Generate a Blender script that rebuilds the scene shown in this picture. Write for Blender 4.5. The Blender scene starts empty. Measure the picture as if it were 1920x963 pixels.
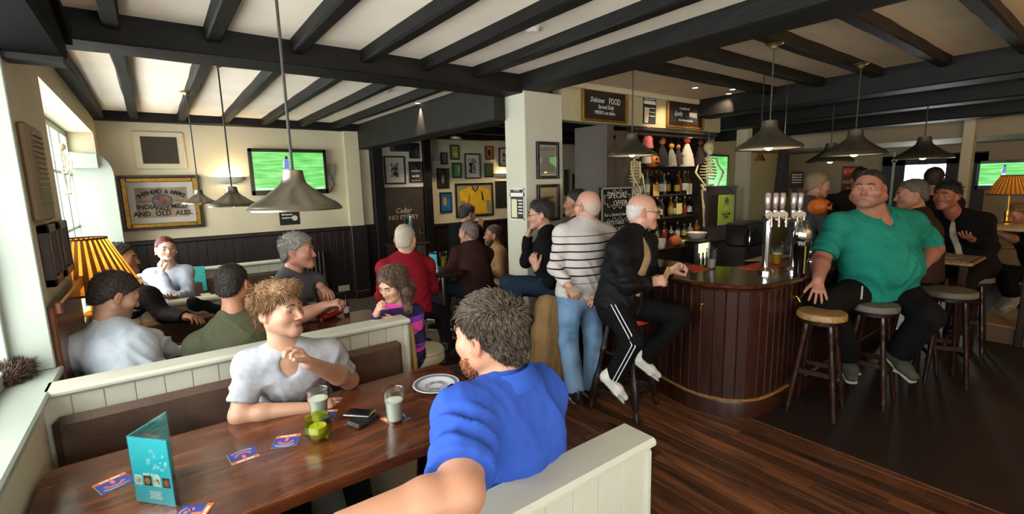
import bpy, math, random
import numpy as np
from mathutils import Matrix, Vector
rng = np.random.default_rng(7); random.seed(7)
SC = bpy.context.scene; COL = SC.collection
# ---------------------------------------------------------------- camera
F = 886.7; H = 1.8
YAW, PIT, ROL = [math.radians(a) for a in (36.83, -8.73, -1.458)]
_f = np.array([math.sin(YAW)*math.cos(PIT), math.cos(YAW)*math.cos(PIT), math.sin(PIT)])
_r0 = np.array([math.cos(YAW), -math.sin(YAW), 0.0]); _u0 = np.cross(_r0, _f)
CR = math.cos(ROL)*_r0 + math.sin(ROL)*_u0
CU = -math.sin(ROL)*_r0 + math.cos(ROL)*_u0
CF = _f; CAMP = np.array([0, 0, H])
cd = bpy.data.cameras.new('camera'); cam = bpy.data.objects.new('camera', cd); COL.objects.link(cam)
cd.sensor_fit = 'HORIZONTAL'; cd.sensor_width = 36; cd.lens = F/1920*36; cd.clip_start = 0.03; cd.clip_end = 100
cam.matrix_world = Matrix(((CR[0], CU[0], -CF[0], 0), (CR[1], CU[1], -CF[1], 0), (CR[2], CU[2], -CF[2], H), (0, 0, 0, 1)))
SC.camera = cam
# ---------------------------------------------------------------- light
SC.view_settings.view_transform = 'Standard'; SC.view_settings.look = 'None'
SC.view_settings.exposure = 0.42; SC.view_settings.gamma = 1; SC.view_settings.use_curve_mapping = False
SC.cycles.max_bounces = 10; SC.cycles.diffuse_bounces = 5; SC.cycles.transparent_max_bounces = 16
SC.cycles.caustics_reflective = False; SC.cycles.caustics_refractive = False; SC.cycles.sample_clamp_indirect = 6
W = bpy.data.worlds.new('overcast_sky'); SC.world = W; W.use_nodes = True
W.node_tree.nodes['Background'].inputs[0].default_value = (1.0, 0.94, 0.865, 1)
W.node_tree.nodes['Background'].inputs[1].default_value = 12.0
def lamp(kind, loc, power, col, parent=None, size=.05, target=None, spot=None):
    l = bpy.data.lights.new('light', kind); l.energy = power; l.color = col
    o = bpy.data.objects.new('light', l); COL.objects.link(o); o.location = loc
    if kind == 'AREA': l.shape = 'RECTANGLE'; l.size, l.size_y = size
    else: l.shadow_soft_size = size
    if kind == 'SPOT': l.spot_size = spot; l.spot_blend = .6
    if target is not None: o.rotation_euler = (Vector(target)-Vector(loc)).to_track_quat('-Z', 'Y').to_euler()
    if parent: o.parent = parent
    return o
def portal(loc, target, sx, sy):
    o = lamp('AREA', loc, 1, (1, 1, 1), size=(sx, sy), target=target); o.data.cycles.is_portal = True; return o
# a pixel of the 1920x963 photograph to a world point on a plane / at a depth
def ray(px, py): return CF + (px-960)/F*CR - (py-481.5)/F*CU
def zp(px, py, z): d = ray(px, py); return CAMP + d*((z-H)/d[2])
def yp(px, py, Y): d = ray(px, py); return CAMP + d*(Y/d[1])
def xp(px, py, X): d = ray(px, py); return CAMP + d*(X/d[0])
def dp(px, py, D): return CAMP + ray(px, py)*D
V = lambda *a: np.array(a, float)
def unit(v): v = np.asarray(v, float); return v/(np.linalg.norm(v)+1e-12)
# ---------------------------------------------------------------- materials
def lin(h):
    if not isinstance(h, str): return tuple(h)
    h = h.lstrip('#'); c = [int(h[i:i+2], 16)/255 for i in (0, 2, 4)]
    return tuple(x/12.92 if x <= .04045 else ((x+.055)/1.055)**2.4 for x in c)
MATS = {}
def mat(name, col='#808080', rough=.6, metal=0., spec=.5, var=0., vscale=8., bump=0., bscale=60., stretch=None, emit=0., ecol=None, col2=None, trans=0., alpha=1., ior=1.45, sheen=0., coat=0., vmin=.35, vmax=.65, detail=4.):
    """procedural surface: colour (optionally mixed with col2 through noise), bump noise"""
    if name in MATS: return MATS[name]
    m = bpy.data.materials.new(name); MATS[name] = m; m.use_nodes = True
    n = m.node_tree.nodes; L = m.node_tree.links; b = n['Principled BSDF']
    c = lin(col)+(1,)
    b.inputs['Base Color'].default_value = c; b.inputs['Roughness'].default_value = rough
    b.inputs['Metallic'].default_value = metal; b.inputs['Specular IOR Level'].default_value = spec
    b.inputs['IOR'].default_value = ior; b.inputs['Transmission Weight'].default_value = trans
    b.inputs['Alpha'].default_value = alpha; b.inputs['Sheen Weight'].default_value = sheen; b.inputs['Coat Weight'].default_value = coat
    if coat: b.inputs['Coat Roughness'].default_value = .15
    if emit: b.inputs['Emission Color'].default_value = lin(ecol or col)+(1,); b.inputs['Emission Strength'].default_value = emit
    if var or bump or col2:
        tc = n.new('ShaderNodeTexCoord'); mp = n.new('ShaderNodeMapping'); L.new(tc.outputs['Object'], mp.inputs[0])
        if stretch: mp.inputs['Scale'].default_value = stretch
        src = mp.outputs[0]
    if var or col2:
        nz = n.new('ShaderNodeTexNoise'); nz.inputs['Scale'].default_value = vscale; nz.inputs['Detail'].default_value = detail; L.new(src, nz.inputs[0])
        rp = n.new('ShaderNodeValToRGB'); L.new(nz.outputs[0], rp.inputs[0])
        c2 = lin(col2)+(1,) if col2 else tuple(x*(1-var) for x in c[:3])+(1,)
        e = rp.color_ramp.elements; e[0].position = vmin; e[1].position = vmax; e[0].color = c2; e[1].color = c if col2 else tuple(min(1, x*(1+var*.6)) for x in c[:3])+(1,)
        L.new(rp.outputs[0], b.inputs['Base Color'])
    if bump:
        nb = n.new('ShaderNodeTexNoise'); nb.inputs['Scale'].default_value = bscale; nb.inputs['Detail'].default_value = 3; L.new(src, nb.inputs[0])
        bp = n.new('ShaderNodeBump'); bp.inputs['Strength'].default_value = bump; bp.inputs['Distance'].default_value = .01
        L.new(nb.outputs[0], bp.inputs['Height']); L.new(bp.outputs[0], b.inputs['Normal'])
    return m
def wood(name, dark, light, rough=.35, stretch=(1, 12, 12), scale=2.5, coat=0., bump=.05, perobj=.0, ring=3.):
    if name in MATS: return MATS[name]
    m = mat(name, light, rough, coat=coat); n = m.node_tree.nodes; L = m.node_tree.links; b = n['Principled BSDF']
    tc = n.new('ShaderNodeTexCoord'); mp = n.new('ShaderNodeMapping'); mp.inputs['Scale'].default_value = stretch; L.new(tc.outputs['Object'], mp.inputs[0])
    oi = n.new('ShaderNodeObjectInfo'); ad = n.new('ShaderNodeVectorMath'); ad.operation = 'ADD'; L.new(mp.outputs[0], ad.inputs[0])
    sc = n.new('ShaderNodeMath'); sc.operation = 'MULTIPLY'; sc.inputs[1].default_value = 37.; L.new(oi.outputs['Random'], sc.inputs[0])
    cb = n.new('ShaderNodeCombineXYZ'); [L.new(sc.outputs[0], cb.inputs[i]) for i in range(3)]; L.new(cb.outputs[0], ad.inputs[1])
    nz = n.new('ShaderNodeTexNoise'); nz.inputs['Scale'].default_value = scale; nz.inputs['Detail'].default_value = 6; nz.inputs['Distortion'].default_value = ring; L.new(ad.outputs[0], nz.inputs[0])
    rp = n.new('ShaderNodeValToRGB'); L.new(nz.outputs[0], rp.inputs[0]); e = rp.color_ramp.elements
    e[0].position = .3; e[1].position = .72; e[0].color = lin(dark)+(1,); e[1].color = lin(light)+(1,)
    out = rp.outputs[0]
    if perobj:
        hs = n.new('ShaderNodeHueSaturation'); mr = n.new('ShaderNodeMapRange'); L.new(oi.outputs['Random'], mr.inputs[0])
        mr.inputs[3].default_value = 1-perobj; mr.inputs[4].default_value = 1+perobj; L.new(mr.outputs[0], hs.inputs['Value']); L.new(out, hs.inputs['Color']); out = hs.outputs[0]
    L.new(out, b.inputs['Base Color'])
    bp = n.new('ShaderNodeBump'); bp.inputs['Strength'].default_value = bump; bp.inputs['Distance'].default_value = .01; L.new(nz.outputs[0], bp.inputs['Height']); L.new(bp.outputs[0], b.inputs['Normal'])
    return m
def glass(name, tint='#ffffff', rough=.02, refl=.12):
    """thin clear pane: see-through with a glossy film"""
    if name in MATS: return MATS[name]
    m = bpy.data.materials.new(name); MATS[name] = m; m.use_nodes = True; n = m.node_tree.nodes; L = m.node_tree.links
    n.remove(n['Principled BSDF']); t = n.new('ShaderNodeBsdfTransparent'); t.inputs[0].default_value = lin(tint)+(1,)
    g = n.new('ShaderNodeBsdfGlossy'); g.inputs['Roughness'].default_value = rough
    lw = n.new('ShaderNodeLayerWeight'); lw.inputs[0].default_value = refl; mx = n.new('ShaderNodeMixShader')
    L.new(lw.outputs['Facing'], mx.inputs[0]); L.new(t.outputs[0], mx.inputs[1]); L.new(g.outputs[0], mx.inputs[2]); L.new(mx.outputs[0], n['Material Output'].inputs[0])
    return m
# ---------------------------------------------------------------- mesh building
class MB:
    def __init__(s): s.v = []; s.f = []; s.sm = []
    def add(s, vs, fs, smooth=False):
        o = len(s.v); s.v += [tuple(map(float, p)) for p in vs]; s.f += [tuple(i+o for i in f) for f in fs]; s.sm += [smooth]*len(fs); return s
    def box(s, x0, x1, y0, y1, z0, z1, b=0., M=None):
        x0, x1 = min(x0, x1), max(x0, x1); y0, y1 = min(y0, y1), max(y0, y1); z0, z1 = min(z0, z1), max(z0, z1)
        if b <= 0:
            vs = [(x, y, z) for z in (z0, z1) for y in (y0, y1) for x in (x0, x1)]
            fs = [(0, 2, 3, 1), (4, 5, 7, 6), (0, 1, 5, 4), (2, 6, 7, 3), (0, 4, 6, 2), (1, 3, 7, 5)]
        else:
            b = min(b, (x1-x0)*.49, (y1-y0)*.49, (z1-z0)*.49)
            vs = []; ix = {}
            for i, X in enumerate((x0, x1)):
                for j, Y in enumerate((y0, y1)):
                    for k, Z in enumerate((z0, z1)):
                        sx, sy, sz = (b if i == 0 else -b), (b if j == 0 else -b), (b if k == 0 else -b)
                        for a, p in enumerate(((X, Y+sy, Z+sz), (X+sx, Y, Z+sz), (X+sx, Y+sy, Z))): ix[i, j, k, a] = len(vs); vs.append(p)
            I = lambda i, j, k, a: ix[i, j, k, a]
            fs = []
            for i in (0, 1):
                q = [I(i, 0, 0, 0), I(i, 1, 0, 0), I(i, 1, 1, 0), I(i, 0, 1, 0)]; fs.append(q[::-1] if i == 0 else q)
                q = [I(0, i, 0, 1), I(1, i, 0, 1), I(1, i, 1, 1), I(0, i, 1, 1)]; fs.append(q if i == 0 else q[::-1])
                q = [I(0, 0, i, 2), I(1, 0, i, 2), I(1, 1, i, 2), I(0, 1, i, 2)]; fs.append(q[::-1] if i == 0 else q)
            for i in (0, 1):
                for j in (0, 1):
                    fs.append((I(i, j, 0, 0), I(i, j, 1, 0), I(i, j, 1, 1), I(i, j, 0, 1)) if (i+j) % 2 == 0 else (I(i, j, 0, 1), I(i, j, 1, 1), I(i, j, 1, 0), I(i, j, 0, 0)))
                    fs.append((I(i, 0, j, 0), I(i, 1, j, 0), I(i, 1, j, 2), I(i, 0, j, 2)) if (i+j) % 2 else (I(i, 0, j, 2), I(i, 1, j, 2), I(i, 1, j, 0), I(i, 0, j, 0)))
                    fs.append((I(0, i, j, 1), I(1, i, j, 1), I(1, i, j, 2), I(0, i, j, 2)) if (i+j) % 2 == 0 else (I(0, i, j, 2), I(1, i, j, 2), I(1, i, j, 1), I(0, i, j, 1)))
                    for k in (0, 1):
                        q = (I(i, j, k, 0), I(i, j, k, 1), I(i, j, k, 2)); fs.append(q if (i+j+k) % 2 else q[::-1])
        if M is not None: vs = [tuple(M @ Vector(p)) for p in vs]
        return s.add(vs, fs)
    def lathe(s, prof, c=(0, 0, 0), n=20, M=None, smooth=True, sq=1., caps=False):
        vs = []; fs = []; m = len(prof)
        for i in range(n):
            a = 2*math.pi*i/n
            for r, z in prof: vs.append((c[0]+r*math.cos(a), c[1]+r*math.sin(a)*sq, c[2]+z))
        for i in range(n):
            for k in range(m-1):
                a, b = i*m+k, ((i+1) % n)*m+k
                if prof[k][0] < 1e-6: fs.append((k, b+1, a+1))
                elif prof[k+1][0] < 1e-6: fs.append((a, b, k+1))
                else: fs.append((a, b, b+1, a+1))
        if caps and prof[0][0] > 1e-6: fs.append(tuple(i*m for i in range(n))[::-1])
        if caps and prof[-1][0] > 1e-6: fs.append(tuple(i*m+m-1 for i in range(n)))
        if M is not None: vs = [tuple(M @ Vector(p)) for p in vs]
        return s.add(vs, fs, smooth)
    def tube(s, pts, r, n=8, caps=True, smooth=True):
        pts = [np.asarray(p, float) for p in pts]; m = len(pts); rs = r if hasattr(r, '__len__') else [r]*m
        vs = []; fs = []; pu = None
        for i, p in enumerate(pts):
            t = unit(pts[min(i+1, m-1)]-pts[max(i-1, 0)])
            if pu is None: pu = unit(np.cross(t, (0, 0, 1) if abs(t[2]) < .9 else (1, 0, 0)))
            pu = unit(pu - t*(pu@t)); w = np.cross(t, pu)
            for k in range(n):
                a = 2*math.pi*k/n; vs.append(p + rs[i]*(math.cos(a)*pu + math.sin(a)*w))
        for i in range(m-1):
            for k in range(n): a = i*n+k; b = i*n+(k+1) % n; fs.append((a, b, b+n, a+n))
        if caps: fs.append(tuple(range(n))[::-1]); fs.append(tuple(range((m-1)*n, m*n)))
        return s.add(vs, fs, smooth)
    def prism(s, poly, h0, h1, M=None):
        """poly in xy, extruded z h0..h1"""
        n = len(poly); vs = [(x, y, h0) for x, y in poly]+[(x, y, h1) for x, y in poly]
        a = sum(poly[i][0]*poly[(i+1) % n][1]-poly[(i+1) % n][0]*poly[i][1] for i in range(n))
        fs = [tuple(range(n))[::-1], tuple(range(n, 2*n))]+[(i, (i+1) % n, n+(i+1) % n, n+i) for i in range(n)]
        if a < 0: fs = [f[::-1] for f in fs]
        if M is not None: vs = [tuple(M @ Vector(p)) for p in vs]
        return s.add(vs, fs)
    def ball(s, c, r, n=12, sc=(1, 1, 1)):
        pr = [(math.sin(math.pi*i/8)*1., -math.cos(math.pi*i/8)) for i in range(9)]
        M = Matrix.Translation(c) @ Matrix.Diagonal((r*sc[0], r*sc[1], r*sc[2], 1))
        pr[0] = (0, -1); pr[-1] = (0, 1)
        return s.lathe(pr, n=n, M=M)
    def mesh(s, name):
        me = bpy.data.meshes.new(name); me.from_pydata(s.v, [], s.f)
        me.polygons.foreach_set('use_smooth', s.sm); me.update()
        if any(s.sm): me.set_sharp_from_angle(angle=.75)
        return me
def meta(o, label=None, cat=None, group=None, kind=None):
    for k, v in (('label', label), ('category', cat), ('group', group), ('kind', kind)):
        if v: o[k] = v
    return o
def ob(name, mb, m, parent=None, label=None, cat=None, group=None, kind=None, off=None):
    """one mesh object. off = world position of a translated parent whose child is given in world coordinates"""
    me = mb.mesh(name) if isinstance(mb, MB) else mb
    if m is not None and not me.materials: me.materials.append(m)
    o = bpy.data.objects.new(name, me); COL.objects.link(o)
    if parent is not None:
        o.parent = parent
        if 'base' in parent and parent.get('wspace'): o.matrix_parent_inverse = Matrix.Translation([-c for c in parent['base']])
    return meta(o, label, cat, group, kind)
def thing(name, label, cat, loc, rz=0., group=None, world=False, kind=None):
    """Empty at a thing's base. world=True: its parts are given in world coordinates"""
    o = bpy.data.objects.new(name, None); COL.objects.link(o); o.location = [float(c) for c in loc]; o.rotation_euler.z = rz; o.empty_display_size = .05
    if world: o['base'] = [float(c) for c in loc]; o['wspace'] = 1
    return meta(o, label, cat, group, kind)
def solo(name, mb, m, base, label, cat, group=None, kind=None):
    """thing of one mesh given in world coordinates; origin moved to base"""
    b = [float(c) for c in base]; mb.v = [(x-b[0], y-b[1], z-b[2]) for x, y, z in mb.v]
    o = ob(name, mb, m, None, label, cat, group, kind); o.location = b; return o
def copy_tree(o, parent=None):
    c = o.copy(); COL.objects.link(c); c.parent = parent
    for ch in o.children: copy_tree(ch, c)
    return c
def place(o, loc, rz=0., label=None, group=None):
    o.location = [float(c) for c in loc]; o.rotation_euler.z = rz
    if label: o['label'] = label
    if group: o['group'] = group
    return o
def text_mesh(txt, size, M, ext=.001, shear=0., align='CENTER', sx=1., bold=0.):
    cu = bpy.data.curves.new('t', 'FONT'); cu.body = txt; cu.size = size; cu.extrude = ext; cu.shear = shear; cu.align_x = align; cu.align_y = 'CENTER'; cu.resolution_u = 2; cu.offset = bold*size
    o = bpy.data.objects.new('t', cu)
    me = bpy.data.meshes.new_from_object(o); bpy.data.objects.remove(o); bpy.data.curves.remove(cu)
    vs = [M @ Vector((v.co.x*sx, v.co.y, v.co.z)) for v in me.vertices]; fs = [tuple(p.vertices) for p in me.polygons]; bpy.data.meshes.remove(me)
    return vs, fs
def MT(x, y, z, rz=0., rx=0., ry=0.): return Matrix.Translation((x, y, z)) @ Matrix.Rotation(rz, 4, 'Z') @ Matrix.Rotation(ry, 4, 'Y') @ Matrix.Rotation(rx, 4, 'X')
FY = Matrix.Rotation(math.pi/2, 4, 'X')          # text plane facing -y
def lettering(parent, lines, m, off=None, name='lettering', bold=0.):
    """lines: (text, size, Matrix, shear)"""
    for ln in lines:
        t, s, M = ln[:3]; vs, fs = text_mesh(t, s, M, shear=ln[3] if len(ln) > 3 else 0., sx=ln[4] if len(ln) > 4 else 1., bold=bold); ob(name, MB().add(vs, fs), m, parent)
# ---------------------------------------------------------------- surfaces
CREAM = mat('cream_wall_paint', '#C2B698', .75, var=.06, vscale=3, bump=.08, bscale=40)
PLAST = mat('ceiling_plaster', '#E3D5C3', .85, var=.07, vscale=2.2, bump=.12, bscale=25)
BEAM = mat('black_beam_paint', '#110F0D', .6, spec=.25, var=.35, vscale=6, bump=.25, bscale=22, stretch=(1, 1, 3))
SAGE = mat('sage_grey_paint', '#AEAB9C', .42, var=.05, vscale=4)
WHITEP = mat('white_gloss_paint', '#949A8F', .35, var=.03, vscale=4)
DARKP = mat('dark_panel_stain', '#1F1310', .42, var=.3, vscale=5, stretch=(8, 8, 1), bump=.06)
BROWNP = mat('brown_grey_paint', '#3E362E', .5, var=.12, vscale=4)
CARPET = mat('brown_carpet', '#5A4A3C', .95, col2='#2A211C', vscale=26, bump=.5, bscale=300, vmin=.4, vmax=.6)
PLANK = wood('floor_plank_wood', '#27150B', '#70452A', .42, (9, .9, 9), 2.2, perobj=.55, ring=1.2, bump=.12)
DARKFL = wood('dark_floor_boards', '#0B0605', '#1C110B', .55, (8, .8, 8), 2., ring=1.)
CLEAR = glass('window_glass', '#f4fbff')
# ---------------------------------------------------------------- floor
fl = ob('floor', MB().box(-.8, 11.2, -2.6, 8.5, -.12, -.006), DARKFL, kind='structure')
ob('carpet', MB().box(-.46, 2.95, 3.2, 8.2, -.006, .0).box(-.46, 1.3, -2.4, 3.2, -.006, 0.), CARPET, fl)
ob('dark_boarding', MB().box(3.435, 11., -2.4, 5., -.006, -.001), DARKFL, fl)
meshes = {}
x = 1.3; i = 0
while x < 3.42:
    w = min(.104, 3.43-x); y = -1.2 - random.random()*.9
    while y < 3.56:
        l = random.choice((.9, 1.15, 1.4)); y1 = min(y+l, 3.58)
        key = (round(w, 3), round(y1-y, 3))
        if key not in meshes: meshes[key] = MB().box(0, w-.0025, 0, y1-y-.002, -.006, 0, .0012).mesh('plank'); meshes[key].materials.append(PLANK)
        if y1 > -.3:
            p = ob('plank', meshes[key], None, fl); p.location = (x, y, random.uniform(-.0012, .0004))
        y = y1
    x += .104
ob('threshold_strip', MB().box(3.425, 3.437, -2.4, 3.56, -.005, .002, .001), wood('threshold_wood', '#3a2415', '#7a5534'), fl)
# ---------------------------------------------------------------- ceiling, beams
ce = ob('ceiling', MB().box(-.8, 3., -2.6, 8.2, 2.8, 2.9), PLAST, kind='structure')
ob('bar_ceiling', MB().box(3., 5.8, -2.6, 3.7, 2.8, 2.9), mat('lamp_tinted_plaster', '#CDB492', .85, var=.08, vscale=2.2, bump=.12, bscale=25), ce)  # warm tungsten light over the bar is put into the plaster colour
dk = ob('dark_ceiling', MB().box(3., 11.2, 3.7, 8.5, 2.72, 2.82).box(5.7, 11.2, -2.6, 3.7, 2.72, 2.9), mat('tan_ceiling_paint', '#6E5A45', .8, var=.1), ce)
def rough_beam(x0, x1, y0, y1, z0, z1, ax, b=.012):
    """hand hewn: slightly wavy along its length"""
    mb = MB(); n = 9; L = (y1-y0) if ax == 'y' else (x1-x0); rs = []
    for i in range(n+1):
        t = i/n; j = lambda: random.uniform(-.006, .006)
        if ax == 'y': ring = [(x0+j(), z1), (x0+j(), z0+b), (x0+b+j(), z0+j()*.5), (x1-b+j(), z0+j()*.5), (x1+j(), z0+b), (x1+j(), z1)]; rs += [(a, y0+L*t, c) for a, c in ring]
        else: ring = [(y0+j(), z1), (y0+j(), z0+b), (y0+b+j(), z0+j()*.5), (y1-b+j(), z0+j()*.5), (y1+j(), z0+b), (y1+j(), z1)]; rs += [(x0+L*t, a, c) for a, c in ring]
    fs = []
    for i in range(n):
        for k in range(6): a, b_ = i*6+k, i*6+(k+1) % 6; fs.append((a, a+6, b_+6, b_) if ax == 'x' else (a, b_, b_+6, a+6))
    fs += [(0, 1, 2, 3, 4, 5), tuple(range(n*6, n*6+6))]
    return mb.add(rs, fs)
for k in range(6):
    x0 = -.12+.486*k
    ob('joist', rough_beam(x0, x0+.088, -2.4, 3.6, 2.715, 2.81, 'y'), BEAM, ce)
    if k < 6: ob('joist', rough_beam(x0, x0+.088, 3.86, 7.72, 2.715, 2.81, 'y'), BEAM, ce)
for k in range(10):
    y0 = -1.82+.49*k
    ob('joist', rough_beam(3.1, 5.62, y0, y0+.088, 2.715, 2.81, 'x'), BEAM, ce)
ob('beam', rough_beam(-.5, 2.98, 3.58, 3.88, 2.64, 2.81, 'x'), BEAM, ce)
ob('beam', rough_beam(-.5, 2.98, 3.62, 3.84, 2.655, 2.66, 'x'), BEAM, ce)
ob('beam', rough_beam(2.82, 3.13, -2.4, 3.7, 2.66, 2.81, 'y'), BEAM, ce)
ob('beam', rough_beam(5.67, 5.99, -2.4, 3.6, 2.58, 2.81, 'y'), BEAM, ce)
ob('beam', rough_beam(2.72, 3.02, 3.86, 7.8, 2.42, 2.81, 'y'), mat('charcoal_beam_paint', '#1E1C19', .6, spec=.3, var=.2), ce)
ob('beam', rough_beam(-.46, 2.9, 7.6, 7.75, 2.69, 2.81, 'x'), BEAM, ce)
ob('beam', rough_beam(-.48, -.36, 3.86, 7.7, 2.7, 2.81, 'y'), BEAM, ce)
ob('beam', rough_beam(6.6, 6.9, -2.4, 4.8, 2.5, 2.74, 'y'), BEAM, ce)
ob('beam', rough_beam(7.9, 8.2, -2.4, 4.8, 2.45, 2.74, 'y'), BEAM, ce)
for y0 in (-.5, .1, .7, 1.3, 1.9, 2.5): ob('joist', rough_beam(5.9, 9., y0, y0+.12, 2.64, 2.74, 'x'), BEAM, ce)
for y0 in (4.4, 5.3, 6.2, 7.1): ob('joist', rough_beam(3., 9., y0, y0+.14, 2.58, 2.73, 'x'), BEAM, ce)
# ---------------------------------------------------------------- left wall with windows
wl = ob('wall_left', MB().box(-.8, -.46, -2.5, 7.75, 0, .965).box(-.8, -.46, -2.5, 7.75, 2.5, 2.8).box(-.8, -.46, -2.5, -2.2, .965, 2.5).box(-.8, -.46, .15, .5, .965, 2.5)
        .box(-.8, -.46, 3.02, 4., .965, 2.5).box(-.8, -.46, 7.32, 7.75, .965, 2.5), CREAM, kind='structure')
def sash(n, y0, y1, xg, z0=1., z1=2.5, nb=2, zt=(1.45, 2.03)):
    w = ob(f'window_{n}', MB().box(xg-.05, xg+.01, y0, y0+.06, z0, z1, .004).box(xg-.05, xg+.01, y1-.06, y1, z0, z1, .004).box(xg-.05, xg+.01, y0, y1, z0, z0+.06, .004).box(xg-.05, xg+.01, y0, y1, z1-.06, z1, .004), WHITEP, kind='structure')
    bars = MB()
    for k in range(1, nb+1): yb = y0+(y1-y0)*k/(nb+1); bars.box(xg-.045, xg+.005, yb-.02, yb+.02, z0+.05, z1-.05, .004)
    for z in zt: bars.box(xg-.04, xg+.004, y0+.05, y1-.05, z-.014, z+.014, .003)
    ob('glazing_bars', bars, WHITEP, w)
    ys = [y0+(y1-y0)*k/(nb+1) for k in range(nb+2)]; zs = [z0]+list(zt)+[z1]
    for a, b in zip(ys, ys[1:]):
        for c, d in zip(zs, zs[1:]): ob('pane', MB().box(xg-.022, xg-.018, a+.01, b-.01, c+.01, d-.01), CLEAR, w)
    return w
w0 = sash(0, -2.2, .15, -.6, nb=3); w1 = sash(1, .5, 3.02, -.6, nb=3); w2 = sash(2, 4., 7.32, -.7, nb=5)
for w, a, b in ((w0, -2.24, .19), (w1, .46, 3.04), (w2, 3.98, 7.3)):
    ob('window_sill', MB().box(-.66, -.43, a, b, .965, 1.0, .008), WHITEP, w)
ob('reveal', MB().box(-.6, -.452, 3.0, 3.03, 1., 2.5, .004), WHITEP, w1)
for a, b in ((-2.2, .15), (.5, 3.02), (4., 7.32)): portal((-.78, (a+b)/2, 1.75), (0, (a+b)/2, 1.75), b-a, 1.5)
# arched screen panel standing at the end of the far window
pts = [(-.69, 1.0), (-.33, 1.0), (-.33, 2.02)] + [(-.33-.2+.2*math.cos(t), 2.02+.2*math.sin(t)*1.3) for t in np.linspace(.15, math.pi/2, 7)] + [(-.69, 2.28)]
MY = Matrix(((1, 0, 0, 0), (0, 0, -1, 0), (0, 1, 0, 0), (0, 0, 0, 1)))     # (x,y,h) -> (x,-h,y)
ap = ob('trim_1', MB().prism(pts, -7.3, -7.26, MY), WHITEP, kind='structure')
ob('cover_board', MB().box(-.69, -.45, 7.17, 7.26, 2.1, 2.26, .004), WHITEP, ap)
# ---------------------------------------------------------------- front wall behind the camera, with windows
wf = ob('wall_front', MB().box(-.8, 11.2, -2.6, -2.4, 0, .9).box(-.8, 11.2, -2.6, -2.4, 2.4, 2.8).box(-.8, .1, -2.6, -2.4, .9, 2.4).box(2.0, 11.2, -2.6, -2.4, .9, 2.4), CREAM, kind='structure')
for n, a, b in ((3, .1, 2.0),):
    w = ob(f'window_{n}', MB().box(a, a+.06, -2.52, -2.46, .9, 2.4).box(b-.06, b, -2.52, -2.46, .9, 2.4).box(a, b, -2.52, -2.46, .9, .96).box(a, b, -2.52, -2.46, 2.34, 2.4).box((a+b)/2-.03, (a+b)/2+.03, -2.52, -2.46, .9, 2.4), WHITEP, kind='structure')
    for c, d in ((a, (a+b)/2), ((a+b)/2, b)): ob('pane', MB().box(c+.03, d-.03, -2.5, -2.495, .93, 2.37), CLEAR, w)
    portal(((a+b)/2, -2.58, 1.65), ((a+b)/2, 0, 1.65), b-a, 1.5)
# ---------------------------------------------------------------- back wall with dark panelling
YB = 7.75
wb = ob('wall_back', MB().box(-.8, 3.1, YB, YB+.2, 0, 2.8).box(2.5, 2.72, YB-.1, YB, 1.2, 2.75), CREAM, kind='structure')
def boarding(parent, x0, x1, Y, z0, z1, w=.11):
    n = max(1, round((x1-x0)/w)); w = (x1-x0)/n; me = MB().box(.002, w-.002, -.02, 0, z0, z1, .004).mesh('plank'); me.materials.append(DARKP)
    for k in range(n): o = ob('plank', me, None, parent); o.location = (x0+k*w, Y, 0)
boarding(wb, -.46, 2.93, YB, .12, 1.14)
r = ob('trim_2', MB().box(-.46, 2.96, YB-.05, YB, 1.14, 1.2, .012), DARKP, kind='structure')
ob('baseboard_back', MB().box(-.46, 2.96, YB-.045, YB, 0, .13, .01).box(2.5, 2.75, YB-.13, YB-.045, 0, .13, .01), DARKP, kind='structure')
ob('pilaster', MB().box(2.5, 2.76, YB-.12, YB-.02, .1, 1.2, .01), DARKP, wb)
# post, cellar door wall, picture wall
ob('trim_3', MB().box(2.92, 3.1, 7.62, 8.05, 0, 2.5, .01), BEAM, kind='structure')
wd = ob('wall_door', MB().box(3.1, 4.06, 8., 8.15, 1.8, 2.75), mat('pale_wall_paint', '#C9C3B2', .75), kind='structure')
d1 = ob('door_1', MB().box(3.12, 4.0, 8.02, 8.07, 0, 1.8, .004), BROWNP, kind='structure')
ob('door_panel', MB().box(3.24, 3.9, 8.008, 8.02, .15, .8, .006).box(3.24, 3.9, 8.008, 8.02, .92, 1.66, .006), BROWNP, d1)
ob('door_handle', MB().tube([(3.9, 8.0, .95), (3.9, 7.95, .95)], .012).ball((3.9, 7.94, .95), .03).box(3.88, 3.92, 8., 8.01, .85, 1.03, .003), mat('aged_brass', '#A88C4E', .3, 1.), d1)
GOLDT = mat('gold_lettering', '#D9C9A0', .5)
lettering(d1, [('Cellar', .13, MT(3.58, 8.005, 1.38) @ FY, .3), ('NO ENTRY', .115, MT(3.58, 8.005, 1.26) @ FY)], GOLDT)
ob('trim_4', MB().box(4., 4.16, 7.95, 8.3, 0, 2.72, .01), BEAM, kind='structure')
wp = ob('wall_picture', MB().box(4.1, 11.2, 8.2, 8.4, 0, 2.75), CREAM, kind='structure')
boarding(wp, 4.16, 7.6, 8.2, .0, 1.02, .13)
ob('trim_5', MB().box(4.16, 8., 8.15, 8.2, 1.02, 1.08, .01), DARKP, kind='structure')
# ---------------------------------------------------------------- pillar and boards wall over the bar opening
pl = ob('wall_pillar', MB().box(2.853, 3.336, 3.56, 3.875, 0, 2.66, .006), mat('pillar_paint', '#B5B19E', .7, var=.05, vscale=3, bump=.06), kind='structure')
bw = ob('wall_boards', MB().box(3.336, 6.25, 3.56, 3.7, 2.42, 2.8), mat('olive_cream_paint', '#A39A78', .75, var=.05), kind='structure')
ob('trim_6', MB().box(3.13, 6.1, 3.52, 3.56, 2.74, 2.8, .008), mat('cornice_paint', '#B9AE93', .7), kind='structure')
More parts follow.
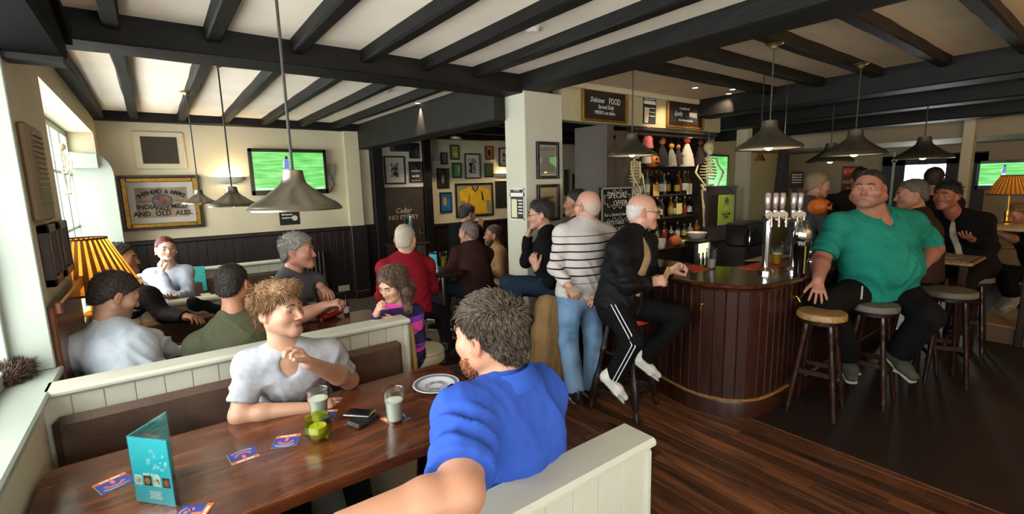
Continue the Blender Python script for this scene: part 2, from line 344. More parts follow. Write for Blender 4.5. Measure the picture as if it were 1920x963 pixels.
# right hand room
wr = ob('wall_right', MB().box(11., 11.2, -2.5, 1.6, 0, 2.8).box(11., 11.2, 3., 8.4, 0, 2.8).box(11., 11.2, 1.6, 3., 2.1, 2.8), mat('taupe_wall_paint', '#8C806B', .75), kind='structure')
ob('bulkhead', MB().box(9., 11., -2.4, 5., 2.28, 2.72), mat('bulkhead_paint', '#8F836C', .75), wr)
wbe = ob('wall_bar_end', MB().box(6.9, 11., 4.6, 4.75, 0, 2.72), mat('ochre_cream_paint', '#B3A576', .75), kind='structure')
ob('trim_7', MB().box(6.98, 7.14, 3.56, 3.72, 0, 2.72, .01), mat('column_paint', '#B7AC8E', .6), kind='structure')
ob('trim_8', MB().box(8.9, 9.1, 1.46, 1.58, 0, 2.72, .01), mat('column_paint', '#B7AC8E', .6), kind='structure')
d2 = ob('door_2', MB().box(10.93, 11., 1.6, 2.1, 0, 2.12).box(10.93, 11., 2.66, 3., 0, 2.12).box(10.93, 11., 1.6, 3., 1.96, 2.14).box(10.93, 11., 1.7, 2.9, 0, 1.1), mat('black_door_paint', '#17130f', .5), kind='structure')
ob('door_frame', MB().box(10.9, 10.93, 2.8, 2.84, 0, 2.2).box(10.9, 10.93, 2.78, 2.86, 2.02, 2.06), WHITEP, d2)
ob('pane', MB().box(10.96, 10.965, 2.1, 2.66, 1.1, 1.96), CLEAR, d2)
portal((11.15, 2.38, 1.55), (5, 2.38, 1.55), .6, .9)
# ---------------------------------------------------------------- smooth solid modelling for figures: blended solids -> one continuous surface
class Sdf:
    def __init__(s): s.p = []; s.sub = []
    def rc(s, a, b, r1, r2, k=.02, cut=False, cuta=False): s.p.append(('rc', np.asarray(a, float), np.asarray(b, float), r1, r2, k, cut, cuta)); return s
    def chain(s, pts, rs, k=.02):
        for i in range(len(pts)-1): s.rc(pts[i], pts[i+1], rs[i], rs[i+1], k)
        return s
    def el(s, c, r, R=None, k=.02): s.p.append(('el', np.asarray(c, float), np.asarray(r, float), np.eye(3) if R is None else R, k)); return s
    def ec(s, a, b, side, w1, d1, w2, d2, k=.03, cut=False):
        s.p.append(('ec', np.asarray(a, float), np.asarray(b, float), unit(side), w1, d1, w2, d2, k, cut)); return s
    def mel(s, c, r, R=None, k=.01): s.sub.append(('el', np.asarray(c, float), np.asarray(r, float), np.eye(3) if R is None else R, k)); return s
    def mhalf(s, p, n, k=.01): s.sub.append(('pl', np.asarray(p, float), unit(n), k)); return s
def _bb(p):
    if p[0] == 'rc': r = max(p[3], p[4]); return np.minimum(p[1], p[2])-r, np.maximum(p[1], p[2])+r, p[5]
    if p[0] == 'el': r = max(p[2]); return p[1]-r, p[1]+r, p[4]
    if p[0] == 'ec': r = max(p[4:8]); return np.minimum(p[1], p[2])-r, np.maximum(p[1], p[2])+r, p[8]
def _ev(p, X, Y, Z):
    if p[0] == 'pl': n = p[2]; c = p[1]; return (X-c[0])*n[0]+(Y-c[1])*n[1]+(Z-c[2])*n[2]
    if p[0] == 'el':
        c, r, R = p[1:4]; x, y, z = X-c[0], Y-c[1], Z-c[2]
        u = [(x*R[0, i]+y*R[1, i]+z*R[2, i])/r[i] for i in range(3)]
        k0 = np.sqrt(u[0]**2+u[1]**2+u[2]**2)+1e-9; k1 = np.sqrt((u[0]/r[0])**2+(u[1]/r[1])**2+(u[2]/r[2])**2)+1e-9
        return k0*(k0-1)/k1
    a, b = p[1], p[2]; ba = b-a; L2 = ba@ba+1e-12; x, y, z = X-a[0], Y-a[1], Z-a[2]
    h0 = (x*ba[0]+y*ba[1]+z*ba[2])/L2; h = np.clip(h0, 0, 1); L = math.sqrt(L2)
    if p[0] == 'rc':
        d = np.sqrt((x-h*ba[0])**2+(y-h*ba[1])**2+(z-h*ba[2])**2)-(p[3]+(p[4]-p[3])*h)
        if p[6]: d = np.maximum(d, (h0-1)*L)
        if p[7]: d = np.maximum(d, -h0*L)
        return d
    sd = p[3]; ax = ba/L; sd = unit(sd-ax*(sd@ax)); fd = np.cross(ax, sd)
    qx, qy, qz = x-h*ba[0], y-h*ba[1], z-h*ba[2]
    u = qx*sd[0]+qy*sd[1]+qz*sd[2]; v = qx*fd[0]+qy*fd[1]+qz*fd[2]; w = (h0-h)*L
    rx = p[4]+(p[6]-p[4])*h; ry = p[5]+(p[7]-p[5])*h; rm = np.minimum(rx, ry)
    d = (np.sqrt((u/rx)**2+(v/ry)**2+(w/rm)**2)-1)*rm
    if p[9]: d = np.maximum(d, (h0-1)*L)
    return d
def sdf_arrays(S, res):
    los, his = zip(*[(lo, hi) for lo, hi, k in map(_bb, S.p)]); lo = np.min(los, 0)-3*res; hi = np.max(his, 0)+3*res
    N = np.ceil((hi-lo)/res).astype(int)+1; D = np.full(N, 1., np.float32)
    ax = [(lo[i]+res*np.arange(N[i])).astype(np.float32) for i in range(3)]
    def sl(a, b, m):
        i0 = np.maximum(np.floor((a-m-lo)/res).astype(int), 0); i1 = np.minimum(np.ceil((b+m-lo)/res).astype(int)+1, N)
        return tuple(slice(i0[i], max(i1[i], i0[i]+1)) for i in range(3))
    def grid(t): return ax[0][t[0]][:, None, None], ax[1][t[1]][None, :, None], ax[2][t[2]][None, None, :]
    for p in S.p:
        a, b, k = _bb(p); t = sl(a, b, k+2*res); d = _ev(p, *grid(t)).astype(np.float32); E = D[t]
        h = np.maximum(k-np.abs(E-d), 0)/k; D[t] = np.minimum(E, d)-h*h*k*.25
    for p in S.sub:
        if p[0] == 'pl': t = (slice(None),)*3; k = p[3]
        else: a, b, k = _bb(p); t = sl(a, b, k+2*res)
        d = -_ev(p, *grid(t)).astype(np.float32) if p[0] == 'el' else _ev(p, *grid(t)).astype(np.float32)
        E = D[t]; h = np.maximum(k-np.abs(E-d), 0)/k; D[t] = np.maximum(E, d)+h*h*k*.25
    I = D < 0
    c = np.zeros(N-1, np.uint8)
    for i in (0, 1):
        for j in (0, 1):
            for k in (0, 1): c += I[i:N[0]-1+i, j:N[1]-1+j, k:N[2]-1+k]
    act = (c > 0) & (c < 8); idx = np.argwhere(act); n = len(idx)
    num = np.full(N-1, -1, np.int32); num[act] = np.arange(n)
    acc = np.zeros((n, 3)); cnt = np.zeros(n)
    cv = {}
    for o in [(i, j, k) for i in (0, 1) for j in (0, 1) for k in (0, 1)]: cv[o] = D[idx[:, 0]+o[0], idx[:, 1]+o[1], idx[:, 2]+o[2]]
    for o in cv:
        for a in range(3):
            if o[a] == 0:
                q = list(o); q[a] = 1; d0, d1 = cv[o], cv[tuple(q)]; m = (d0 < 0) != (d1 < 0)
                t = d0[m]/(d0[m]-d1[m]); pt = np.repeat(np.array(o, float)[None], m.sum(), 0); pt[:, a] += t
                acc[m] += pt; cnt[m] += 1
    vs = lo+res*(idx+acc/cnt[:, None]); F_ = []
    for a in range(3):
        b, c_ = (a+1) % 3, (a+2) % 3
        s0 = [slice(None)]*3; s1 = [slice(None)]*3; s0[a] = slice(0, N[a]-1); s1[a] = slice(1, N[a])
        A, B = I[tuple(s0)], I[tuple(s1)]; e = np.argwhere(A != B)
        e = e[(e[:, b] > 0) & (e[:, c_] > 0) & (e[:, b] < N[b]-1) & (e[:, c_] < N[c_]-1)]
        if not len(e): continue
        inside = A[e[:, 0], e[:, 1], e[:, 2]]; q = []
        for db, dc in ((-1, -1), (0, -1), (0, 0), (-1, 0)):
            g = e.copy(); g[:, b] += db; g[:, c_] += dc; q.append(num[g[:, 0], g[:, 1], g[:, 2]])
        q = np.stack(q, 1); q[~inside] = q[~inside][:, ::-1]; F_.append(q)
    return vs, np.concatenate(F_)
def sdf_at(S, P):
    X, Y, Z = P[:, 0], P[:, 1], P[:, 2]; d = np.full(len(P), 9.)
    for p in S.p: d = np.minimum(d, _ev(p, X, Y, Z))
    return d
def thin_out(v, f, m, cell=.03):
    """keep the surface continuous but coarser where the mask (skin under clothes) is set"""
    key = np.floor(v[m]/cell).astype(np.int64); u, inv = np.unique(key, axis=0, return_inverse=True); inv = inv.ravel()
    cnt = np.bincount(inv, minlength=len(u)); cen = np.stack([np.bincount(inv, v[m][:, i], len(u)) for i in range(3)], 1)/cnt[:, None]
    idx = np.empty(len(v), np.int64); k = int((~m).sum()); idx[~m] = np.arange(k); idx[m] = k+inv
    F2 = idx[f]; out = []
    for q in F2.tolist():
        r = []
        for i in q:
            if i not in r: r.append(i)
        if len(r) > 2: out.append(r)
    return np.r_[v[~m], cen], out
def vnormals(v, f):
    n = np.cross(v[f[:, 2]]-v[f[:, 0]], v[f[:, 3]]-v[f[:, 1]]); N = np.zeros_like(v)
    for i in range(4): np.add.at(N, f[:, i], n)
    return N/(np.linalg.norm(N, axis=1)[:, None]+1e-12)
def wavy(v, freq, seed, n=5, ani=None):
    g = np.random.default_rng(seed); o = np.zeros(len(v)); w = v if ani is None else v*np.array(ani)
    wp = np.sin(w@(g.normal(size=(3, 3))*freq*.5)+g.random(3)*6)
    for i in range(n):
        k = unit(g.normal(size=3))*freq*(.7+.8*g.random()); o += 1-2*np.abs(np.sin(w@k+1.2*wp[:, i % 3]+g.random()*6))
    return o/n
def arr_object(name, v, f, m, parent=None, base=(0, 0, 0), col=None, smooth=True):
    me = bpy.data.meshes.new(name); me.from_pydata((v-np.asarray(base)).tolist(), [], f.tolist() if hasattr(f, 'tolist') else f)
    if smooth: me.shade_smooth()
    if col is not None:
        a = me.color_attributes.new('tone', 'FLOAT_COLOR', 'POINT'); a.data.foreach_set('color', np.c_[col, np.ones(len(col))].astype(np.float32).ravel())
    me.materials.append(m); o = bpy.data.objects.new(name, me); COL.objects.link(o)
    if parent: o.parent = parent
    return o
# skin takes its pigment from the mesh (lips, ears, stubble, freckles)
SKIN = mat('skin', '#C08A70', .48, bump=.06, bscale=180)
_n = SKIN.node_tree; _a = _n.nodes.new('ShaderNodeAttribute'); _a.attribute_name = 'tone'; _n.links.new(_a.outputs['Color'], _n.nodes['Principled BSDF'].inputs['Base Color'])
_n.nodes['Principled BSDF'].inputs['Subsurface Weight'].default_value = .0
def hairmat(col, col2=None):
    return mat('hair_'+col.strip('#'), col, .55, col2=col2 or '#%02x%02x%02x' % tuple(int(int(col[i:i+2], 16)*(.55 if int(col[1:3], 16) < 0x80 else .9)) for i in (1, 3, 5)), vscale=70, vmin=.35, vmax=.62, bump=.5, bscale=220, detail=2)
def cloth(name, col, rough=.85, var=.12, bump=.12, **k): return mat(name, col, rough, var=var, vscale=k.pop('vscale', 9), bump=bump, bscale=k.pop('bscale', 300), sheen=0., spec=.12, **k)
def frame_from(fwd, pitch_up=(0, 0, 1)):
    y = unit(fwd); x = unit(np.cross(y, pitch_up)); z = np.cross(x, y); return np.stack([x, y, z], 1)      # columns right, forward, up
def rot_about(v, ax, a):
    v = np.asarray(v, float); ax = unit(ax); return v*math.cos(a)+np.cross(ax, v)*math.sin(a)+ax*(ax@v)*(1-math.cos(a))
def hand_sdf(S, w, d, n, side, s=1., curl=(.5, .5, .6, .7), thumb=.4, spread=.06):
    """w wrist, d direction wrist->knuckles, n back-of-hand normal, side +1 thumb on the n x d side"""
    d = unit(d); n = unit(n-d*(n@d)); t = np.cross(n, d)*side
    k = w+d*.078*s
    S.ec(w+d*.008*s, k, t, .027*s, .017*s, .038*s, .014*s, k=.012)
    for i, (o, l) in enumerate(((.030, .072), (.010, .08), (-.010, .074), (-.028, .058))):
        p = k+t*o*s-d*(.004 if i in (1, 2) else .01)*s; a = curl[i]; q = d+t*spread*(1.5-i)*.7; r = .0092*s
        for j, fr in enumerate((.45, .32, .25)):
            a_ = a*(j*.75+.45); dirn = unit(q*math.cos(a_)-n*math.sin(a_)); e = p+dirn*l*fr*s
            S.rc(p, e, r, r*.93, k=.004); p = e; r *= .93
    p = w+d*.022*s+t*.026*s-n*.006*s; q = unit(d*.75+t*(.75-thumb*.6)-n*(.2+thumb*.5)); e = p+q*.045*s
    S.rc(p, e, .0135*s, .011*s, k=.012); q2 = unit(q+d*.35-n*thumb*.5); S.rc(e, e+q2*.032*s, .0108*s, .009*s, k=.005)
def head_sdf(S, c, R, s, fat=0., nose=1., ear=True):
    T = lambda x, y, z: c+R@(np.array([x, y, z])*s)
    S.el(T(0, -.014, .035), np.array((.077, .098, .087))*s, R, k=.01)
    S.el(T(0, .03, -.028), np.array((.063+fat*.012, .066, .082))*s, R, k=.03*s)
    for e in (-1, 1):
        S.rc(T(e*(.052+fat*.012), -.002, -.055), T(e*.018, .072, -.098), (.024+fat*.012)*s, (.019+fat*.006)*s, k=.03*s)
        S.el(T(e*.043, .06, -.026), np.array((.024+fat*.008, .026, .024))*s, R, k=.03*s)
    S.el(T(0, .079, -.099), np.array((.021, .018, .018))*s, R, k=.025*s)
    S.rc(T(-.034, .082, .018), T(.034, .082, .018), .0125*s, .0125*s, k=.02*s)
    S.rc(T(0, .089, .006), T(0, .112*nose, -.033), .0075*s, .0103*s, k=.012*s)
    for e in (-1, 1): S.el(T(e*.0125, .102, -.038), np.array((.0075, .0105, .007))*s, R, k=.008*s)
    S.rc(T(-.02, .0895, -.0635), T(.02, .0895, -.0635), .0062*s, .0065*s, k=.01*s); S.rc(T(0, .0945, -.0625), T(0, .0945, -.064), .0065*s, .0065*s, k=.012*s)
    S.rc(T(-.015, .0892, -.0738), T(.015, .0892, -.0738), .0072*s, .0072*s, k=.008*s)
    if ear:
        for e in (-1, 1):
            A = R@np.stack([unit((1, .35*e, 0)), unit((-.35*e, 1, -.15)), np.array((0, .15, 1.))], 1)
            S.el(T(e*.083, -.012, -.008), np.array((.009, .02, .032))*s, A, k=.01*s); S.el(T(e*.08, -.004, -.032), np.array((.008, .009, .011))*s, R, k=.008*s)
            S.mel(T(e*.094, -.006, -.006), np.array((.009, .011, .018))*s, A, k=.006*s)
    for e in (-1, 1):
        S.mel(T(e*.0325, .108, .0), np.array((.017, .022, .0105))*s, R, k=.014*s)
    S.mel(T(0, .104, -.0685), np.array((.019, .012, .0018))*s, R, k=.004*s)
def skin_tone(v, c, R, s, base, lips=1., stubble=0., scol=(.10, .06, .04), flush=.5, seed=0):
    b = np.tile(np.array(lin(base)), (len(v), 1)); q = ((v-c)@R)/s
    g = lambda p, r: np.exp(-(((q-np.array(p))/np.array(r))**2).sum(1))
    red = np.array((1.0, .62, .55))
    m = np.clip(sum(g((e*.045, .075, -.03), (.028, .03, .022)) for e in (-1, 1))*.6+g((0, .118, -.034), (.02, .02, .016))*.7+sum(g((e*.086, -.01, -.01), (.016, .03, .04)) for e in (-1, 1))*.9, 0, 1)*flush
    b = b*(1-m[:, None])+b*red*m[:, None]
    m = np.clip(g((0, .095, -.0625), (.021, .013, .005))+g((0, .093, -.0735), (.018, .012, .006)), 0, 1)[:, None]*.9*lips
    b = b*(1-m)+np.array((.42, .13, .11))*m*.9+b*m*.1
    if stubble:
        m = (np.clip((-.03-q[:, 2])/.025, 0, 1)*np.clip((q[:, 1]+.02)/.04, 0, 1)*np.clip((q[:, 2]+.155)/.03, 0, 1))[:, None]*stubble; b = b*(1-m)+np.array(scol)*m
    m = (np.clip((q[:, 2]+.13)/.04, 0, 1))[:, None]
    n = wavy(v, 38, seed, 4)[:, None]*.05+1
    return np.clip(b*n*.8, 0, 1)
def tufts(vs, ns, n, L, flow, rnd=.35, up=.4, r=.0028, seed=1, taper=.15):
    """short tapered locks rooted on a surface"""
    g = np.random.default_rng(seed); ii = g.integers(0, len(vs), n); P = vs[ii]; Nn = ns[ii]; V_ = []; Fc = []
    fl_ = flow(P) if callable(flow) else np.tile(np.asarray(flow, float), (n, 1)); fl_ = fl_-Nn*(fl_*Nn).sum(1)[:, None]; d = Nn*up+fl_+g.normal(size=(n, 3))*rnd; d = d/np.linalg.norm(d, axis=1)[:, None]
    l = L*(.6+.8*g.random(n)); a = np.cross(d, Nn+.01); a = a/(np.linalg.norm(a, axis=1)[:, None]+1e-9); b = np.cross(d, a)
    P = P-Nn*.002
    ring = [P+r*(math.cos(t)*a+math.sin(t)*b) for t in (0, 2.094, 4.188)]
    mid = P+d*(l*.55)[:, None]+Nn*.001; d2 = d+np.array((0, 0, -.35)); d2 /= np.linalg.norm(d2, axis=1)[:, None]; tip = mid+d2*(l*.45)[:, None]
    ring2 = [mid+.75*r*(math.cos(t)*a+math.sin(t)*b) for t in (0, 2.094, 4.188)]
    V_ = np.stack(ring+ring2+[tip], 1).reshape(-1, 3); o = (np.arange(n)*7)[:, None]
    f = np.concatenate([np.stack([o[:, 0]+i, o[:, 0]+(i+1) % 3, o[:, 0]+3+(i+1) % 3, o[:, 0]+3+i], 1) for i in range(3)]); t = np.concatenate([np.stack([o[:, 0]+3+i, o[:, 0]+3+(i+1) % 3, o[:, 0]+6], 1) for i in range(3)])
    return V_, f.tolist()+t.tolist()
def hair_part(parent, base, c, R, s, style, colr, res, nt, L, rnd=.35, up=.4, flow=None, vol=1., seed=3, name='hair', hl=0.):
    T = lambda x, y, z: c+R@(np.array([x, y, z])*s); S = Sdf()
    if style in ('short', 'long', 'tied', 'quiff', 'crop'):
        t = {'crop': .0025, 'short': .008, 'quiff': .01, 'long': .013, 'tied': .006}[style]*vol
        S.el(T(0, -.016, .035), np.array((.077+t, .098+t, .087+t))*s, R, k=.01); S.el(T(0, -.062, -.03), np.array((.062+t*.5, .045+t*.4, .055))*s, R, k=.03)
        for e in (-1, 1): S.el(T(e*.073, .018, .005), np.array((.009, .018, .038))*s, R, k=.01)
        if style == 'quiff': S.el(T(0, .055, .105), np.array((.06, .05, .03))*s, R, k=.03); S.el(T(.02, .085, .09), np.array((.04, .03, .025))*s, R, k=.03)
        S.mhalf(T(0, .088, .074+hl), R@np.array((0, .64, -.77)), k=.02)
        S.mel(T(0, .11, -.03), np.array((.066, .06, .097))*s, R, k=.01)
        if style == 'long':
            S.sub = S.sub[1:]; S.mel(T(0, .125, .035), np.array((.06, .05, .055))*s, R, k=.012)
            for e in (-1, 1): S.chain([T(e*.07, -.02, .03), T(e*.085, -.01, -.08), T(e*.085, .03, -.2), T(e*.07, .05, -.27)], [.03*s, .035*s, .03*s, .012*s], k=.03)
            S.chain([T(0, -.08, .03), T(0, -.1, -.1), T(0, -.09, -.24)], [.07*s, .07*s, .035*s], k=.03)
        if style == 'tied': S.el(T(0, -.115, .03), np.array((.03, .03, .03))*s, R, k=.02)
    elif style == 'fringe':      # bald crown, short hair round the sides and back
        S.el(T(0, -.022, .012), np.array((.0815, .096, .075))*s, R, k=.01); S.el(T(0, -.062, -.03), np.array((.06, .042, .05))*s, R, k=.03)
        S.mhalf(T(0, .03, .0), R@np.array((0, 1, -.15)), k=.01); S.mhalf(T(0, 0, -.055), R@np.array((0, .3, -1)), k=.01); S.mhalf(T(0, 0, .066), R@np.array((0, .15, 1)), k=.012)
    elif style == 'beard':
        S.el(T(0, .037, -.078), np.array((.066, .062, .062))*s, R, k=.02); S.rc(T(-.022, .098, -.052), T(.022, .098, -.052), .007*s, .007*s, k=.01)
        for e in (-1, 1): S.rc(T(e*.07, .008, -.02), T(e*.055, .035, -.075), .013*s, .022*s, k=.03)
        S.mhalf(T(0, 0, -.03), np.array(R@np.array((0, .35, 1))), k=.02); S.mel(T(0, .11, -.066), np.array((.022, .02, .007))*s, R, k=.006)
        S.mel(T(0, .105, -.03), np.array((.05, .05, .022))*s, R, k=.015)
    v, f = sdf_arrays(S, res); n = vnormals(v, f); v = v+n*(wavy(v, 90, seed, 5)*.0022)[:, None]
    fs = f.tolist()
    if nt:
        if flow is None and style in ('short', 'quiff'):
            def flow(P):
                q = ((P-c)@R)/s; w = np.clip((q[:, 2]-.05)/.05, 0, 1)[:, None]; top = np.array((.25, 1., .1) if style == 'quiff' else (.1, .55, .1)); sd_ = np.array((0, -.45, -.7)); return (top*w+sd_*(1-w))@R.T
        if flow is None: flow = {'short': R@np.array((0, -.25, -.55)), 'crop': R@np.array((0, -.2, -.6)), 'quiff': R@np.array((.3, .9, .2)), 'long': np.array((0, 0, -1.6)), 'tied': R@np.array((0, -1., 0)), 'fringe': R@np.array((0, -.3, -.8)), 'beard': R@np.array((0, .25, -.9))}[style]
        rt_ = np.ones(len(v), bool) if style != 'long' else (((v-c)@R)/s)[:, 1] < .045; tv, tf = tufts(v[rt_], n[rt_], nt, L, flow, rnd, up, seed=seed); fs += [[i+len(v) for i in q] for q in tf]; v = np.r_[v, tv]
    return arr_object(name, v, fs, hairmat(colr), parent, base)
def face_parts(p, base, c, R, s, brow='#2a1d14', iris='#2b3a3f', glasses=None, gaze=(0, 0)):
    T = lambda x, y, z: c+R@(np.array([x, y, z])*s)-np.asarray(base)
    for e in (-1, 1):
        mb = MB().ball(T(e*.0325, .077, .0), .0125*s, 12); ob('eye', mb, mat('eye_white', '#B2A89F', .3), p)
        g = unit(np.array((gaze[0], 1., gaze[1]))); i = T(e*.0325, .0772, 0)+R@(g*.0088*s); ob('iris', MB().ball(i, .0058*s, 10), mat('iris'+iris, iris, .15), p)
        S = Sdf(); S.chain([T(e*.015, .1, .025), T(e*.033, .0985, .0295), T(e*.05, .086, .0225)], [.0035*s, .0042*s, .0025*s], k=.004)
        v, f = sdf_arrays(S, .0016*max(1, s)); arr_object('eyebrow', v, f, hairmat(brow), p)
        if e > 0: ob('mouth', MB().tube([T(-.022, .0925, -.069), T(-.009, .0992, -.0683), T(0, .1005, -.0691), T(.009, .0992, -.0683), T(.022, .0925, -.069)], [.0014*s, .0021*s, .0023*s, .0021*s, .0014*s], 6), mat('mouth_line', '#5A2A26', .6), p)
        up = MB().tube([T(e*.016, .0855, .004), T(e*.0325, .0912, .0075), T(e*.049, .081, .003)], [.003*s, .0045*s, .003*s], 6).tube([T(e*.016, .085, -.004), T(e*.0325, .0895, -.0085), T(e*.049, .081, -.003)], [.0022*s, .0028*s, .0022*s], 6); ob('eyelid', up, mat('eyelid_skin', '#9A6852', .5), p)
    if glasses:
        mb = MB()
        for e in (-1, 1):
            pts = [T(e*.0335+.024*math.cos(a), .107, .0+.016*math.sin(a)) for a in np.linspace(0, 2*math.pi, 17)]; mb.tube(pts, .0016, 6, caps=False)
            mb.tube([T(e*.0575, .105, .006), T(e*.083, .06, .006), T(e*.084, -.005, .008), T(e*.083, -.02, -.012)], .0018, 6)
        mb.tube([T(-.0095, .107, .003), T(0, .11, .006), T(.0095, .107, .003)], .0016, 6)
        g = ob('glasses', mb, mat('spectacle_frame'+glasses, glasses, .3), p)
        for e in (-1, 1):
            pts = [T(e*.0335+.023*math.cos(a), .1068, .015*math.sin(a)) for a in np.linspace(0, 2*math.pi, 14, endpoint=False)]
            ob('lens', MB().add(pts, [tuple(range(14))]), glass('spectacle_lens', '#e8eef0', .02, .2), g)
def person(label, J, face, s=1., skin='#B98468', res=.007, top=None, legs=None, hair=None, beard=None, shoes=None, facep=None, fat=0., belly=0., wide=1., deep=1., group=None, stubble=0., neck=1., hands=None, roll=0., extra=None, flush=.5, head_s=1., arm=1., nose=1., lips=1.):
    """J: joints (world): hd nk pv sl sr el er wl wr kl kr al ar.  face: direction the nose points"""
    J = {k: np.asarray(v, float) for k, v in J.items()}
    hs = s*head_s; fw = unit(face); R = frame_from(fw)
    if roll: R = np.stack([rot_about(R[:, 0], fw, roll), fw, rot_about(R[:, 2], fw, roll)], 1)
    hd, nk, pv = J['hd'], J['nk'], J['pv']; side = unit(J['sr']-J['sl']); up = unit(nk-pv); side = unit(side-up*(side@up)); fwd = np.cross(up, side)
    sh = np.linalg.norm(J['sr']-J['sl'])/2; base = np.array([pv[0], pv[1], min([J[k][2] for k in ('al', 'ar') if k in J] or [pv[2]-.45*s])-.08])
    lerp = lambda a, b, t: a+(b-a)*t
    def torso(S, t, hips=True, k=.05):
        cw, cdp = sh*.84*wide, .105*s*deep
        a, b, c_, d = pv, lerp(pv, nk, .38), lerp(pv, nk, .72), lerp(pv, nk, .93)
        S.ec(a, b, side, .155*s*wide+t, .108*s*deep+t, .14*s*wide+fat*.05+t, .102*s*deep+fat*.04+t, k=k)
        S.ec(b, c_, side, .14*s*wide+fat*.05+t, .102*s*deep+fat*.04+t, cw+t, cdp+.012+t, k=k)
        S.ec(c_, d, side, cw+t, cdp+.012+t, sh*.62+t, .07*s+t, k=k)
        if belly: S.el(lerp(pv, nk, .33)+fwd*(.05+.5*belly)*s, (np.array((.17*wide, .1+belly, .17))*s+t), np.stack([side, fwd, up], 1), k=.08)
        for q in ('l', 'r'):
            S.rc(nk+up*.012*s, J['s'+q], .042*s+t, .05*s*arm+t, k=.05); S.rc(lerp(c_, J['s'+q], .5), J['s'+q], .07*s*deep+t, .052*s*arm+t, k=.05)
    ra = lambda i: (.051, .042, .04, .027)[i]*s*arm
    # body: one continuous surface
    S = Sdf(); head_sdf(S, hd, R, hs, fat, nose)
    T = lambda x, y, z: hd+R@(np.array([x, y, z])*hs)
    S.rc(T(0, -.025, -.05), lerp(T(0, -.02, -.11), nk, .6), .052*hs*neck, .055*hs*neck, k=.03); S.rc(lerp(T(0, -.02, -.11), nk, .4), nk-up*.03*s, .055*hs*neck, .07*s*neck, k=.03)
    torso(S, -.012)
    for q in ('l', 'r'):
        if 'e'+q in J:
            S.rc(J['s'+q], J['e'+q], ra(0), ra(1), k=.03); S.rc(J['e'+q], lerp(J['e'+q], J['w'+q], .3), ra(1)*1.02, ra(2)*1.06, k=.02); S.rc(lerp(J['e'+q], J['w'+q], .3), J['w'+q], ra(2)*1.06, ra(3), k=.02)
            h = (hands or {}).get(q); fd = unit(J['w'+q]-J['e'+q])
            if h is None: h = dict(d=fd, n=np.cross(fd, side)*(1 if abs(fd@side) < .9 else 0)+up*.3)
            hand_sdf(S, J['w'+q], h.get('d', fd), np.asarray(h.get('n', up), float), h.get('t', 1), s*1.03, h.get('curl', (.5, .55, .6, .7)), h.get('thumb', .4), h.get('spread', .06))
    v, f = sdf_arrays(S, res)
    if top:
        Cv = Sdf(); torso(Cv, .0)
        for q in ('l', 'r'):
            if 'e'+q in J:
                a, e, w = J['s'+q], J['e'+q], J['w'+q]
                if top.get('sleeve', 'long') == 'short': Cv.rc(a, lerp(a, e, top.get('len', .62)-.15), ra(0)+.006, ra(0)+.006, cut=True)
                else: Cv.rc(a, e, ra(0)+.006, ra(1)+.006); Cv.rc(e, lerp(e, w, top.get('len', .95)-.2), ra(1)+.006, ra(2)+.006, cut=True)
        m = (sdf_at(Cv, v) < -.004) & (np.linalg.norm(v-(nk+fwd*.05*s-up*.03*s), axis=1) > .15*s)
        v, f = thin_out(v, f, m)
    o = arr_object('person', v, f, SKIN, None, base, col=skin_tone(v, hd, R, hs, skin, stubble=stubble, flush=flush, lips=lips, seed=len(label))); o.location = base
    meta(o, label, 'person', group)
    # clothes
    cr = max(res*1.5, .0078)
    def garment(name, S, m, amp=.004, freq=16, ani=None, r=None, hf=True, seed=5):
        v, f = sdf_arrays(S, r or cr); n = vnormals(v, f); d = wavy(v, freq, seed+len(label), 5, ani)*amp
        if hf: d += wavy(v, freq*3.3, seed+1, 4, ani)*amp*.35
        if name in ('shirt', 't_shirt', 'polo_shirt', 'sweatshirt', 'jacket', 'jumper', 'sweater', 'coat', 'overcoat', 'cardigan'):
            for q in ('l', 'r'):
                if 'e'+q not in J: continue
                for a, b, w0 in ((J['s'+q], J['e'+q], 1.), (J['e'+q], J['w'+q], .8)):     # sleeve creases run round the arm
                    ba = b-a; L = np.linalg.norm(ba)+1e-9; t = ((v-a)@ba)/(L*L); r_ = (v-a)-t[:, None]*ba; ds = np.linalg.norm(r_, axis=1); ax = ba/L
                    e1 = unit(np.cross(ax, (.3, .5, .8))); e2 = np.cross(ax, e1); an = np.arctan2(r_@e2, r_@e1)
                    mk = np.clip((t-.1)/.2, 0, 1)*np.clip((1.1-t)/.15, 0, 1)*np.clip((.125*s-ds)/.03, 0, 1)
                    mk = mk*(np.clip((top.get('len', .62)-.06-t)/.1, 0, 1) if (top and top.get('sleeve') == 'short') else 1.); d += mk*w0*amp*.75*(1-2*np.abs(np.sin(t*L/.05*1.6+1.1*np.sin(an+t*5)+.6*np.sin(2*an+ord(q) % 7))))
            z_ = (v-pv)@up/(np.linalg.norm(nk-pv)); sx_ = (v-pv)@side
            d += np.clip((.75-z_)/.35, 0, 1)*amp*.55*(1-2*np.abs(np.sin(z_*15+2.2*np.sin(sx_*9+1.)+1.5*np.sin(sx_*21))))
        v = v+n*(d+amp*.45)[:, None]; return arr_object(name, v, f, m, o, base)
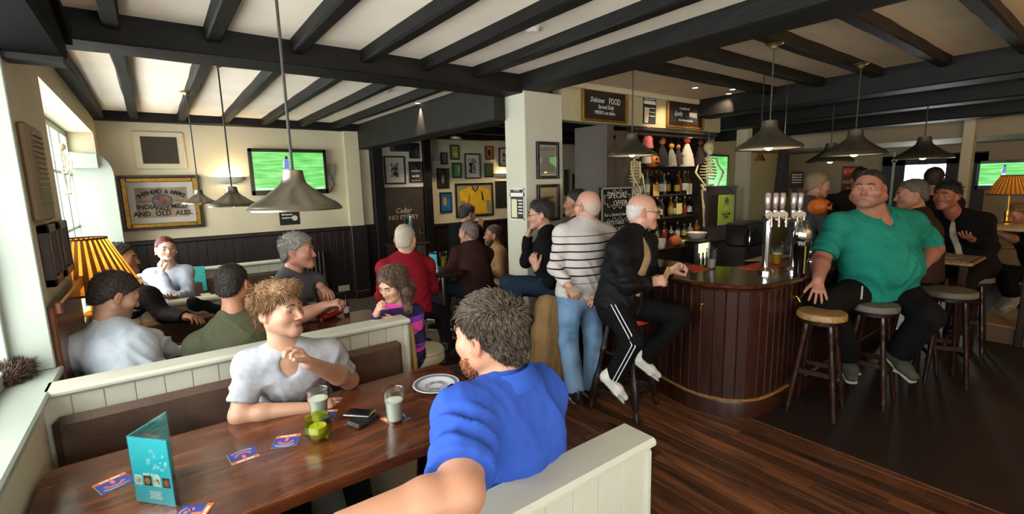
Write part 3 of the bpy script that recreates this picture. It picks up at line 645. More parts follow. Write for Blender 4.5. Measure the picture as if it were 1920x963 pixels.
    if top:
        S = Sdf(); t = top.get('t', .006); torso(S, t)
        sl = top.get('sleeve', 'long')
        for q in ('l', 'r'):
            if 'e'+q not in J: continue
            a, e, w = J['s'+q], J['e'+q], J['w'+q]; lo = top.get('loose', .008)
            if sl == 'short': S.rc(a, lerp(a, e, top.get('len', .62)), ra(0)+lo, ra(1)+lo*1.8, k=.04, cut=True)
            else: S.rc(a, e, ra(0)+lo, ra(1)+lo*1.2, k=.04); S.rc(e, lerp(e, w, top.get('len', .95)), ra(1)+lo*1.2, ra(3)+lo*1.3, k=.025, cut=True)
        if top.get('hem', True): S.ec(pv+up*.05, pv-up*top.get('drop', .04), side, .16*s*wide+t+.006+fat*.03, .112*s*deep+t+.006+belly*.5, .162*s*wide+t+.008+fat*.03, .114*s*deep+t+.008+belly*.4, k=.05, cut=True)
        cl = top.get('collar')
        if cl and cl[0] > .02:
            hgt, rad = cl; rad *= s; ax_ = unit(up+.55*unit(T(0, -.02, -.06)-nk)); sd_ = unit(side-ax_*(side@ax_)); fd_ = np.cross(ax_, sd_); c0 = nk+ax_*.012*s+fd_*.008; mbc = MB(); gap = .38 if not top.get('open') else .8
            prof = [(.96, -.015), (.97, hgt), (1.02, hgt+.006), (1.1, hgt+.002), (1.34, hgt-.042), (1.33, hgt-.05), (1.08, hgt-.016), (1.04, -.015)]; n_a = 36; vs_ = []; fs_ = []
            for i in range(n_a+1):
                a = math.pi/2+gap+(2*math.pi-2*gap)*i/n_a; fr = max(0., math.sin(a)); 
                for r_, z_ in prof: vs_.append(c0+(sd_*math.cos(a)+fd_*math.sin(a)*1.04)*rad*(r_+.10*fr*(r_-1))+ax_*(z_-.045*fr-.012*fr*(r_ > 1.2))-base)
            m_ = len(prof)
            for i in range(n_a):
                for k_ in range(m_): a, b = i*m_+k_, i*m_+(k_+1) % m_; fs_.append((a, b, b+m_, a+m_))
            fs_ += [tuple(range(m_)), tuple(range(n_a*m_, n_a*m_+m_))[::-1]]
            ob('collar', mbc.add(vs_, fs_, True), top['m'], o)
            cl = None
        if cl:
            hgt, rad = cl; ang = np.linspace(0, 2*math.pi, 13)[:-1]; c0 = nk+up*.03*s+fwd*.006
            ring = lambda h, rr, tilt: [c0+side*math.cos(a)*rr+fwd*math.sin(a)*rr*1.02+up*(h-max(0, math.sin(a))*tilt) for a in ang]
            A, B = ring(0, rad*s, .05), ring(hgt, rad*s*1.05, .05+hgt*.6)
            for i in range(12):
                if 2 <= i <= 3 and top.get('open'): continue
                j = (i+1) % 12; S.ec(lerp(A[i], B[i], .5), lerp(A[j], B[j], .5), B[i]-A[i]+B[j]-A[j], hgt*.5+.008, .009*s, hgt*.5+.008, .009*s, k=.012)
        if top.get('vneck'): S.mel(nk+fwd*.085*s*deep-up*.015*s, np.array((.04, .06, top['vneck']))*s, np.stack([side, fwd, up], 1), k=.012)
        if top.get('open'):
            wdt = top['open']; S.mel(lerp(pv, nk, .55)+fwd*(.15*deep*s+belly), np.array((wdt, .12*s+belly*.3, .36*s)), np.stack([side, fwd, up], 1), k=.015)
        g = garment(top.get('name', 'shirt'), S, top['m'], top.get('amp', .004), top.get('freq', 16), top.get('ani'))
        if top.get('label'): g['label'] = top['label']
        if top.get('under'):
            S = Sdf(); torso(S, .002); ob_ = garment('undershirt', S, top['under'], .002)
    if legs:
        S = Sdf(); t = legs.get('t', .008); hj = {q: pv+side*(.088*s*wide)*(1 if q == 'r' else -1) for q in 'lr'}
        S.ec(pv-up*.03*s, pv+up*.09*s, side, .155*s*wide+t, .108*s*deep+t, .148*s*wide+t, .104*s*deep+t, k=.05, cut=True)
        for q in 'lr':
            k_, a = J.get('k'+q), J.get('a'+q)
            if k_ is None: continue
            S.rc(hj[q], k_, .086*s*legs.get('w', 1)+t, .058*s*legs.get('w', 1)+t, k=.05)
            if a is not None: S.rc(k_, a, .058*s*legs.get('w', 1)+t, .04*s*legs.get('w', 1)+t+legs.get('flare', .008), k=.03, cut=True)
        garment('trousers', S, legs['m'], legs.get('amp', .005), 14, r=max(cr, .0125))
    if shoes:
        for q in 'lr':
            if 'a'+q not in J: continue
            a = J['a'+q]; d = shoes.get('d'+q, fwd*1.); d = unit(np.asarray(d, float)); S = Sdf(); dn = np.array((0, 0, -1.)); 
            if abs(d[2]) > .3: dn = unit(np.cross(np.cross(d, dn), d))
            sd = np.cross(d, -dn); hl = a+dn*.035*s-d*.035*s; toe = hl+d*.2*s
            S.rc(hl, hl-dn*.05*s, .038*s, .04*s, k=.03); S.ec(hl, lerp(hl, toe, .6), sd, .036*s, .036*s, .046*s, .034*s, k=.03); S.ec(lerp(hl, toe, .6), toe, sd, .046*s, .034*s, .036*s, .024*s, k=.03)
            v, f = sdf_arrays(S, .009); sh_ = arr_object('shoe', v, f, shoes['m'], o, base)
            S = Sdf(); b1 = hl+dn*.03*s; S.ec(b1-d*.012, b1+d*.12*s, sd, .04*s, .012, .05*s, .012, k=.02); S.ec(b1+d*.12*s, b1+d*.215*s, sd, .05*s, .012, .036*s, .011, k=.02)
            v, f = sdf_arrays(S, .008); arr_object('sole', v, f, shoes.get('sole', shoes['m']), sh_, base).parent = sh_
    if hair: hair_part(o, base, hd, R, hs, hair.pop('style'), hair.pop('c'), hair.pop('res', max(.006, res)), hair.pop('n', 500), hair.pop('L', .018), **hair)
    if beard: hair_part(o, base, hd, R, hs, 'beard', beard.pop('c'), beard.pop('res', max(.006, res)), beard.pop('n', 300), beard.pop('L', .01), name='beard', **beard)
    if facep is not None: face_parts(o, base, hd, R, hs, **facep)
    if extra: extra(o, base, dict(J=J, R=R, T=T, side=side, up=up, fwd=fwd, s=s))
    return o
# ---------------------------------------------------------------- furniture
TZ = .78; UPV = V(0, 0, 1)
TABLEW = wood('table_wood', '#2A1109', '#70391C', .22, (1.2, 7, 7), 1.6, coat=.3, ring=2.2, bump=.03)
DARKW = wood('dark_turned_wood', '#140906', '#34180F', .28, (8, 8, 1.5), 2., coat=.2)
BARW = wood('bar_mahogany', '#180A07', '#3A1A10', .3, (10, 10, .9), 2., coat=.25)
BARTOP = wood('bar_top_wood', '#1A0B06', '#4A2614', .15, (1, 5, 5), 2., coat=.5)
LEATHER = mat('brown_leather', '#33241D', .5, col2='#4E392D', vscale=5, bump=.25, bscale=70, vmin=.4, vmax=.7)
BRASS = mat('brass', '#B08A3E', .28, 1.)
CHROME = mat('chrome', '#C8C8CC', .12, 1.)
def booth_bench(label, x0, x1, yr0, yr1, zt, face, pad=True, name='booth_bench'):
    """painted beadboard bench: back rail yr0..yr1 at zt; face -1 seat towards -y, +1 towards +y, 0 both"""
    t = thing(name, label, 'bench', (x0, (yr0+yr1)/2, 0), world=True)
    ob('top_rail', MB().box(x0, x1, yr0, yr1, zt-.035, zt, .012), SAGE, t)
    ob('end_post', MB().box(x1-.05, x1-.004, yr0+.012, yr1-.012, 0, zt-.034, .016), SAGE, t)
    w = .108; n = int((x1-.05-x0)/w)
    for sgn, y in ((-1, yr0+.022), (1, yr1-.022)):
        me = MB().box(.0006, w-.0006, 0, .014, 0, zt-.036, .0035).mesh('plank'); me.materials.append(SAGE)
        for k in range(n+1):
            xx = x1-.05-(k+1)*w
            if xx < x0-.02: break
            o = ob('plank', me, None, t); o.location = (xx, y-(.0 if sgn < 0 else .014), 0)
    ob('core', MB().box(x0, x1-.05, yr0+.036, yr1-.036, 0, zt-.04), SAGE, t)
    for sgn in ((-1, 1) if face == 0 else (face,)):
        yb = yr0+.022 if sgn < 0 else yr1-.022; a, b = sorted((yb, yb+sgn*.44))
        ob('seat_base', MB().box(x0, x1-.06, a, b, 0, .4, .006), SAGE, t)
        ob('seat_cushion', MB().box(x0, x1-.05, a, b, .4, .48, .03), LEATHER, t)
        if pad:
            a, b = sorted((yb, yb+sgn*.06)); ob('back_pad', MB().box(x0+.02, x1-.08, a, b, zt-.4, zt-.115, .028), LEATHER, t)
    return t
booth_bench('pale painted bench in the foreground with empty rounded end', -.3, 1.264, .894, 1.04, .95, 1)
booth_bench('pale booth bench with brown leather back pad behind the grey T-shirt', -.46, 1.19, 2.64, 2.79, 1., 0)
booth_bench('pale booth bench back behind the pleated table lamp', -.46, .42, 4.34, 4.48, .98, 0)
booth_bench('pale booth bench behind the red-haired woman', -.46, 1.25, 5.95, 6.08, 1., -1)
def pub_table(label, x0, x1, y0, y1, z, name='pub_table'):
    t = thing(name, label, 'table', ((x0+x1)/2, (y0+y1)/2, 0), world=True)
    c = .05; poly = []
    for cx, cy, a0 in ((x1-c, y1-c, 0), (x0+c, y1-c, 90), (x0+c, y0+c, 180), (x1-c, y0+c, 270)):
        poly += [(cx+c*math.cos(math.radians(a0+a)), cy+c*math.sin(math.radians(a0+a))) for a in (0, 30, 60, 90)]
    top = MB().prism(poly, z-.042, z-.004); n = len(poly)
    cx, cy = (x0+x1)/2, (y0+y1)/2; ins = [(x-.005*np.sign(x-cx), y-.005*np.sign(y-cy)) for x, y in poly]; top.prism(ins, z-.004, z)
    ob('table_top', top, TABLEW, t)
    for xx in (x0+.25, x1-.3):
        ob('pedestal', MB().lathe([(.03, .06), (.055, .1), (.04, .2), (.05, .35), (.035, .5), (.06, z-.08), (.06, z-.045)], (xx, cy, 0), 14), DARKW, t)
        ob('foot', MB().box(xx-.04, xx+.04, y0+.1, y1-.1, 0, .07, .015), DARKW, t)
    return t
def zq(x, y): return zp(x, y, TZ)
ta = zq(37, 895); tb = zq(480, 960); tc_ = zq(822, 684)
pub_table('long glossy brown table in the foreground', -.44, tc_[0]+.02, tb[1]+.01, ta[1], TZ)
TZ2 = .82
pub_table('brown table crossed by the navy sleeve behind the olive jacket', -.4, 1.32, 3.2, 3.74, TZ2)
pub_table('brown table in front of the red-haired woman', -.4, 1.2, 4.75, 5.3, .76)
# ---- stools
def turned_stool(label, loc, seat_m, h=.79, r=.165, rz=.3, spread=.2, square=False, seat_label=None, leg_m=None):
    t = thing('bar_stool', label, 'stool', loc, rz); leg_m = leg_m or DARKW
    s = ob('seat', MB().lathe([(0, h-.055), (r*.93, h-.055), (r, h-.045), (r, h-.012), (r*.95, h), (r*.6, h+.004), (0, h+.002)], n=28), seat_m, t)
    if seat_label: s['label'] = seat_label
    ob('seat_ring', MB().lathe([(r*.55, h-.085), (r*.82, h-.085), (r*.82, h-.056), (r*.55, h-.056)], n=24), leg_m, t)
    tips = []
    for k in range(4):
        a = math.pi/4+k*math.pi/2; d = V(math.cos(a), math.sin(a), 0); p0 = d*(r*.62)+V(0, 0, h-.06); p1 = d*spread+V(0, 0, 0); tips.append((p0, p1))
        if square:
            ts = [0, .12, .3, .34, .36, .55, .6, .64, .86, .88, .9, .93, 1.]; rr = [.02, .022, .022, .026, .018, .019, .026, .03, .03, .02, .016, .024, .018]
        else: ts = [0, .08, .14, .17, .2, .23, .3, .55, .62, .65, .68, .72, .76, .86, .9, .93, .97, 1.]; rr = [.019, .02, .024, .017, .024, .016, .018, .022, .018, .024, .017, .024, .018, .019, .015, .022, .015, .017]
        ob('leg', MB().tube([p0+(p1-p0)*q for q in ts], rr, 10), leg_m, t)
    z1 = .16 if square else .27; fr = lambda z: 1-z/(h-.06)
    for k in range(4):
        zz = z1 if k % 2 == 0 else z1+(.0 if square else .06); a, b = tips[k], tips[(k+1) % 4]; pa = a[0]+(a[1]-a[0])*fr(zz); pb = b[0]+(b[1]-b[0])*fr(zz); d = unit(pb-pa); n_ = np.cross(d, UPV); M = Matrix(((d[0], n_[0], 0, (pa[0]+pb[0])/2), (d[1], n_[1], 0, (pa[1]+pb[1])/2), (0, 0, 1, (pa[2]+pb[2])/2), (0, 0, 0, 1))); L = np.linalg.norm(pb-pa)/2
        ob('stretcher', MB().box(-L, L, -.011, .011, -.02, .02, .004, M=M), leg_m, t)
    return t

SEATW = wood('worn_seat_wood', '#6A4C2C', '#A8834F', .45, (1.5, 8, 8), 2.)
GREYS = mat('grey_worn_seat', '#57524A', .6, var=.2, vscale=9); REDS = mat('red_vinyl', '#A3241C', .45, bump=.05)
ps = zp(1541, 583, .79); turned_stool('empty bar stool with pale round wooden seat and turned legs', (ps[0], ps[1], 0), SEATW, rz=.15, spread=.22)
turned_stool('grey-topped bar stool under the man in the green shirt', tuple(zp(1640, 568, .8)[:2])+(0,), GREYS, h=.8, rz=.05, spread=.21)
turned_stool('dark bar stool with grey seat right of the green shirt', (5.35, .92, 0), GREYS, h=.82, rz=.5, r=.19)
turned_stool('red-seated bar stool with scuffed square legs', (2.86, 2.36, 0), REDS, h=.78, r=.2, rz=.25, spread=.28, square=True, leg_m=mat('scuffed_black_legs', '#1a100c', .4, col2='#7a5026', vscale=14, vmin=.28, vmax=.34))
pb_ = dp(1036, 560, 4.22); turned_stool('bar stool hidden under the draped tan coat', (pb_[0], pb_[1], 0), DARKW, h=.74, rz=.2)
pm = dp(893, 560, 5.02); turned_stool('stool under the bald man in maroon', (pm[0], pm[1], 0), GREYS, h=.62, rz=.2)
pm = dp(766, 590, 4.35); turned_stool('dark stool under the white-haired man in red', (pm[0], pm[1], 0), GREYS, h=.6, rz=.5)
pm = dp(935, 520, 5.9); turned_stool('stool under the bearded man', (pm[0], pm[1], 0), GREYS, h=.5, rz=.5)
pm = dp(1822, 530, 4.75); turned_stool('dark stool under the black overcoat', (pm[0], pm[1], 0), GREYS, h=.78, rz=.1)
pm = dp(1725, 500, 4.28); turned_stool('dark stool under the brown-jacketed man', (pm[0], pm[1], 0), GREYS, h=.78, rz=.7)
pm = dp(1955, 535, 5.4); turned_stool('dark stool at the right frame edge', (pm[0], pm[1], 0), GREYS, h=.6, rz=.7)
# low upholstered stools
def low_stool(label, loc, h=.48, r=.19):
    t = thing('low_stool', label, 'stool', loc); CR_ = mat('cream_vinyl', '#A79B7C', .5, var=.06)
    s = ob('seat', MB().lathe([(0, h-.1), (r*.96, h-.1), (r, h-.09), (r, h-.02), (r*.94, h), (r*.5, h+.012), (0, h+.014)], n=28), CR_, t)
    ob('piping', MB().lathe([(r*1.0, h-.024), (r*1.02, h-.018), (r*1.0, h-.012)], n=28), mat('cream_piping', '#8f8263', .5), s)
    for k in range(4):
        a = k*math.pi/2+.4; d = V(math.cos(a), math.sin(a), 0); ob('leg', MB().tube([d*r*.7+V(0, 0, h-.1), d*r*.85], [.022, .015], 10), DARKW, t)
pl_ = zp(790, 652, .48); low_stool('low round cream-topped stool beside the girl', (pl_[0], pl_[1], 0))
pg = dp(766, 645, 3.2); low_stool('low cream stool under the girl', (pg[0]+.02, pg[1]+.02, 0), .44, .17)
# coat draped over the stool
S = Sdf(); c0 = V(pb_[0], pb_[1], 0)+V(-.06, -.08, 0); sd_ = unit(V(CR[0], CR[1], 0))
S.ec(c0+V(0, 0, .74), c0+V(0, 0, .5), sd_, .17, .14, .2, .16, k=.04); S.ec(c0+V(0, 0, .5), c0+V(0, 0, .12), sd_, .2, .16, .23, .17, k=.04, cut=True)
v, f = sdf_arrays(S, .01); n_ = vnormals(v, f); v = v+n_*(wavy(v, 16, 3, 5, (1, 1, .12))*.022+wavy(v, 40, 9, 4, (1, 1, .2))*.006)[:, None]
b_ = V(c0[0], c0[1], .1); o = arr_object('coat', v, f, cloth('tan_cotton_twill', '#8A6B47', .85, bump=.1), None, b_); o.location = b_; meta(o, 'tan coat draped over a stool beside the striped sweater', 'coat')
# ---- small round tables
def round_table(label, loc, h, r):
    t = thing('round_table', label, 'table', loc)
    ob('table_top', MB().lathe([(0, h-.03), (r, h-.03), (r+.008, h-.02), (r+.008, h-.006), (r, h), (0, h)], n=32), DARKW, t)
    ob('pedestal', MB().lathe([(.035, .03), (.05, .2), (.03, .4), (.05, h-.1), (.03, h-.03)], n=14), DARKW, t); ob('base', MB().lathe([(0, 0), (.2, 0), (.2, .015), (.05, .04), (0, .04)], n=20), DARKW, t)
pr_ = zp(828, 506, .95); RT1 = (pr_[0], pr_[1]); round_table('dark round table between the red shirt and the maroon jumper', (pr_[0], pr_[1], 0), .95, .26)
q1, q2 = zp(1700, 480, 1.), zp(1838, 482, 1.)
t = thing('high_table', 'high table with papers behind the green shirt', 'table', (q1[0], q1[1], 0), world=True)
ob('table_top', MB().box(5.75, 6.6, .85, 1.5, .97, 1., .008), SEATW, t)
for xx, yy in ((5.82, .92), (6.52, .92), (5.82, 1.42), (6.52, 1.42)): ob('leg', MB().box(xx-.03, xx+.03, yy-.03, yy+.03, 0, .97, .006), DARKW, t)
solo('newspaper', MB().box(5.8, 6.3, .9, 1.2, 1.0, 1.004).box(5.95, 6.4, 1.0, 1.28, 1.004, 1.008), mat('newsprint', '#A89A80', .8, col2='#6f6658', vscale=30), (6., 1., 1.), 'open newspaper on the high table by the green elbow', 'newspaper')
t = thing('side_table', 'pale-topped table at the right edge carrying a pleated lamp', 'table', (7.2, .85, 0), world=True)
ob('table_top', MB().box(6.9, 7.9, .55, 1.25, 1.2, 1.235, .008), mat('pale_table_top', '#9C8563', .5), t)
for xx, yy in ((6.98, .62), (7.8, .62), (6.98, 1.18), (7.8, 1.18)): ob('leg', MB().box(xx-.03, xx+.03, yy-.03, yy+.03, 0, 1.2, .006), DARKW, t)
pz = zp(1845, 600, .2)
t = thing('platform_step', 'low tan step catching light at the right edge', 'step', (pz[0], pz[1], 0), world=True)
ob('tread', MB().box(pz[0]-.1, pz[0]+1.6, pz[1]-1.0, pz[1]+.05, .17, .2, .01), mat('tan_step_wood', '#8A6A42', .5, var=.15), t); ob('riser', MB().box(pz[0]-.08, pz[0]+1.6, pz[1]-1.0, pz[1]+.03, 0, .17), mat('step_riser', '#5C4A33', .7), t)
# ---------------------------------------------------------------- bar counter
BZ = 1.05
path = [V(3.42, 3.3, 0), V(3.42, 2.75, 0), V(3.36, 2.45, 0), V(3.29, 2.2, 0), V(3.255, 2.0, 0), V(3.285, 1.83, 0), V(3.37, 1.7, 0), V(3.5, 1.62, 0), V(3.7, 1.59, 0), V(4.1, 1.585, 0), V(4.6, 1.585, 0), V(5.3, 1.6, 0), V(6.5, 1.6, 0)]
def resample(pts, step):
    P = [pts[0]]; 
    for i in range(len(pts)-1):
        p0, p1, p2, p3 = pts[max(i-1, 0)], pts[i], pts[i+1], pts[min(i+2, len(pts)-1)]
        for t in np.linspace(0, 1, 13)[1:]: P.append(.5*((2*p1)+(-p0+p2)*t+(2*p0-5*p1+4*p2-p3)*t*t+(-p0+3*p1-3*p2+p3)*t**3))
    P = np.array(P); d = np.r_[0, np.cumsum(np.linalg.norm(np.diff(P, axis=0), axis=1))]; n = int(d[-1]/step); s = np.linspace(0, d[-1], n+1)
    return np.stack([np.interp(s, d, P[:, i]) for i in range(3)], 1)
BP = resample(path, .085)
tg = np.gradient(BP, axis=0); tg /= np.linalg.norm(tg, axis=1)[:, None]; nrm = np.stack([tg[:, 1], -tg[:, 0], 0*tg[:, 0]], 1)     # towards the drinkers?
if (nrm[4] @ V(-1, 0, 0)) < 0: nrm = -nrm
bar = thing('bar_counter', 'curved dark mahogany bar counter', 'bar', (3.6, 1.9, 0), world=True)
for i in range(len(BP)-1):
    a, b = BP[i], BP[i+1]; t_ = unit(b-a); n0 = unit(nrm[i]+nrm[i+1]); L = np.linalg.norm(b-a)
    M = Matrix(((t_[0], n0[0], 0, (a[0]+b[0])/2), (t_[1], n0[1], 0, (a[1]+b[1])/2), (0, 0, 1, 0), (0, 0, 0, 1)))
    ob('plank', MB().box(-L/2+.0015, L/2-.0015, -.03, 0, .13, BZ-.06, .006, M=M), BARW, bar)
def sweep(prof, off=0.):
    """profile (out, z) swept along the bar front"""
    vs = []; fs = []; m = len(prof)
    for p, n0 in zip(BP, nrm):
        for o_, z in prof: vs.append((p[0]+n0[0]*(o_+off), p[1]+n0[1]*(o_+off), z))
    for i in range(len(BP)-1):
        for k in range(m-1): a = i*m+k; fs.append((a, a+1, a+m+1, a+m))
    return MB().add(vs, fs, True)
ob('skirting', sweep([(-.02, 0), (.018, 0), (.018, .1), (.01, .125), (-.02, .13)]), BARW, bar)
ob('foot_bead', sweep([(.006, .128), (.02, .13), (.022, .138), (.014, .146), (.0, .146)]), wood('worn_bead_wood', '#5a3a1c', '#9a7040', .3), bar)
ob('nosing', sweep([(-.02, BZ-.075), (.03, BZ-.07), (.055, BZ-.062), (.06, BZ-.05), (.05, BZ-.045), (.075, BZ-.04), (.09, BZ-.028), (.092, BZ-.014), (.084, BZ-.003), (.07, BZ)]), BARTOP, bar)
rimp = [(p[0]+n0[0]*.07, p[1]+n0[1]*.07) for p, n0 in zip(BP, nrm)]; inn = [(6.5, 2.02), (4.1, 2.02), (3.95, 2.06), (3.86, 2.18), (3.84, 2.4), (3.84, 3.3)]
ob('counter_top', MB().prism(rimp+inn, BZ-.03, BZ), BARTOP, bar); cb_ = MB()
for p, q in zip(inn, inn[1:]): cb_.add([(p[0], p[1], 0), (q[0], q[1], 0), (q[0], q[1], BZ-.03), (p[0], p[1], BZ-.03)], [(0, 1, 2, 3)])
ob('counter_back', cb_, BARW, bar); ob('end_panel', MB().box(6.48, 6.5, 1.6, 2.02, 0, BZ-.03), BARW, bar)
def hook(px, py, label):
    p = zp(px, py, .86); q = BP[np.argmin(np.linalg.norm(BP[:, :2]-p[:2], axis=1))]; i = np.argmin(np.linalg.norm(BP-q, axis=1)); n0 = nrm[i]; b = V(q[0], q[1], .86)+n0*.002
    solo('coat_hook', MB().tube([b, b+n0*.03+V(0, 0, -.01), b+n0*.045+V(0, 0, .02), b+n0*.06+V(0, 0, .055)], [.006, .005, .005, .008], 8).tube([b+n0*.004, b+n0*.03+V(0, 0, -.04), b+n0*.045+V(0, 0, -.02)], .005, 8).ball(b, .013), BRASS, b, label, 'hook')
hook(1297, 575, 'brass coat hook on the bar front by the black-trousered knee'); hook(1462, 552, 'brass coat hook on the bar front near the empty stool')
# ---- back bar: dark worktop, cupboards, shelves
bb = thing('back_bar', 'dark back-bar cabinet with bottle shelves and cornice', 'cabinet', (5., 3.7, 0), world=True)
BK = mat('back_bar_brown', '#2A201A', .5, var=.15); TAUPE = mat('taupe_panel_paint', '#4A4038', .55, var=.06)
ob('side_panel', MB().box(3.98, 4.1, 3.56, 4.05, 0, 2.42, .006).box(4.1, 4.5, 3.6, 4.05, 0, 2.36), TAUPE, bb)
ob('panel_moulding', MB().box(4.12, 4.16, 3.585, 3.6, 1.1, 2.3, .004).box(4.44, 4.48, 3.585, 3.6, 1.1, 2.3, .004).box(4.12, 4.48, 3.585, 3.6, 2.26, 2.3, .004), TAUPE, bb)
ob('back_panel', MB().box(4.5, 6.02, 3.96, 4.0, .9, 2.4), BK, bb)
ob('right_panel', MB().box(5.98, 6.03, 3.6, 4.0, 0, 2.4, .005), BK, bb)
ob('cornice', MB().box(4.42, 6.1, 3.5, 4.0, 2.36, 2.4, .01).box(4.46, 6.06, 3.53, 4., 2.32, 2.36, .01), BK, bb)
ob('base_cupboard', MB().box(4.1, 6.4, 3.2, 4., 0, 1.02, .006), BK, bb); ob('worktop', MB().box(4.0, 6.4, 3.14, 4., 1.02, 1.05, .008), BARW, bb)
for z in (1.985, 1.62, 1.33): ob('shelf', MB().box(4.52, 5.98, 3.68, 3.96, z-.02, z, .003), BK, bb)
ob('mirror', MB().box(4.54, 5.96, 3.945, 3.958, 1.06, 2.3), mat('dim_bar_mirror', '#5C4C3A', .12, .9), bb)
# lower run with fridge in front
a_, b2 = yp(1307, 457, 3.05), yp(1327, 499, 3.05)
fr_ = thing('bar_fridge', 'glass-fronted bottle fridge glowing behind the bar', 'fridge', ((a_[0]+b2[0])/2, 3.1, 0), world=True); fx0, fx1, fz0, fz1 = a_[0], b2[0], b2[2], a_[2]
ob('cabinet', MB().box(fx0-.04, fx1+.04, 3.06, 3.19, 0, fz1+.03, .005), mat('black_appliance', '#15120f', .35), fr_)
ob('lit_interior', MB().box(fx0, fx1, 3.052, 3.06, fz0-.4, fz1), mat('fridge_glow', '#E8E2CF', .4, emit=.9, ecol='#F2E6C4'), fr_)
ob('door_frame', MB().box(fx0-.03, fx0, 3.03, 3.06, fz0-.4, fz1+.03, .003).box(fx1, fx1+.03, 3.03, 3.06, fz0-.4, fz1+.03, .003).box(fx0-.03, fx1+.03, 3.03, 3.06, fz1, fz1+.03, .003), mat('steel_trim', '#8b8b88', .3, .8), fr_)
for k in range(3): ob('bottle', MB().lathe([(0, 0), (.022, 0), (.022, .1), (.01, .14), (.01, .18), (0, .18)], (fx0+(k+.5)*(fx1-fx0)/3, 3.045, fz0), 10), mat('fridge_bottle', '#3a2a18', .2), fr_)
# ---------------------------------------------------------------- lamps
WARM = (1., .72, .42)
PEW = mat('aged_pewter', '#7A7263', .32, .85, var=.15, vscale=6); CORD = mat('lamp_cord', '#2a251f', .6)
def pendant(label, loc, ztop, r, power=14, sc=1., group=None):
    t = thing('pendant_lamp', label, 'lamp', loc, group=group); k = r/.21
    prof = [(.21, 0), (.208, .012), (.19, .03), (.15, .052), (.105, .085), (.078, .105), (.058, .125), (.05, .15), (.046, .185), (0, .19)]
    inner = [(.2, .004), (.186, .024), (.148, .045), (.1, .08), (.06, .115), (0, .12)]
    ob('shade', MB().lathe([(a*k, b*k) for a, b in prof], n=36), PEW, t); ob('reflector', MB().lathe([(a*k, b*k) for a, b in inner], n=36), mat('lamp_inside', '#D8C9A8', .5), t)
    ob('rim', MB().lathe([(.2*k, .0), (.212*k, -.003), (.214*k, .004), (.208*k, .01)], n=36), PEW, t)
    ob('bulb', MB().lathe([(0, -.012*k), (.02*k, -.006*k), (.03*k, .02*k), (.024*k, .05*k), (.012*k, .08*k), (0, .08*k)], n=14), mat('warm_bulb', '#FFE6B8', .4, emit=6., ecol='#FFD08A'), t)
    ob('cord', MB().tube([(0, 0, .18*k), (.0, 0, ztop-loc[2])], .0055, 8), CORD, t)
    ob('ceiling_rose', MB().lathe([(0, -.04), (.02, -.035), (.03, -.015), (.055, -.006), (.06, 0), (0, 0)], (0, 0, ztop-loc[2]), 20), mat('rose_brass', '#8d7a52', .35, .9), t)
    lamp('POINT', (0, 0, .03*k), power, WARM, t, .03*k)
    return t
for lab, px, py, D, r, zt, pw in (('nearest pewter pendant lamp over the long table', 555, 392, 1.8, .165, 2.8, 6), ('pewter pendant lamp in front of the wall sconce', 438, 386, 3.55, .163, 2.72, 8), ('small distant pewter pendant in front of the framed ale sign', 375, 381, 4.5, .142, 2.72, 8),
        ('pewter pendant lamp hanging before the back bar', 1185, 292, 4.1, .208, 2.8, 20), ('pewter pendant lamp over the curved bar', 1441, 279, 3.4, .222, 2.72, 20), ('pewter pendant lamp above the green shirt', 1601, 291, 4.05, .24, 2.72, 10),
        ('small dark pendant lamp beyond the barman', 1556, 304, 5.6, .25, 2.7, 18), ('dark pendant lamp in front of the bright door', 1730, 297, 5.1, .26, 2.7, 10)):
    p = dp(px, py, D); pendant(lab, tuple(p), zt, r, pw, group='pewter pendant lamps')
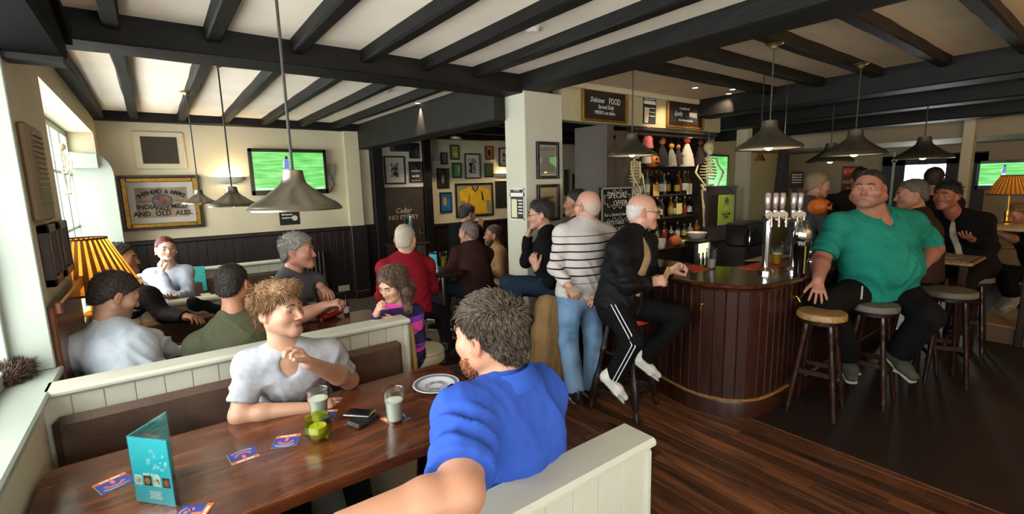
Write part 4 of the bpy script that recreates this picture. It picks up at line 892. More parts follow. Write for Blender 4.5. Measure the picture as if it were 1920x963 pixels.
def table_lamp(label, px, py, D, rb, rt, h, zbase, pw):
    p = dp(px, py, D); t = thing('table_lamp', label, 'lamp', (p[0], p[1], zbase)); zb = p[2]-zbase; n = 30
    thin = mat('lampshade_fabric', '#D99A3A', .8); 
    if not thin.get('done'):
        nt = thin.node_tree; tr = nt.nodes.new('ShaderNodeBsdfTranslucent'); tr.inputs[0].default_value = lin('#FFB84C')+(1,); df = nt.nodes['Principled BSDF']; mx = nt.nodes.new('ShaderNodeMixShader'); mx.inputs[0].default_value = .75
        nt.links.new(df.outputs[0], mx.inputs[1]); nt.links.new(tr.outputs[0], mx.inputs[2]); nt.links.new(mx.outputs[0], nt.nodes['Material Output'].inputs[0]); thin['done'] = 1
    thick = mat('lampshade_pleat', '#8A5418', .85)
    sh = MB(); sh2 = MB()
    for k in range(n):
        a0, a1, am = 2*math.pi*k/n, 2*math.pi*(k+1)/n, 2*math.pi*(k+.42)/n
        P = lambda a, r, z: (r*math.cos(a), r*math.sin(a), zb+z)
        sh.add([P(a0, rb, 0), P(am, rb*1.012, 0), P(am, rt*1.012, h), P(a0, rt, h)], [(0, 1, 2, 3)]); sh2.add([P(am, rb*1.012, 0), P(a1, rb, 0), P(a1, rt, h), P(am, rt*1.012, h)], [(0, 1, 2, 3)])
    s = ob('shade', sh, thin, t); ob('pleats', sh2, thick, s)
    ob('shade_trim', MB().lathe([(rb, -.006), (rb*1.02, -.006), (rb*1.02, .008), (rb, .008)], (0, 0, zb), 44), mat('shade_braid', '#3f240e', .8), t); ob('shade_trim', MB().lathe([(rt, -.004), (rt*1.04, -.004), (rt*1.04, .008), (rt, .008)], (0, 0, zb+h), 44), mat('shade_braid', '#3f240e', .8), t)
    ob('stem', MB().lathe([(0, 0), (.085, 0), (.085, .012), (.03, .03), (.018, .08), (.03, .12), (.014, .16), (.012, zb+.06), (0, zb+.06)], n=18), BRASS, t)
    ob('bulb', MB().ball((0, 0, zb+h*.45), .03), mat('warm_bulb', '#FFE6B8', .4, emit=6., ecol='#FFD08A'), t)
    lamp('POINT', (0, 0, zb+h*.45), pw, (1., .62, .26), t, .03)
table_lamp('lit table lamp with amber pleated shade on the window sill', 170, 543, 3.2, .278, .125, .345, 1.0, 150)
table_lamp('lit pleated table lamp at the right edge below the television', 1893, 364, 5.15, .19, .085, .2, 1.235, 70)
def sconce(label, px, py, Y, pw=9, at=None):
    p = yp(px, py, Y-.02) if at is None else at; t = thing('wall_sconce', label, 'lamp', (p[0], Y, p[2]), 0 if at is None else math.pi)
    vs = []; fs = []; n = 15; m = 7
    for i in range(n):
        a = math.pi*i/(n-1)
        for k in range(m): b = k/(m-1)*math.pi/2; vs.append((.2*math.cos(a)*math.cos(b), -.1*math.sin(a)*math.cos(b)-.0, .1-.1*math.sin(b)))
    for i in range(n-1):
        for k in range(m-1): q = i*m+k; fs.append((q, q+m, q+m+1, q+1))
    ob('bowl', MB().add(vs, fs, True), mat('plaster_white', '#B4AEA0', .7), t); ob('bulb', MB().ball((0, -.05, .05), .022), MATS['warm_bulb'], t)
    lamp('POINT', (0, -.05, .05), pw, (1., .74, .4) if at is None else (1., .6, .3), t, .04)
sconce('plaster half-bowl wall sconce left of the television', 432, 345, YB, 30); sconce('wall sconce beside the pillar on the picture wall', 943, 334, 8.2, 12)
for k, x in enumerate((3.1, 4.9, 6.8)): sconce(('first', 'second', 'third')[k]+' added fill uplight on the unseen wall behind the viewer', 0, 0, -2.4, 700, V(x, -2.4, 1.9))  # added unseen uplights that warm the ceiling on the right
def downlight(label, loc, tgt, pw, col=(1., .8, .55), spot=1.0):
    t = thing('downlight', label, 'light', loc, group='recessed downlights'); ob('bezel', MB().lathe([(.03, -.004), (.045, -.006), (.048, 0), (.03, 0)], n=20), mat('downlight_white', '#B9B2A6', .4), t); ob('lens', MB().lathe([(0, -.003), (.03, -.003), (.03, 0), (0, 0)], n=16), mat('downlight_glow', '#FFE9C8', .4, emit=4, ecol='#FFE3B4'), t)
    l = lamp('SPOT', (0, 0, -.01), pw, col, t, .02, spot=spot); d = Vector(tgt)-Vector(loc); l.rotation_euler = d.to_track_quat('-Z', 'Y').to_euler()
a = zp(783, 193, 2.8); downlight('recessed downlight shining on the dark side beam', (a[0], a[1], 2.799), (a[0]+.16, a[1]+.05, 2.), 60, spot=.9)
a = zp(588, 229, 2.8); downlight('recessed downlight in the ceiling above the television', (a[0], a[1], 2.799), (a[0], a[1]+.2, 1), 25)
for k, (px, py) in enumerate(((1374, 167), (1401, 173))): a = zp(px, py, 2.8); downlight(('left', 'right')[k]+' of two ceiling downlights over the back bar', (a[0], a[1], 2.799), (a[0]+.15, a[1]+.2, 1.), 30)
for k, (x, y, tz) in enumerate(((4.9, 3.1, 1.5), (5.6, 3.1, 1.5), (4.2, 6.9, 1.), (5.6, 6.9, 1.), (3.6, 5.2, 0.))):
    downlight(('recessed downlight hidden above the bottle shelves, left one', 'recessed downlight hidden above the bottle shelves, right one', 'recessed downlight by the cellar door pictures', 'recessed downlight above the framed jersey', 'recessed downlight behind the pillar')[k], (x, y, 2.799 if y < 3.6 else 2.719), (x+(.2 if y < 3.6 else 0), y+.8, tz), 40 if k < 2 else 55, spot=1.6)
# ---------------------------------------------------------------- things on walls
GOLDF = mat('antique_gold_frame', '#8A6420', .35, .6, var=.25, vscale=20); BLKF = mat('black_frame', '#14110F', .4); BRNF = mat('dark_brown_frame', '#2A1710', .4)
MOUNT = mat('cream_mount', '#C9C0AC', .8); CHALK = mat('chalk_white', '#CFCBC0', .9); SLATE = mat('blackboard', '#14110F', .75, var=.2, vscale=5)
PHOTO = mat('black_white_photo', '#B9B4AA', .5, col2='#15130F', vscale=16, vmin=.42, vmax=.58, detail=5)
def rect_y(p0, p1, Y): a, b = yp(*p0, Y), yp(*p1, Y); return min(a[0], b[0]), max(a[0], b[0]), min(a[2], b[2]), max(a[2], b[2])
def framed(label, R4, Y, fm, fw, art, mount=0., mm=None, th=.03, glaze=True, name='picture_frame', cat='picture', deco=None):
    x0, x1, z0, z1 = R4; t = thing(name, label, cat, ((x0+x1)/2, Y, z0), world=True)
    ob('frame', MB().box(x0, x0+fw, Y-th, Y, z0, z1, .004).box(x1-fw, x1, Y-th, Y, z0, z1, .004).box(x0+fw, x1-fw, Y-th, Y, z0, z0+fw, .004).box(x0+fw, x1-fw, Y-th, Y, z1-fw, z1, .004), fm, t)
    a, b, c, d = x0+fw, x1-fw, z0+fw, z1-fw
    if mount: ob('mount', MB().box(a, b, Y-.012, Y-.004, c, d), mm or MOUNT, t); a, b, c, d = a+mount, b-mount, c+mount, d-mount
    if art is not None: ob('print', MB().box(a, b, Y-.014, Y-.011, c, d), art, t)
    if deco: deco(t, a, b, c, d, Y-.0145)
    if glaze: ob('glazing', MB().box(x0+fw, x1-fw, Y-.021, Y-.019, z0+fw, z1-fw), glass('picture_glass', '#ffffff', .02, .06), t)
    return t
# the big ale sign on the back wall
a0, a1 = yp(217, 327, YB), yp(384, 423, YB); X0, X1, Z0, Z1 = a0[0], a1[0]+.0, 1.33, 2.03
def ale(t, a, b, c, d, Y):
    cx = (a+b)/2; w = b-a; h = d-c; INK = mat('ink_black', '#191510', .7)
    lines = []
    txt = 'SHEPHERD & MARKS'
    for i, ch in enumerate(txt):
        th = (i-(len(txt)-1)/2)*.115; lines.append((ch, .075, MT(cx+math.sin(th)*w*.56, Y, c+h*.42+math.cos(th)*h*.44) @ FY @ Matrix.Rotation(-th*.75, 4, 'Z')))
    lines += [('INDIA', .078, MT(cx-w*.31, Y, c+h*.36) @ FY), ('PALE,', .07, MT(cx, Y, c+h*.29) @ FY), ('MILD', .078, MT(cx+w*.31, Y, c+h*.36) @ FY), ('AND  OLD  ALES.', .082, MT(cx, Y, c+h*.13) @ FY)]
    lettering(t, lines, INK, bold=.035)
    ob('crest_ring', MB().lathe([(.085, 0), (.115, 0), (.115, .003), (.085, .003)], n=28, M=MT(cx, Y, c+h*.56) @ FY @ Matrix.Diagonal((1, .78, 1, 1))), mat('crest_blue', '#3C4A55', .6), t); ob('crest', MB().lathe([(0, 0), (.083, 0), (.083, .004), (0, .004)], n=24, M=MT(cx, Y, c+h*.56) @ FY @ Matrix.Diagonal((1, .78, 1, 1))), mat('crest_red', '#5A2A22', .6, col2='#8a5a40', vscale=20), t)
    ob('scroll', MB().box(a+w*.06, cx-.125, Y-.001, Y, c+h*.53, c+h*.57).box(cx+.125, b-w*.06, Y-.001, Y, c+h*.53, c+h*.57), mat('crest_red', '#5A2A22'), t)
t = framed('gold-framed antique ale sign reading Shepherd & Marks', (X0, X1, Z0, Z1), YB, mat('dark_outer_moulding', '#1D110B', .4), .03, mat('faded_ale_print', '#A48C74', .7, col2='#7A6A5C', vscale=5), .125, mat('grey_mount', '#B5AFA2', .8), .045, deco=ale)
ob('gilt_slip', MB().box(X0+.03, X0+.085, YB-.035, YB-.005, Z0+.03, Z1-.03, .008).box(X1-.085, X1-.03, YB-.035, YB-.005, Z0+.03, Z1-.03, .008).box(X0+.085, X1-.085, YB-.035, YB-.005, Z0+.03, Z0+.085, .008).box(X0+.085, X1-.085, YB-.035, YB-.005, Z1-.085, Z1-.03, .008), GOLDF, t)
# vent panel
v0, v1 = yp(252, 247, YB), yp(345, 315, YB)
t = thing('vent_cover', 'square painted wall vent with brown grille above the ale sign', 'vent', ((v0[0]+v1[0])/2, YB, 2.15), world=True); cx, cz = (v0[0]+v1[0])/2, (v0[2]+v1[2])/2
ob('surround', MB().box(cx-.27, cx+.27, YB-.03, YB, cz-.24, cz+.24, .02), CREAM, t); ob('grille', MB().box(cx-.19, cx+.19, YB-.036, YB-.03, cz-.17, cz+.17), mat('brown_mesh', '#3A2F25', .8, bump=.6, bscale=240), t)
# televisions
def screen_mat(): return mat('pitch_screen', '#2E9A3A', .3, emit=1.0, ecol='#55C862', col2=None)
PITCH = mat('pitch_screen', '#0A1A0A', .25); _nt = PITCH.node_tree; _nz = _nt.nodes.new('ShaderNodeTexNoise'); _tc = _nt.nodes.new('ShaderNodeTexCoord'); _mp = _nt.nodes.new('ShaderNodeMapping'); _mp.inputs['Scale'].default_value = (1, 1, 9); _nt.links.new(_tc.outputs['Object'], _mp.inputs[0]); _nt.links.new(_mp.outputs[0], _nz.inputs[0]); _nz.inputs['Scale'].default_value = 3
_rp = _nt.nodes.new('ShaderNodeValToRGB'); _nt.links.new(_nz.outputs[0], _rp.inputs[0]); _rp.color_ramp.elements[0].color = lin('#4FB84E')+(1,); _rp.color_ramp.elements[1].color = lin('#8FE08A')+(1,); _rp.color_ramp.elements[0].position = .35; _rp.color_ramp.elements[1].position = .7
_nt.links.new(_rp.outputs[0], _nt.nodes['Principled BSDF'].inputs['Emission Color']); _nt.nodes['Principled BSDF'].inputs['Emission Strength'].default_value = 1.0
KIT = mat('screen_blue_kit', '#101020', .3, emit=.9, ecol='#6F7FC8'); KITW = mat('screen_white_kit', '#202020', .3, emit=1., ecol='#D8DCE8'); KITD = mat('screen_dark_hair', '#0a0a0a', .3, emit=.5, ecol='#3a3430')
def television(label, M, w, h, player=True, px=.45, name='television'):
    """local: x width, z height, faces -y"""
    t = thing(name, label, 'television', (0, 0, 0)); t.matrix_world = M; t.location = M.to_translation(); t.rotation_euler = M.to_euler()
    TVB = mat('tv_black', '#0C0C0D', .25); b = .045*w
    ob('casing', MB().box(-w/2, w/2, 0, .05, -h/2, h/2, .01).box(-w*.3, w*.3, .05, .09, -h*.3, h*.3), TVB, t)
    ob('bezel', MB().box(-w/2, -w/2+b, -.012, 0, -h/2, h/2, .004).box(w/2-b, w/2, -.012, 0, -h/2, h/2, .004).box(-w/2, w/2, -.012, 0, -h/2, -h/2+b*1.4, .004).box(-w/2, w/2, -.012, 0, h/2-b, h/2, .004), TVB, t)
    s = ob('screen', MB().box(-w/2+b, w/2-b, -.004, 0, -h/2+b*1.3, h/2-b*.9), PITCH, t)
    if player:
        x = -w/2+w*px; u = h*.01; q = lambda pts: [(x+a*u, z*u) for a, z in pts]; MX = Matrix(((1, 0, 0, 0), (0, 0, 1, 0), (0, 1, 0, 0), (0, 0, 0, 1)))
        ob('player', MB().prism(q([(-4, 5), (5, 5), (6, 22), (3, 28), (-3, 27), (-5, 18)]), -.006, -.0045, MX), KIT, s); ob('player_legs', MB().prism(q([(-6, -22), (-3, -22), (0, 3), (3, -21), (6, -22), (5, 6), (-4, 6)]), -.006, -.0045, MX).prism(q([(-8, 10), (-5, 9), (-3, 24), (-5, 25)]), -.006, -.0045, MX), KITW, s); ob('player_head', MB().prism([(x+1.*u+3.2*u*math.cos(k), 31*u+3.6*u*math.sin(k)) for k in np.linspace(0, 6.28, 11)[:-1]], -.006, -.0045, MX), KITD, s)
        ob('score_strip', MB().box(-w/2+b*1.3, -w/2+b+w*.25, -.0055, -.0045, -h/2+b*1.6, -h/2+b*1.6+h*.035).box(w/2-b-w*.12, w/2-b*1.4, -.0055, -.0045, -h/2+b*1.6, -h/2+b*1.6+h*.03), KITW, s)
    return t
c0, c1 = yp(463, 273, YB-.1), yp(617, 366, YB-.1); television('large television on the back wall showing a football pitch', Matrix.Translation(((c0[0]+c1[0])/2, YB-.1, (c0[2]+c1[2])/2)), c1[0]-c0[0], .66, px=.46)
q0 = xp(1832, 307, 10.9); q1_ = xp(1822, 350, 10.9); tw = .95; television('wall television at the right edge showing a footballer', Matrix.Translation((10.9, q0[1]-tw/2, (q0[2]+q1_[2])/2+.0)) @ Matrix.Rotation(math.pi/2*-1, 4, 'Z'), tw, .46, px=.34)
g0, g1 = yp(1318, 283, 4.55), yp(1356, 362, 4.55); television('television glowing green in the dark recess by the skeleton', Matrix.Translation(((g0[0]+g1[0])/2, 4.5, (g0[2]+g1[2])/2)), (g1[0]-g0[0])*1.1, (g0[2]-g1[2])*.85, False)
m_ = yp(1026, 300, 3.54); kx = (3.54+3.54+2.3)/3.54; television('television on the wall behind the viewer, mirrored in the pillar picture', Matrix.Translation((m_[0]*kx, -2.3, min(2.38, H+(m_[2]-H)*kx))) @ Matrix.Rotation(math.pi, 4, 'Z'), .9, .5, px=.7)
# tv cable box + socket
s0 = yp(622, 332, YB); t = thing('cable_box', 'small grey junction box and plug beside the television', 'socket', (s0[0], YB, s0[2]), world=True)
ob('box', MB().box(s0[0]-.09, s0[0]+.05, YB-.05, YB, s0[2]+.03, s0[2]+.2, .006), mat('grey_plastic', '#8a7f6a', .5), t); ob('socket_plate', MB().box(s0[0]-.03, s0[0]+.06, YB-.012, YB, s0[2]-.04, s0[2]+.03, .003), WHITEP, t); ob('cable', MB().tube([(s0[0], YB-.03, s0[2]), (s0[0]+.02, YB-.04, s0[2]-.12), (s0[0]-.06, YB-.03, s0[2]-.24)], .006), BLKF, t)
s0 = yp(645, 540, YB-.02); solo('wall_socket', MB().box(s0[0]-.09, s0[0]+.09, YB-.035, YB-.02, s0[2]-.05, s0[2]+.05, .004), mat('cream_socket', '#A59A7C', .5), (s0[0], YB, s0[2]), 'cream double wall socket on the dark panelling', 'socket')
# radiator beside the grey-haired man
r0 = yp(592, 520, YB-.1); t = thing('radiator', 'slim brown radiator on the dark panelling', 'radiator', (r0[0], YB, 0), world=True)
for k in range(6): ob('column', MB().box(r0[0]-.18+k*.06, r0[0]-.135+k*.06, YB-.12, YB-.04, .25, .85, .015), mat('radiator_brown', '#2E241C', .5), t)
# posters
def blurlines(t, items, Y, m):
    """print too small to read: short strokes. items (centre x, centre z, width, height)"""
    for cx, cz, w, h in items:
        mb = MB(); x = cx-w/2
        while x < cx+w/2-.1*h: l = h*random.uniform(.35, 1.3); mb.box(x, min(x+l, cx+w/2), Y-.001, Y, cz-h*.32, cz+h*random.uniform(.2, .42)); x += l+h*.22
        ob('small_print', mb, m, t)
def poster(label, R4, Y, deco, bg='#141210', name='poster', cat='poster'):
    x0, x1, z0, z1 = R4; t = thing(name, label, cat, ((x0+x1)/2, Y, z0), world=True); ob('sheet', MB().box(x0, x1, Y-.003, Y, z0, z1), mat('poster'+bg, bg, .6), t); deco(t, x0, x1, z0, z1, Y-.0035); return t
def pint(t, x0, x1, z0, z1, Y):
    w, h = x1-x0, z1-z0; X = Matrix(((1, 0, 0, 0), (0, 0, -1, Y), (0, 1, 0, 0), (0, 0, 0, 1))); ob('pint_picture', MB().prism([(x0+w*.1, z0+h*.03), (x0+w*.38, z0+h*.03), (x0+w*.48, z0+h*.6), (x0+w*.1, z0+h*.62)], 0, .001, X), mat('pint_print', '#C9BE9A', .6), t)
    ob('headline_band', MB().box(x0+w*.05, x1-w*.05, Y-.001, Y, z0+h*.74, z0+h*.87), CHALK, t); blurlines(t, [((x0+x1)/2, z0+h*.93, w*.8, h*.06), (x0+w*.7, z0+h*.6, w*.42, h*.06), (x0+w*.7, z0+h*.45, w*.42, h*.05), (x0+w*.7, z0+h*.3, w*.42, h*.05)], Y, CHALK)
poster('small black poster with pint picture between the chalk signs', rect_y((1206, 181), (1229, 233), 3.555), 3.555, pint)
pxx = xp(950, 380, 2.85)
def side_poster():
    a, b = xp(956, 353, 2.851), xp(984, 413, 2.851); t = thing('poster', 'narrow black and white drinks poster on the pillar side', 'poster', (2.85, (a[1]+b[1])/2, b[2]), world=True); y0, y1, z0, z1 = min(a[1], b[1]), max(a[1], b[1]), b[2], a[2]; h = z1-z0; w = y1-y0
    ob('sheet', MB().box(2.848, 2.852, y0, y1, z0, z1), mat('poster#141210', '#141210', .6), t); ob('border', MB().box(2.8465, 2.848, y0, y0+.012, z0, z1).box(2.8465, 2.848, y1-.012, y1, z0, z1).box(2.8465, 2.848, y0, y1, z0, z0+.012).box(2.8465, 2.848, y0, y1, z1-.012, z1).box(2.8465, 2.848, y0, y1, z0+h*.74, z0+h*.86), CHALK, t)
    ob('pint_picture', MB().box(2.846, 2.8475, y1-w*.5, y1-w*.12, z0+h*.08, z0+h*.66, .0005), mat('pint_print', '#C9BE9A', .6), t); MXf = Matrix(((0, 0, -1, 2.8465), (-1, 0, 0, 0), (0, 1, 0, 0), (0, 0, 0, 1)))
    lettering(t, [('Live Music', h*.07, Matrix.Translation((0, (y0+y1)/2, z0+h*.93)) @ MXf)], CHALK)
    for k in range(5): ob('small_print', MB().box(2.846, 2.8478, y0+w*.12, y0+w*(.42-.05*(k % 2)), z0+h*(.6-.1*k), z0+h*(.64-.1*k)), CHALK, t)
side_poster()
poster('small dark leaflet on the wall below the television', rect_y((522, 389), (563, 420), YB), YB-.001, lambda t, x0, x1, z0, z1, Y: (blurlines(t, [((x0+x1)/2, z1-.04, (x1-x0)*.85, .05), (x0+.11, z1-.11, .15, .035), (x0+.11, z1-.16, .15, .03)], Y, CHALK), ob('cup_picture', MB().lathe([(0, 0), (.04, 0), (.04, .002), (0, .002)], n=16, M=MT(x1-.07, Y, z0+.1) @ FY), mat('pint_print', '#C9BE9A'), t)))
# chalk signs over the bar
def chalk(label, R4, lines):
    def d(t, a, b, c, e, Y): lettering(t, [(s, sz*(e-c), MT(a+(b-a)*x, Y, c+(e-c)*z) @ FY, sh_, sx) for s, sz, x, z, sh_, sx in lines], CHALK)
    t = framed(label, R4, 3.558, GOLDF, .025, SLATE, .045, BRNF, .035, glaze=False, name='chalkboard_sign', cat='sign', deco=d)
chalk('gold-framed chalk sign reading Delicious FOOD', rect_y((1089, 161), (1173, 233), 3.558), [('Delicious', .36, .28, .74, .35, .78), ('FOOD', .46, .77, .74, 0, .7), ('Served Daily', .3, .52, .42, .35, .8), ("MENU's on tables", .27, .5, .13, 0, .8)])
chalk('gold-framed chalk sign reading Quality WINES', rect_y((1249, 184), (1316, 244), 3.558), [('A selection of', .24, .45, .86, .35, .8), ('Quality', .4, .26, .52, .4, .72), ('WINES', .44, .75, .5, 0, .66), ('175ml, 250ml or by the bottle', .17, .5, .14, .1, .75)])
# cellar corner and picture wall
def cro(x, y): return (690+x/4.378, 240+y/4.378)
def pic(label, p0, p1, Y, fm, art, mount=0., fw=.025, deco=None): return framed(label, rect_y(cro(*p0), cro(*p1), Y), Y, fm, fw, art, mount, deco=deco)
pic('white-mounted crowd photograph above the cellar door', (122, 228), (310, 458), 8., BLKF, PHOTO, .1)
pic('small dark photograph under the bulkhead by the cellar door', (330, 122), (420, 250), 8., BLKF, mat('dim_team_photo', '#5A4A3A', .5, col2='#15110D', vscale=14), .0)
pic('black poster with lines of lettering beside the crowd photograph', (328, 275), (450, 445), 8., BLKF, mat('sepia_poster', '#1a1713', .5, col2='#4a453c', vscale=6), 0, deco=lambda t, a, b, c, d, Y: blurlines(t, [((a+b)/2, d-.14-.09*k, (b-a)*(.8-.1*(k % 2)), .05) for k in range(4)], Y, CHALK))
def blob(col, sx=.5, sz=.5, cx=.5, cz=.5): return lambda t, a, b, c, d, Y: ob('motif', MB().lathe([(0, 0), (1, 0), (1, .001), (0, .001)], n=18, M=MT(a+(b-a)*cx, Y, c+(d-c)*cz) @ FY @ Matrix.Diagonal(((b-a)*sx*.5, (d-c)*sz*.5, 1, 1))), mat('motif'+col, col, .6), t)
PW = 8.2
pic('tiny dark framed card at the left of the picture wall', (590, 200), (650, 300), PW, BLKF, mat('grey_card', '#6f6a60', .6, col2='#3a3833', vscale=6))
pic('framed green and yellow football print, upper one', (667, 137), (747, 260), PW, BLKF, mat('yellow_green_print', '#6A8A2A', .5, col2='#B0A63A', vscale=4), deco=blob('#C9C9B0', .4, .25, .6, .35))
pic('framed green pitch print under the yellow one', (683, 285), (766, 408), PW, BLKF, mat('pitch_print', '#3F7A38', .5, col2='#6a9a58', vscale=4), deco=blob('#C9C9B0', .2, .5, .8, .6))
pic('dark framed trophy picture on the picture wall', (558, 330), (665, 493), PW, BLKF, mat('dark_trophy_print', '#1C1815', .5, col2='#3a3128', vscale=7), deco=blob('#8c8476', .3, .5, .5, .45))
pic('white-mounted black and white action photograph on the picture wall', (785, 207), (922, 413), PW, BLKF, PHOTO, .08)
pic('blue football poster below the trophy picture', (583, 528), (690, 690), PW, BLKF, mat('blue_poster_print', '#1C4A7A', .5, col2='#2a6aa0', vscale=4), deco=blob('#B9882A', .35, .5, .4, .55))
pic('orange and black player print at the upper right of the picture wall', (955, 147), (1028, 262), PW, BLKF, mat('orange_print', '#C0761C', .5), deco=blob('#1d2430', .5, .6, .5, .5))
pic('small green team photograph below the orange print', (950, 288), (1025, 402), PW, BLKF, mat('olive_team_print', '#5A6A32', .5, col2='#8a8a50', vscale=6))
pic('white-mounted photograph half hidden by the pillar', (1068, 160), (1175, 318), PW, BLKF, PHOTO, .08)
pic('blackboard with faint chalk writing beside the framed jersey', (1040, 435), (1160, 650), PW, BLKF, mat('faint_chalk_slate', '#17130f', .8, col2='#2a2520', vscale=30))
def jersey(t, a, b, c, d, Y):
    w, h = b-a, d-c; X = Matrix(((1, 0, 0, 0), (0, 0, -1, Y), (0, 1, 0, 0), (0, 0, 0, 1))); U = lambda p: [(a+w*x, c+h*z) for x, z in p]
    ob('jersey', MB().prism(U([(.3, .93), (.42, .97), (.45, .85), (.58, .85), (.61, .97), (.72, .93), (.95, .82), (.97, .45), (.83, .5), (.84, .03), (.22, .03), (.22, .5), (.1, .48), (.05, .8)]), 0, .012, X), mat('yellow_jersey', '#C79A14', .8, var=.12, vscale=8), t)
    ob('jersey_collar', MB().prism(U([(.4, .99), (.45, .83), (.515, .77), (.58, .83), (.63, .99), (.6, .99), (.56, .86), (.515, .81), (.47, .86), (.43, .99)]), .012, .016, X), BLKF, t); ob('signatures', MB().prism(U([(.3, .4), (.32, .4), (.36, .72), (.34, .72)]), .012, .014, X).prism(U([(.7, .5), (.76, .46), (.72, .78), (.69, .78)]), .012, .014, X), BLKF, t)
pic('large framed signed yellow football jersey', (708, 455), (1028, 715), PW, BLKF, mat('pale_jersey_back', '#8C8064', .7), 0, .04, jersey)
pb0, pb1 = yp(*cro(175, 130), 8.), yp(*cro(328, 195), 8.); solo('wall_speaker', MB().box(pb0[0], pb1[0], 7.8, 8., pb1[2], pb0[2], .01), mat('blue_black_box', '#161C22', .5), (pb0[0], 8., pb1[2]), 'dark blue-black speaker box above the crowd photograph', 'speaker')
pb0, pb1 = yp(*cro(525, 230), PW), yp(*cro(580, 272), PW); t = thing('fuse_box', 'white switch box with conduit on the picture wall', 'switch', (pb0[0], PW, pb1[2]), world=True); ob('box', MB().box(pb0[0], pb1[0], PW-.06, PW, pb1[2], pb0[2], .005), WHITEP, t); ob('conduit', MB().box(pb0[0]+.03, pb0[0]+.1, PW-.04, PW, pb0[2], pb0[2]+.32, .004), WHITEP, t)
framed('black-framed print on the pillar mirroring a television', rect_y((1004, 265), (1046, 335), 3.558), 3.558, BLKF, .03, mat('pale_pillar_print', '#9C9482', .6), .02, glaze=False)
_r = rect_y((1004, 265), (1046, 335), 3.558); ob('glazing', MB().box(_r[0]+.03, _r[1]-.03, 3.535, 3.537, _r[2]+.03, _r[3]-.03), glass('mirror_like_picture_glass', '#ffffff', .01, .35), bpy.data.objects[[o.name for o in bpy.data.objects if o.name.startswith('picture_frame')][-1]])
framed('lower black-framed print on the pillar behind the glasses wearer', rect_y((1005, 346), (1047, 412), 3.558), 3.558, BLKF, .03, mat('cream_script_print', '#A8946C', .7, col2='#8f7a52', vscale=6), .0, deco=lambda t, a, b, c, d, Y: blurlines(t, [((a+b)/2, d-.1-.05*k, (b-a)*.6, .032) for k in range(3)], Y, mat('ink_brown', '#5a3a20')))
for lab, p0, p1, c in (('sepia framed figure print seen past the pillar', (1072, 326), (1098, 362), '#8A6A3A'), ('small framed print at the top of the passage', (1106, 306), (1124, 329), '#B0A084'), ('framed script print beside the special offer board', (1105, 334), (1124, 372), '#B09878'), ('narrow framed print at the passage edge', (1057, 318), (1064, 366), '#6a5a40')):
    framed(lab, rect_y(p0, p1, PW), PW, BLKF, .03, mat('sepia'+c, c, .6, col2='#2a1f14', vscale=5, vmin=.3, vmax=.5), .0)
# pier by the window: louvre panel and two framed pictures, panelling
t = thing('louvre_vent', 'tall louvred air vent on the window pier', 'vent', (-.46, 3.3, 1.72), world=True); BEI = mat('beige_vent_plastic', '#6E5A40', .5)
ob('case', MB().box(-.46, -.42, 3.1, 3.46, 1.68, 2.14, .012), BEI, t)
for k in range(14): ob('slat', MB().box(-.425, -.41, 3.16, 3.4, 1.76+k*.025, 1.772+k*.025, .002), BEI, t)
for k, (ya, yb_) in enumerate(((3.16, 3.42), (3.52, 3.82))):
    t = thing('picture_frame', ('left', 'right')[k]+' of two dark-framed pictures with painted amber lamp reflection on the window pier', 'picture', (-.46, ya, 1.36), world=True); ob('frame', MB().box(-.46, -.42, ya, ya+.04, 1.36, 1.66, .004).box(-.46, -.42, yb_-.04, yb_, 1.36, 1.66, .004).box(-.46, -.42, ya, yb_, 1.36, 1.4, .004).box(-.46, -.42, ya, yb_, 1.62, 1.66, .004), BRNF, t); ob('print', MB().box(-.46, -.45, ya+.04, yb_-.04, 1.4, 1.62), mat('painted_lamp_reflection', '#9A6420', .3, var=.3), t)  # amber is the table lamp reflected in the glass, painted as flat colour
ob('trim_9', MB().box(-.46, -.43, 3.05, 3.98, 0, 1.28, .008).box(-.43, -.4, 3.05, 3.98, 1.24, 1.3, .008), wood('pier_panel_wood', '#3a1c0c', '#7A4420', .3, (6, 6, 1), 2., coat=.3), kind='structure')
# wall speaker near the ceiling
t = thing('loudspeaker', 'large black loudspeaker hung in the top left corner', 'speaker', (-.36, 2.6, 2.44), world=True); ob('cabinet', MB().box(-.455, -.245, 2.1, 3.13, 2.425, 2.76, .012), mat('speaker_black', '#050505', .8, spec=.1), t); ob('bracket', MB().box(-.455, -.25, 3.02, 3.14, 2.395, 2.425, .004), mat('speaker_bracket', '#232120', .6, spec=.2), t); ob('handle', MB().prism([(2.62, 2.62), (3.12, 2.62), (3.2, 2.6), (3.12, 2.5)], -.25, -.22, Matrix(((0, 0, 1, 0), (1, 0, 0, 0), (0, 1, 0, 0), (0, 0, 0, 1)))), mat('speaker_black', '#0B0A0A'), t)
# smoke alarms and ceiling plates
for lab, px, py in (('smoke alarm on the ceiling between the front joists', 998, 52), ('smoke alarm on the ceiling near the long beam', 1252, 103), ('smoke alarm on the ceiling at the upper right', 1503, 31), ('smoke alarm on the ceiling beyond the main beam', 724, 168)):
    a = zp(px, py, 2.8); t = thing('smoke_alarm', lab, 'alarm', (a[0], a[1], 2.8)); ob('body', MB().lathe([(0, -.03), (.035, -.03), (.045, -.02), (.05, 0), (0, 0)], n=20), mat('alarm_white', '#C9C2B6', .5), t); ob('base', MB().lathe([(0, -.006), (.058, -.006), (.058, 0), (0, 0)], n=20), MATS['alarm_white'], t)
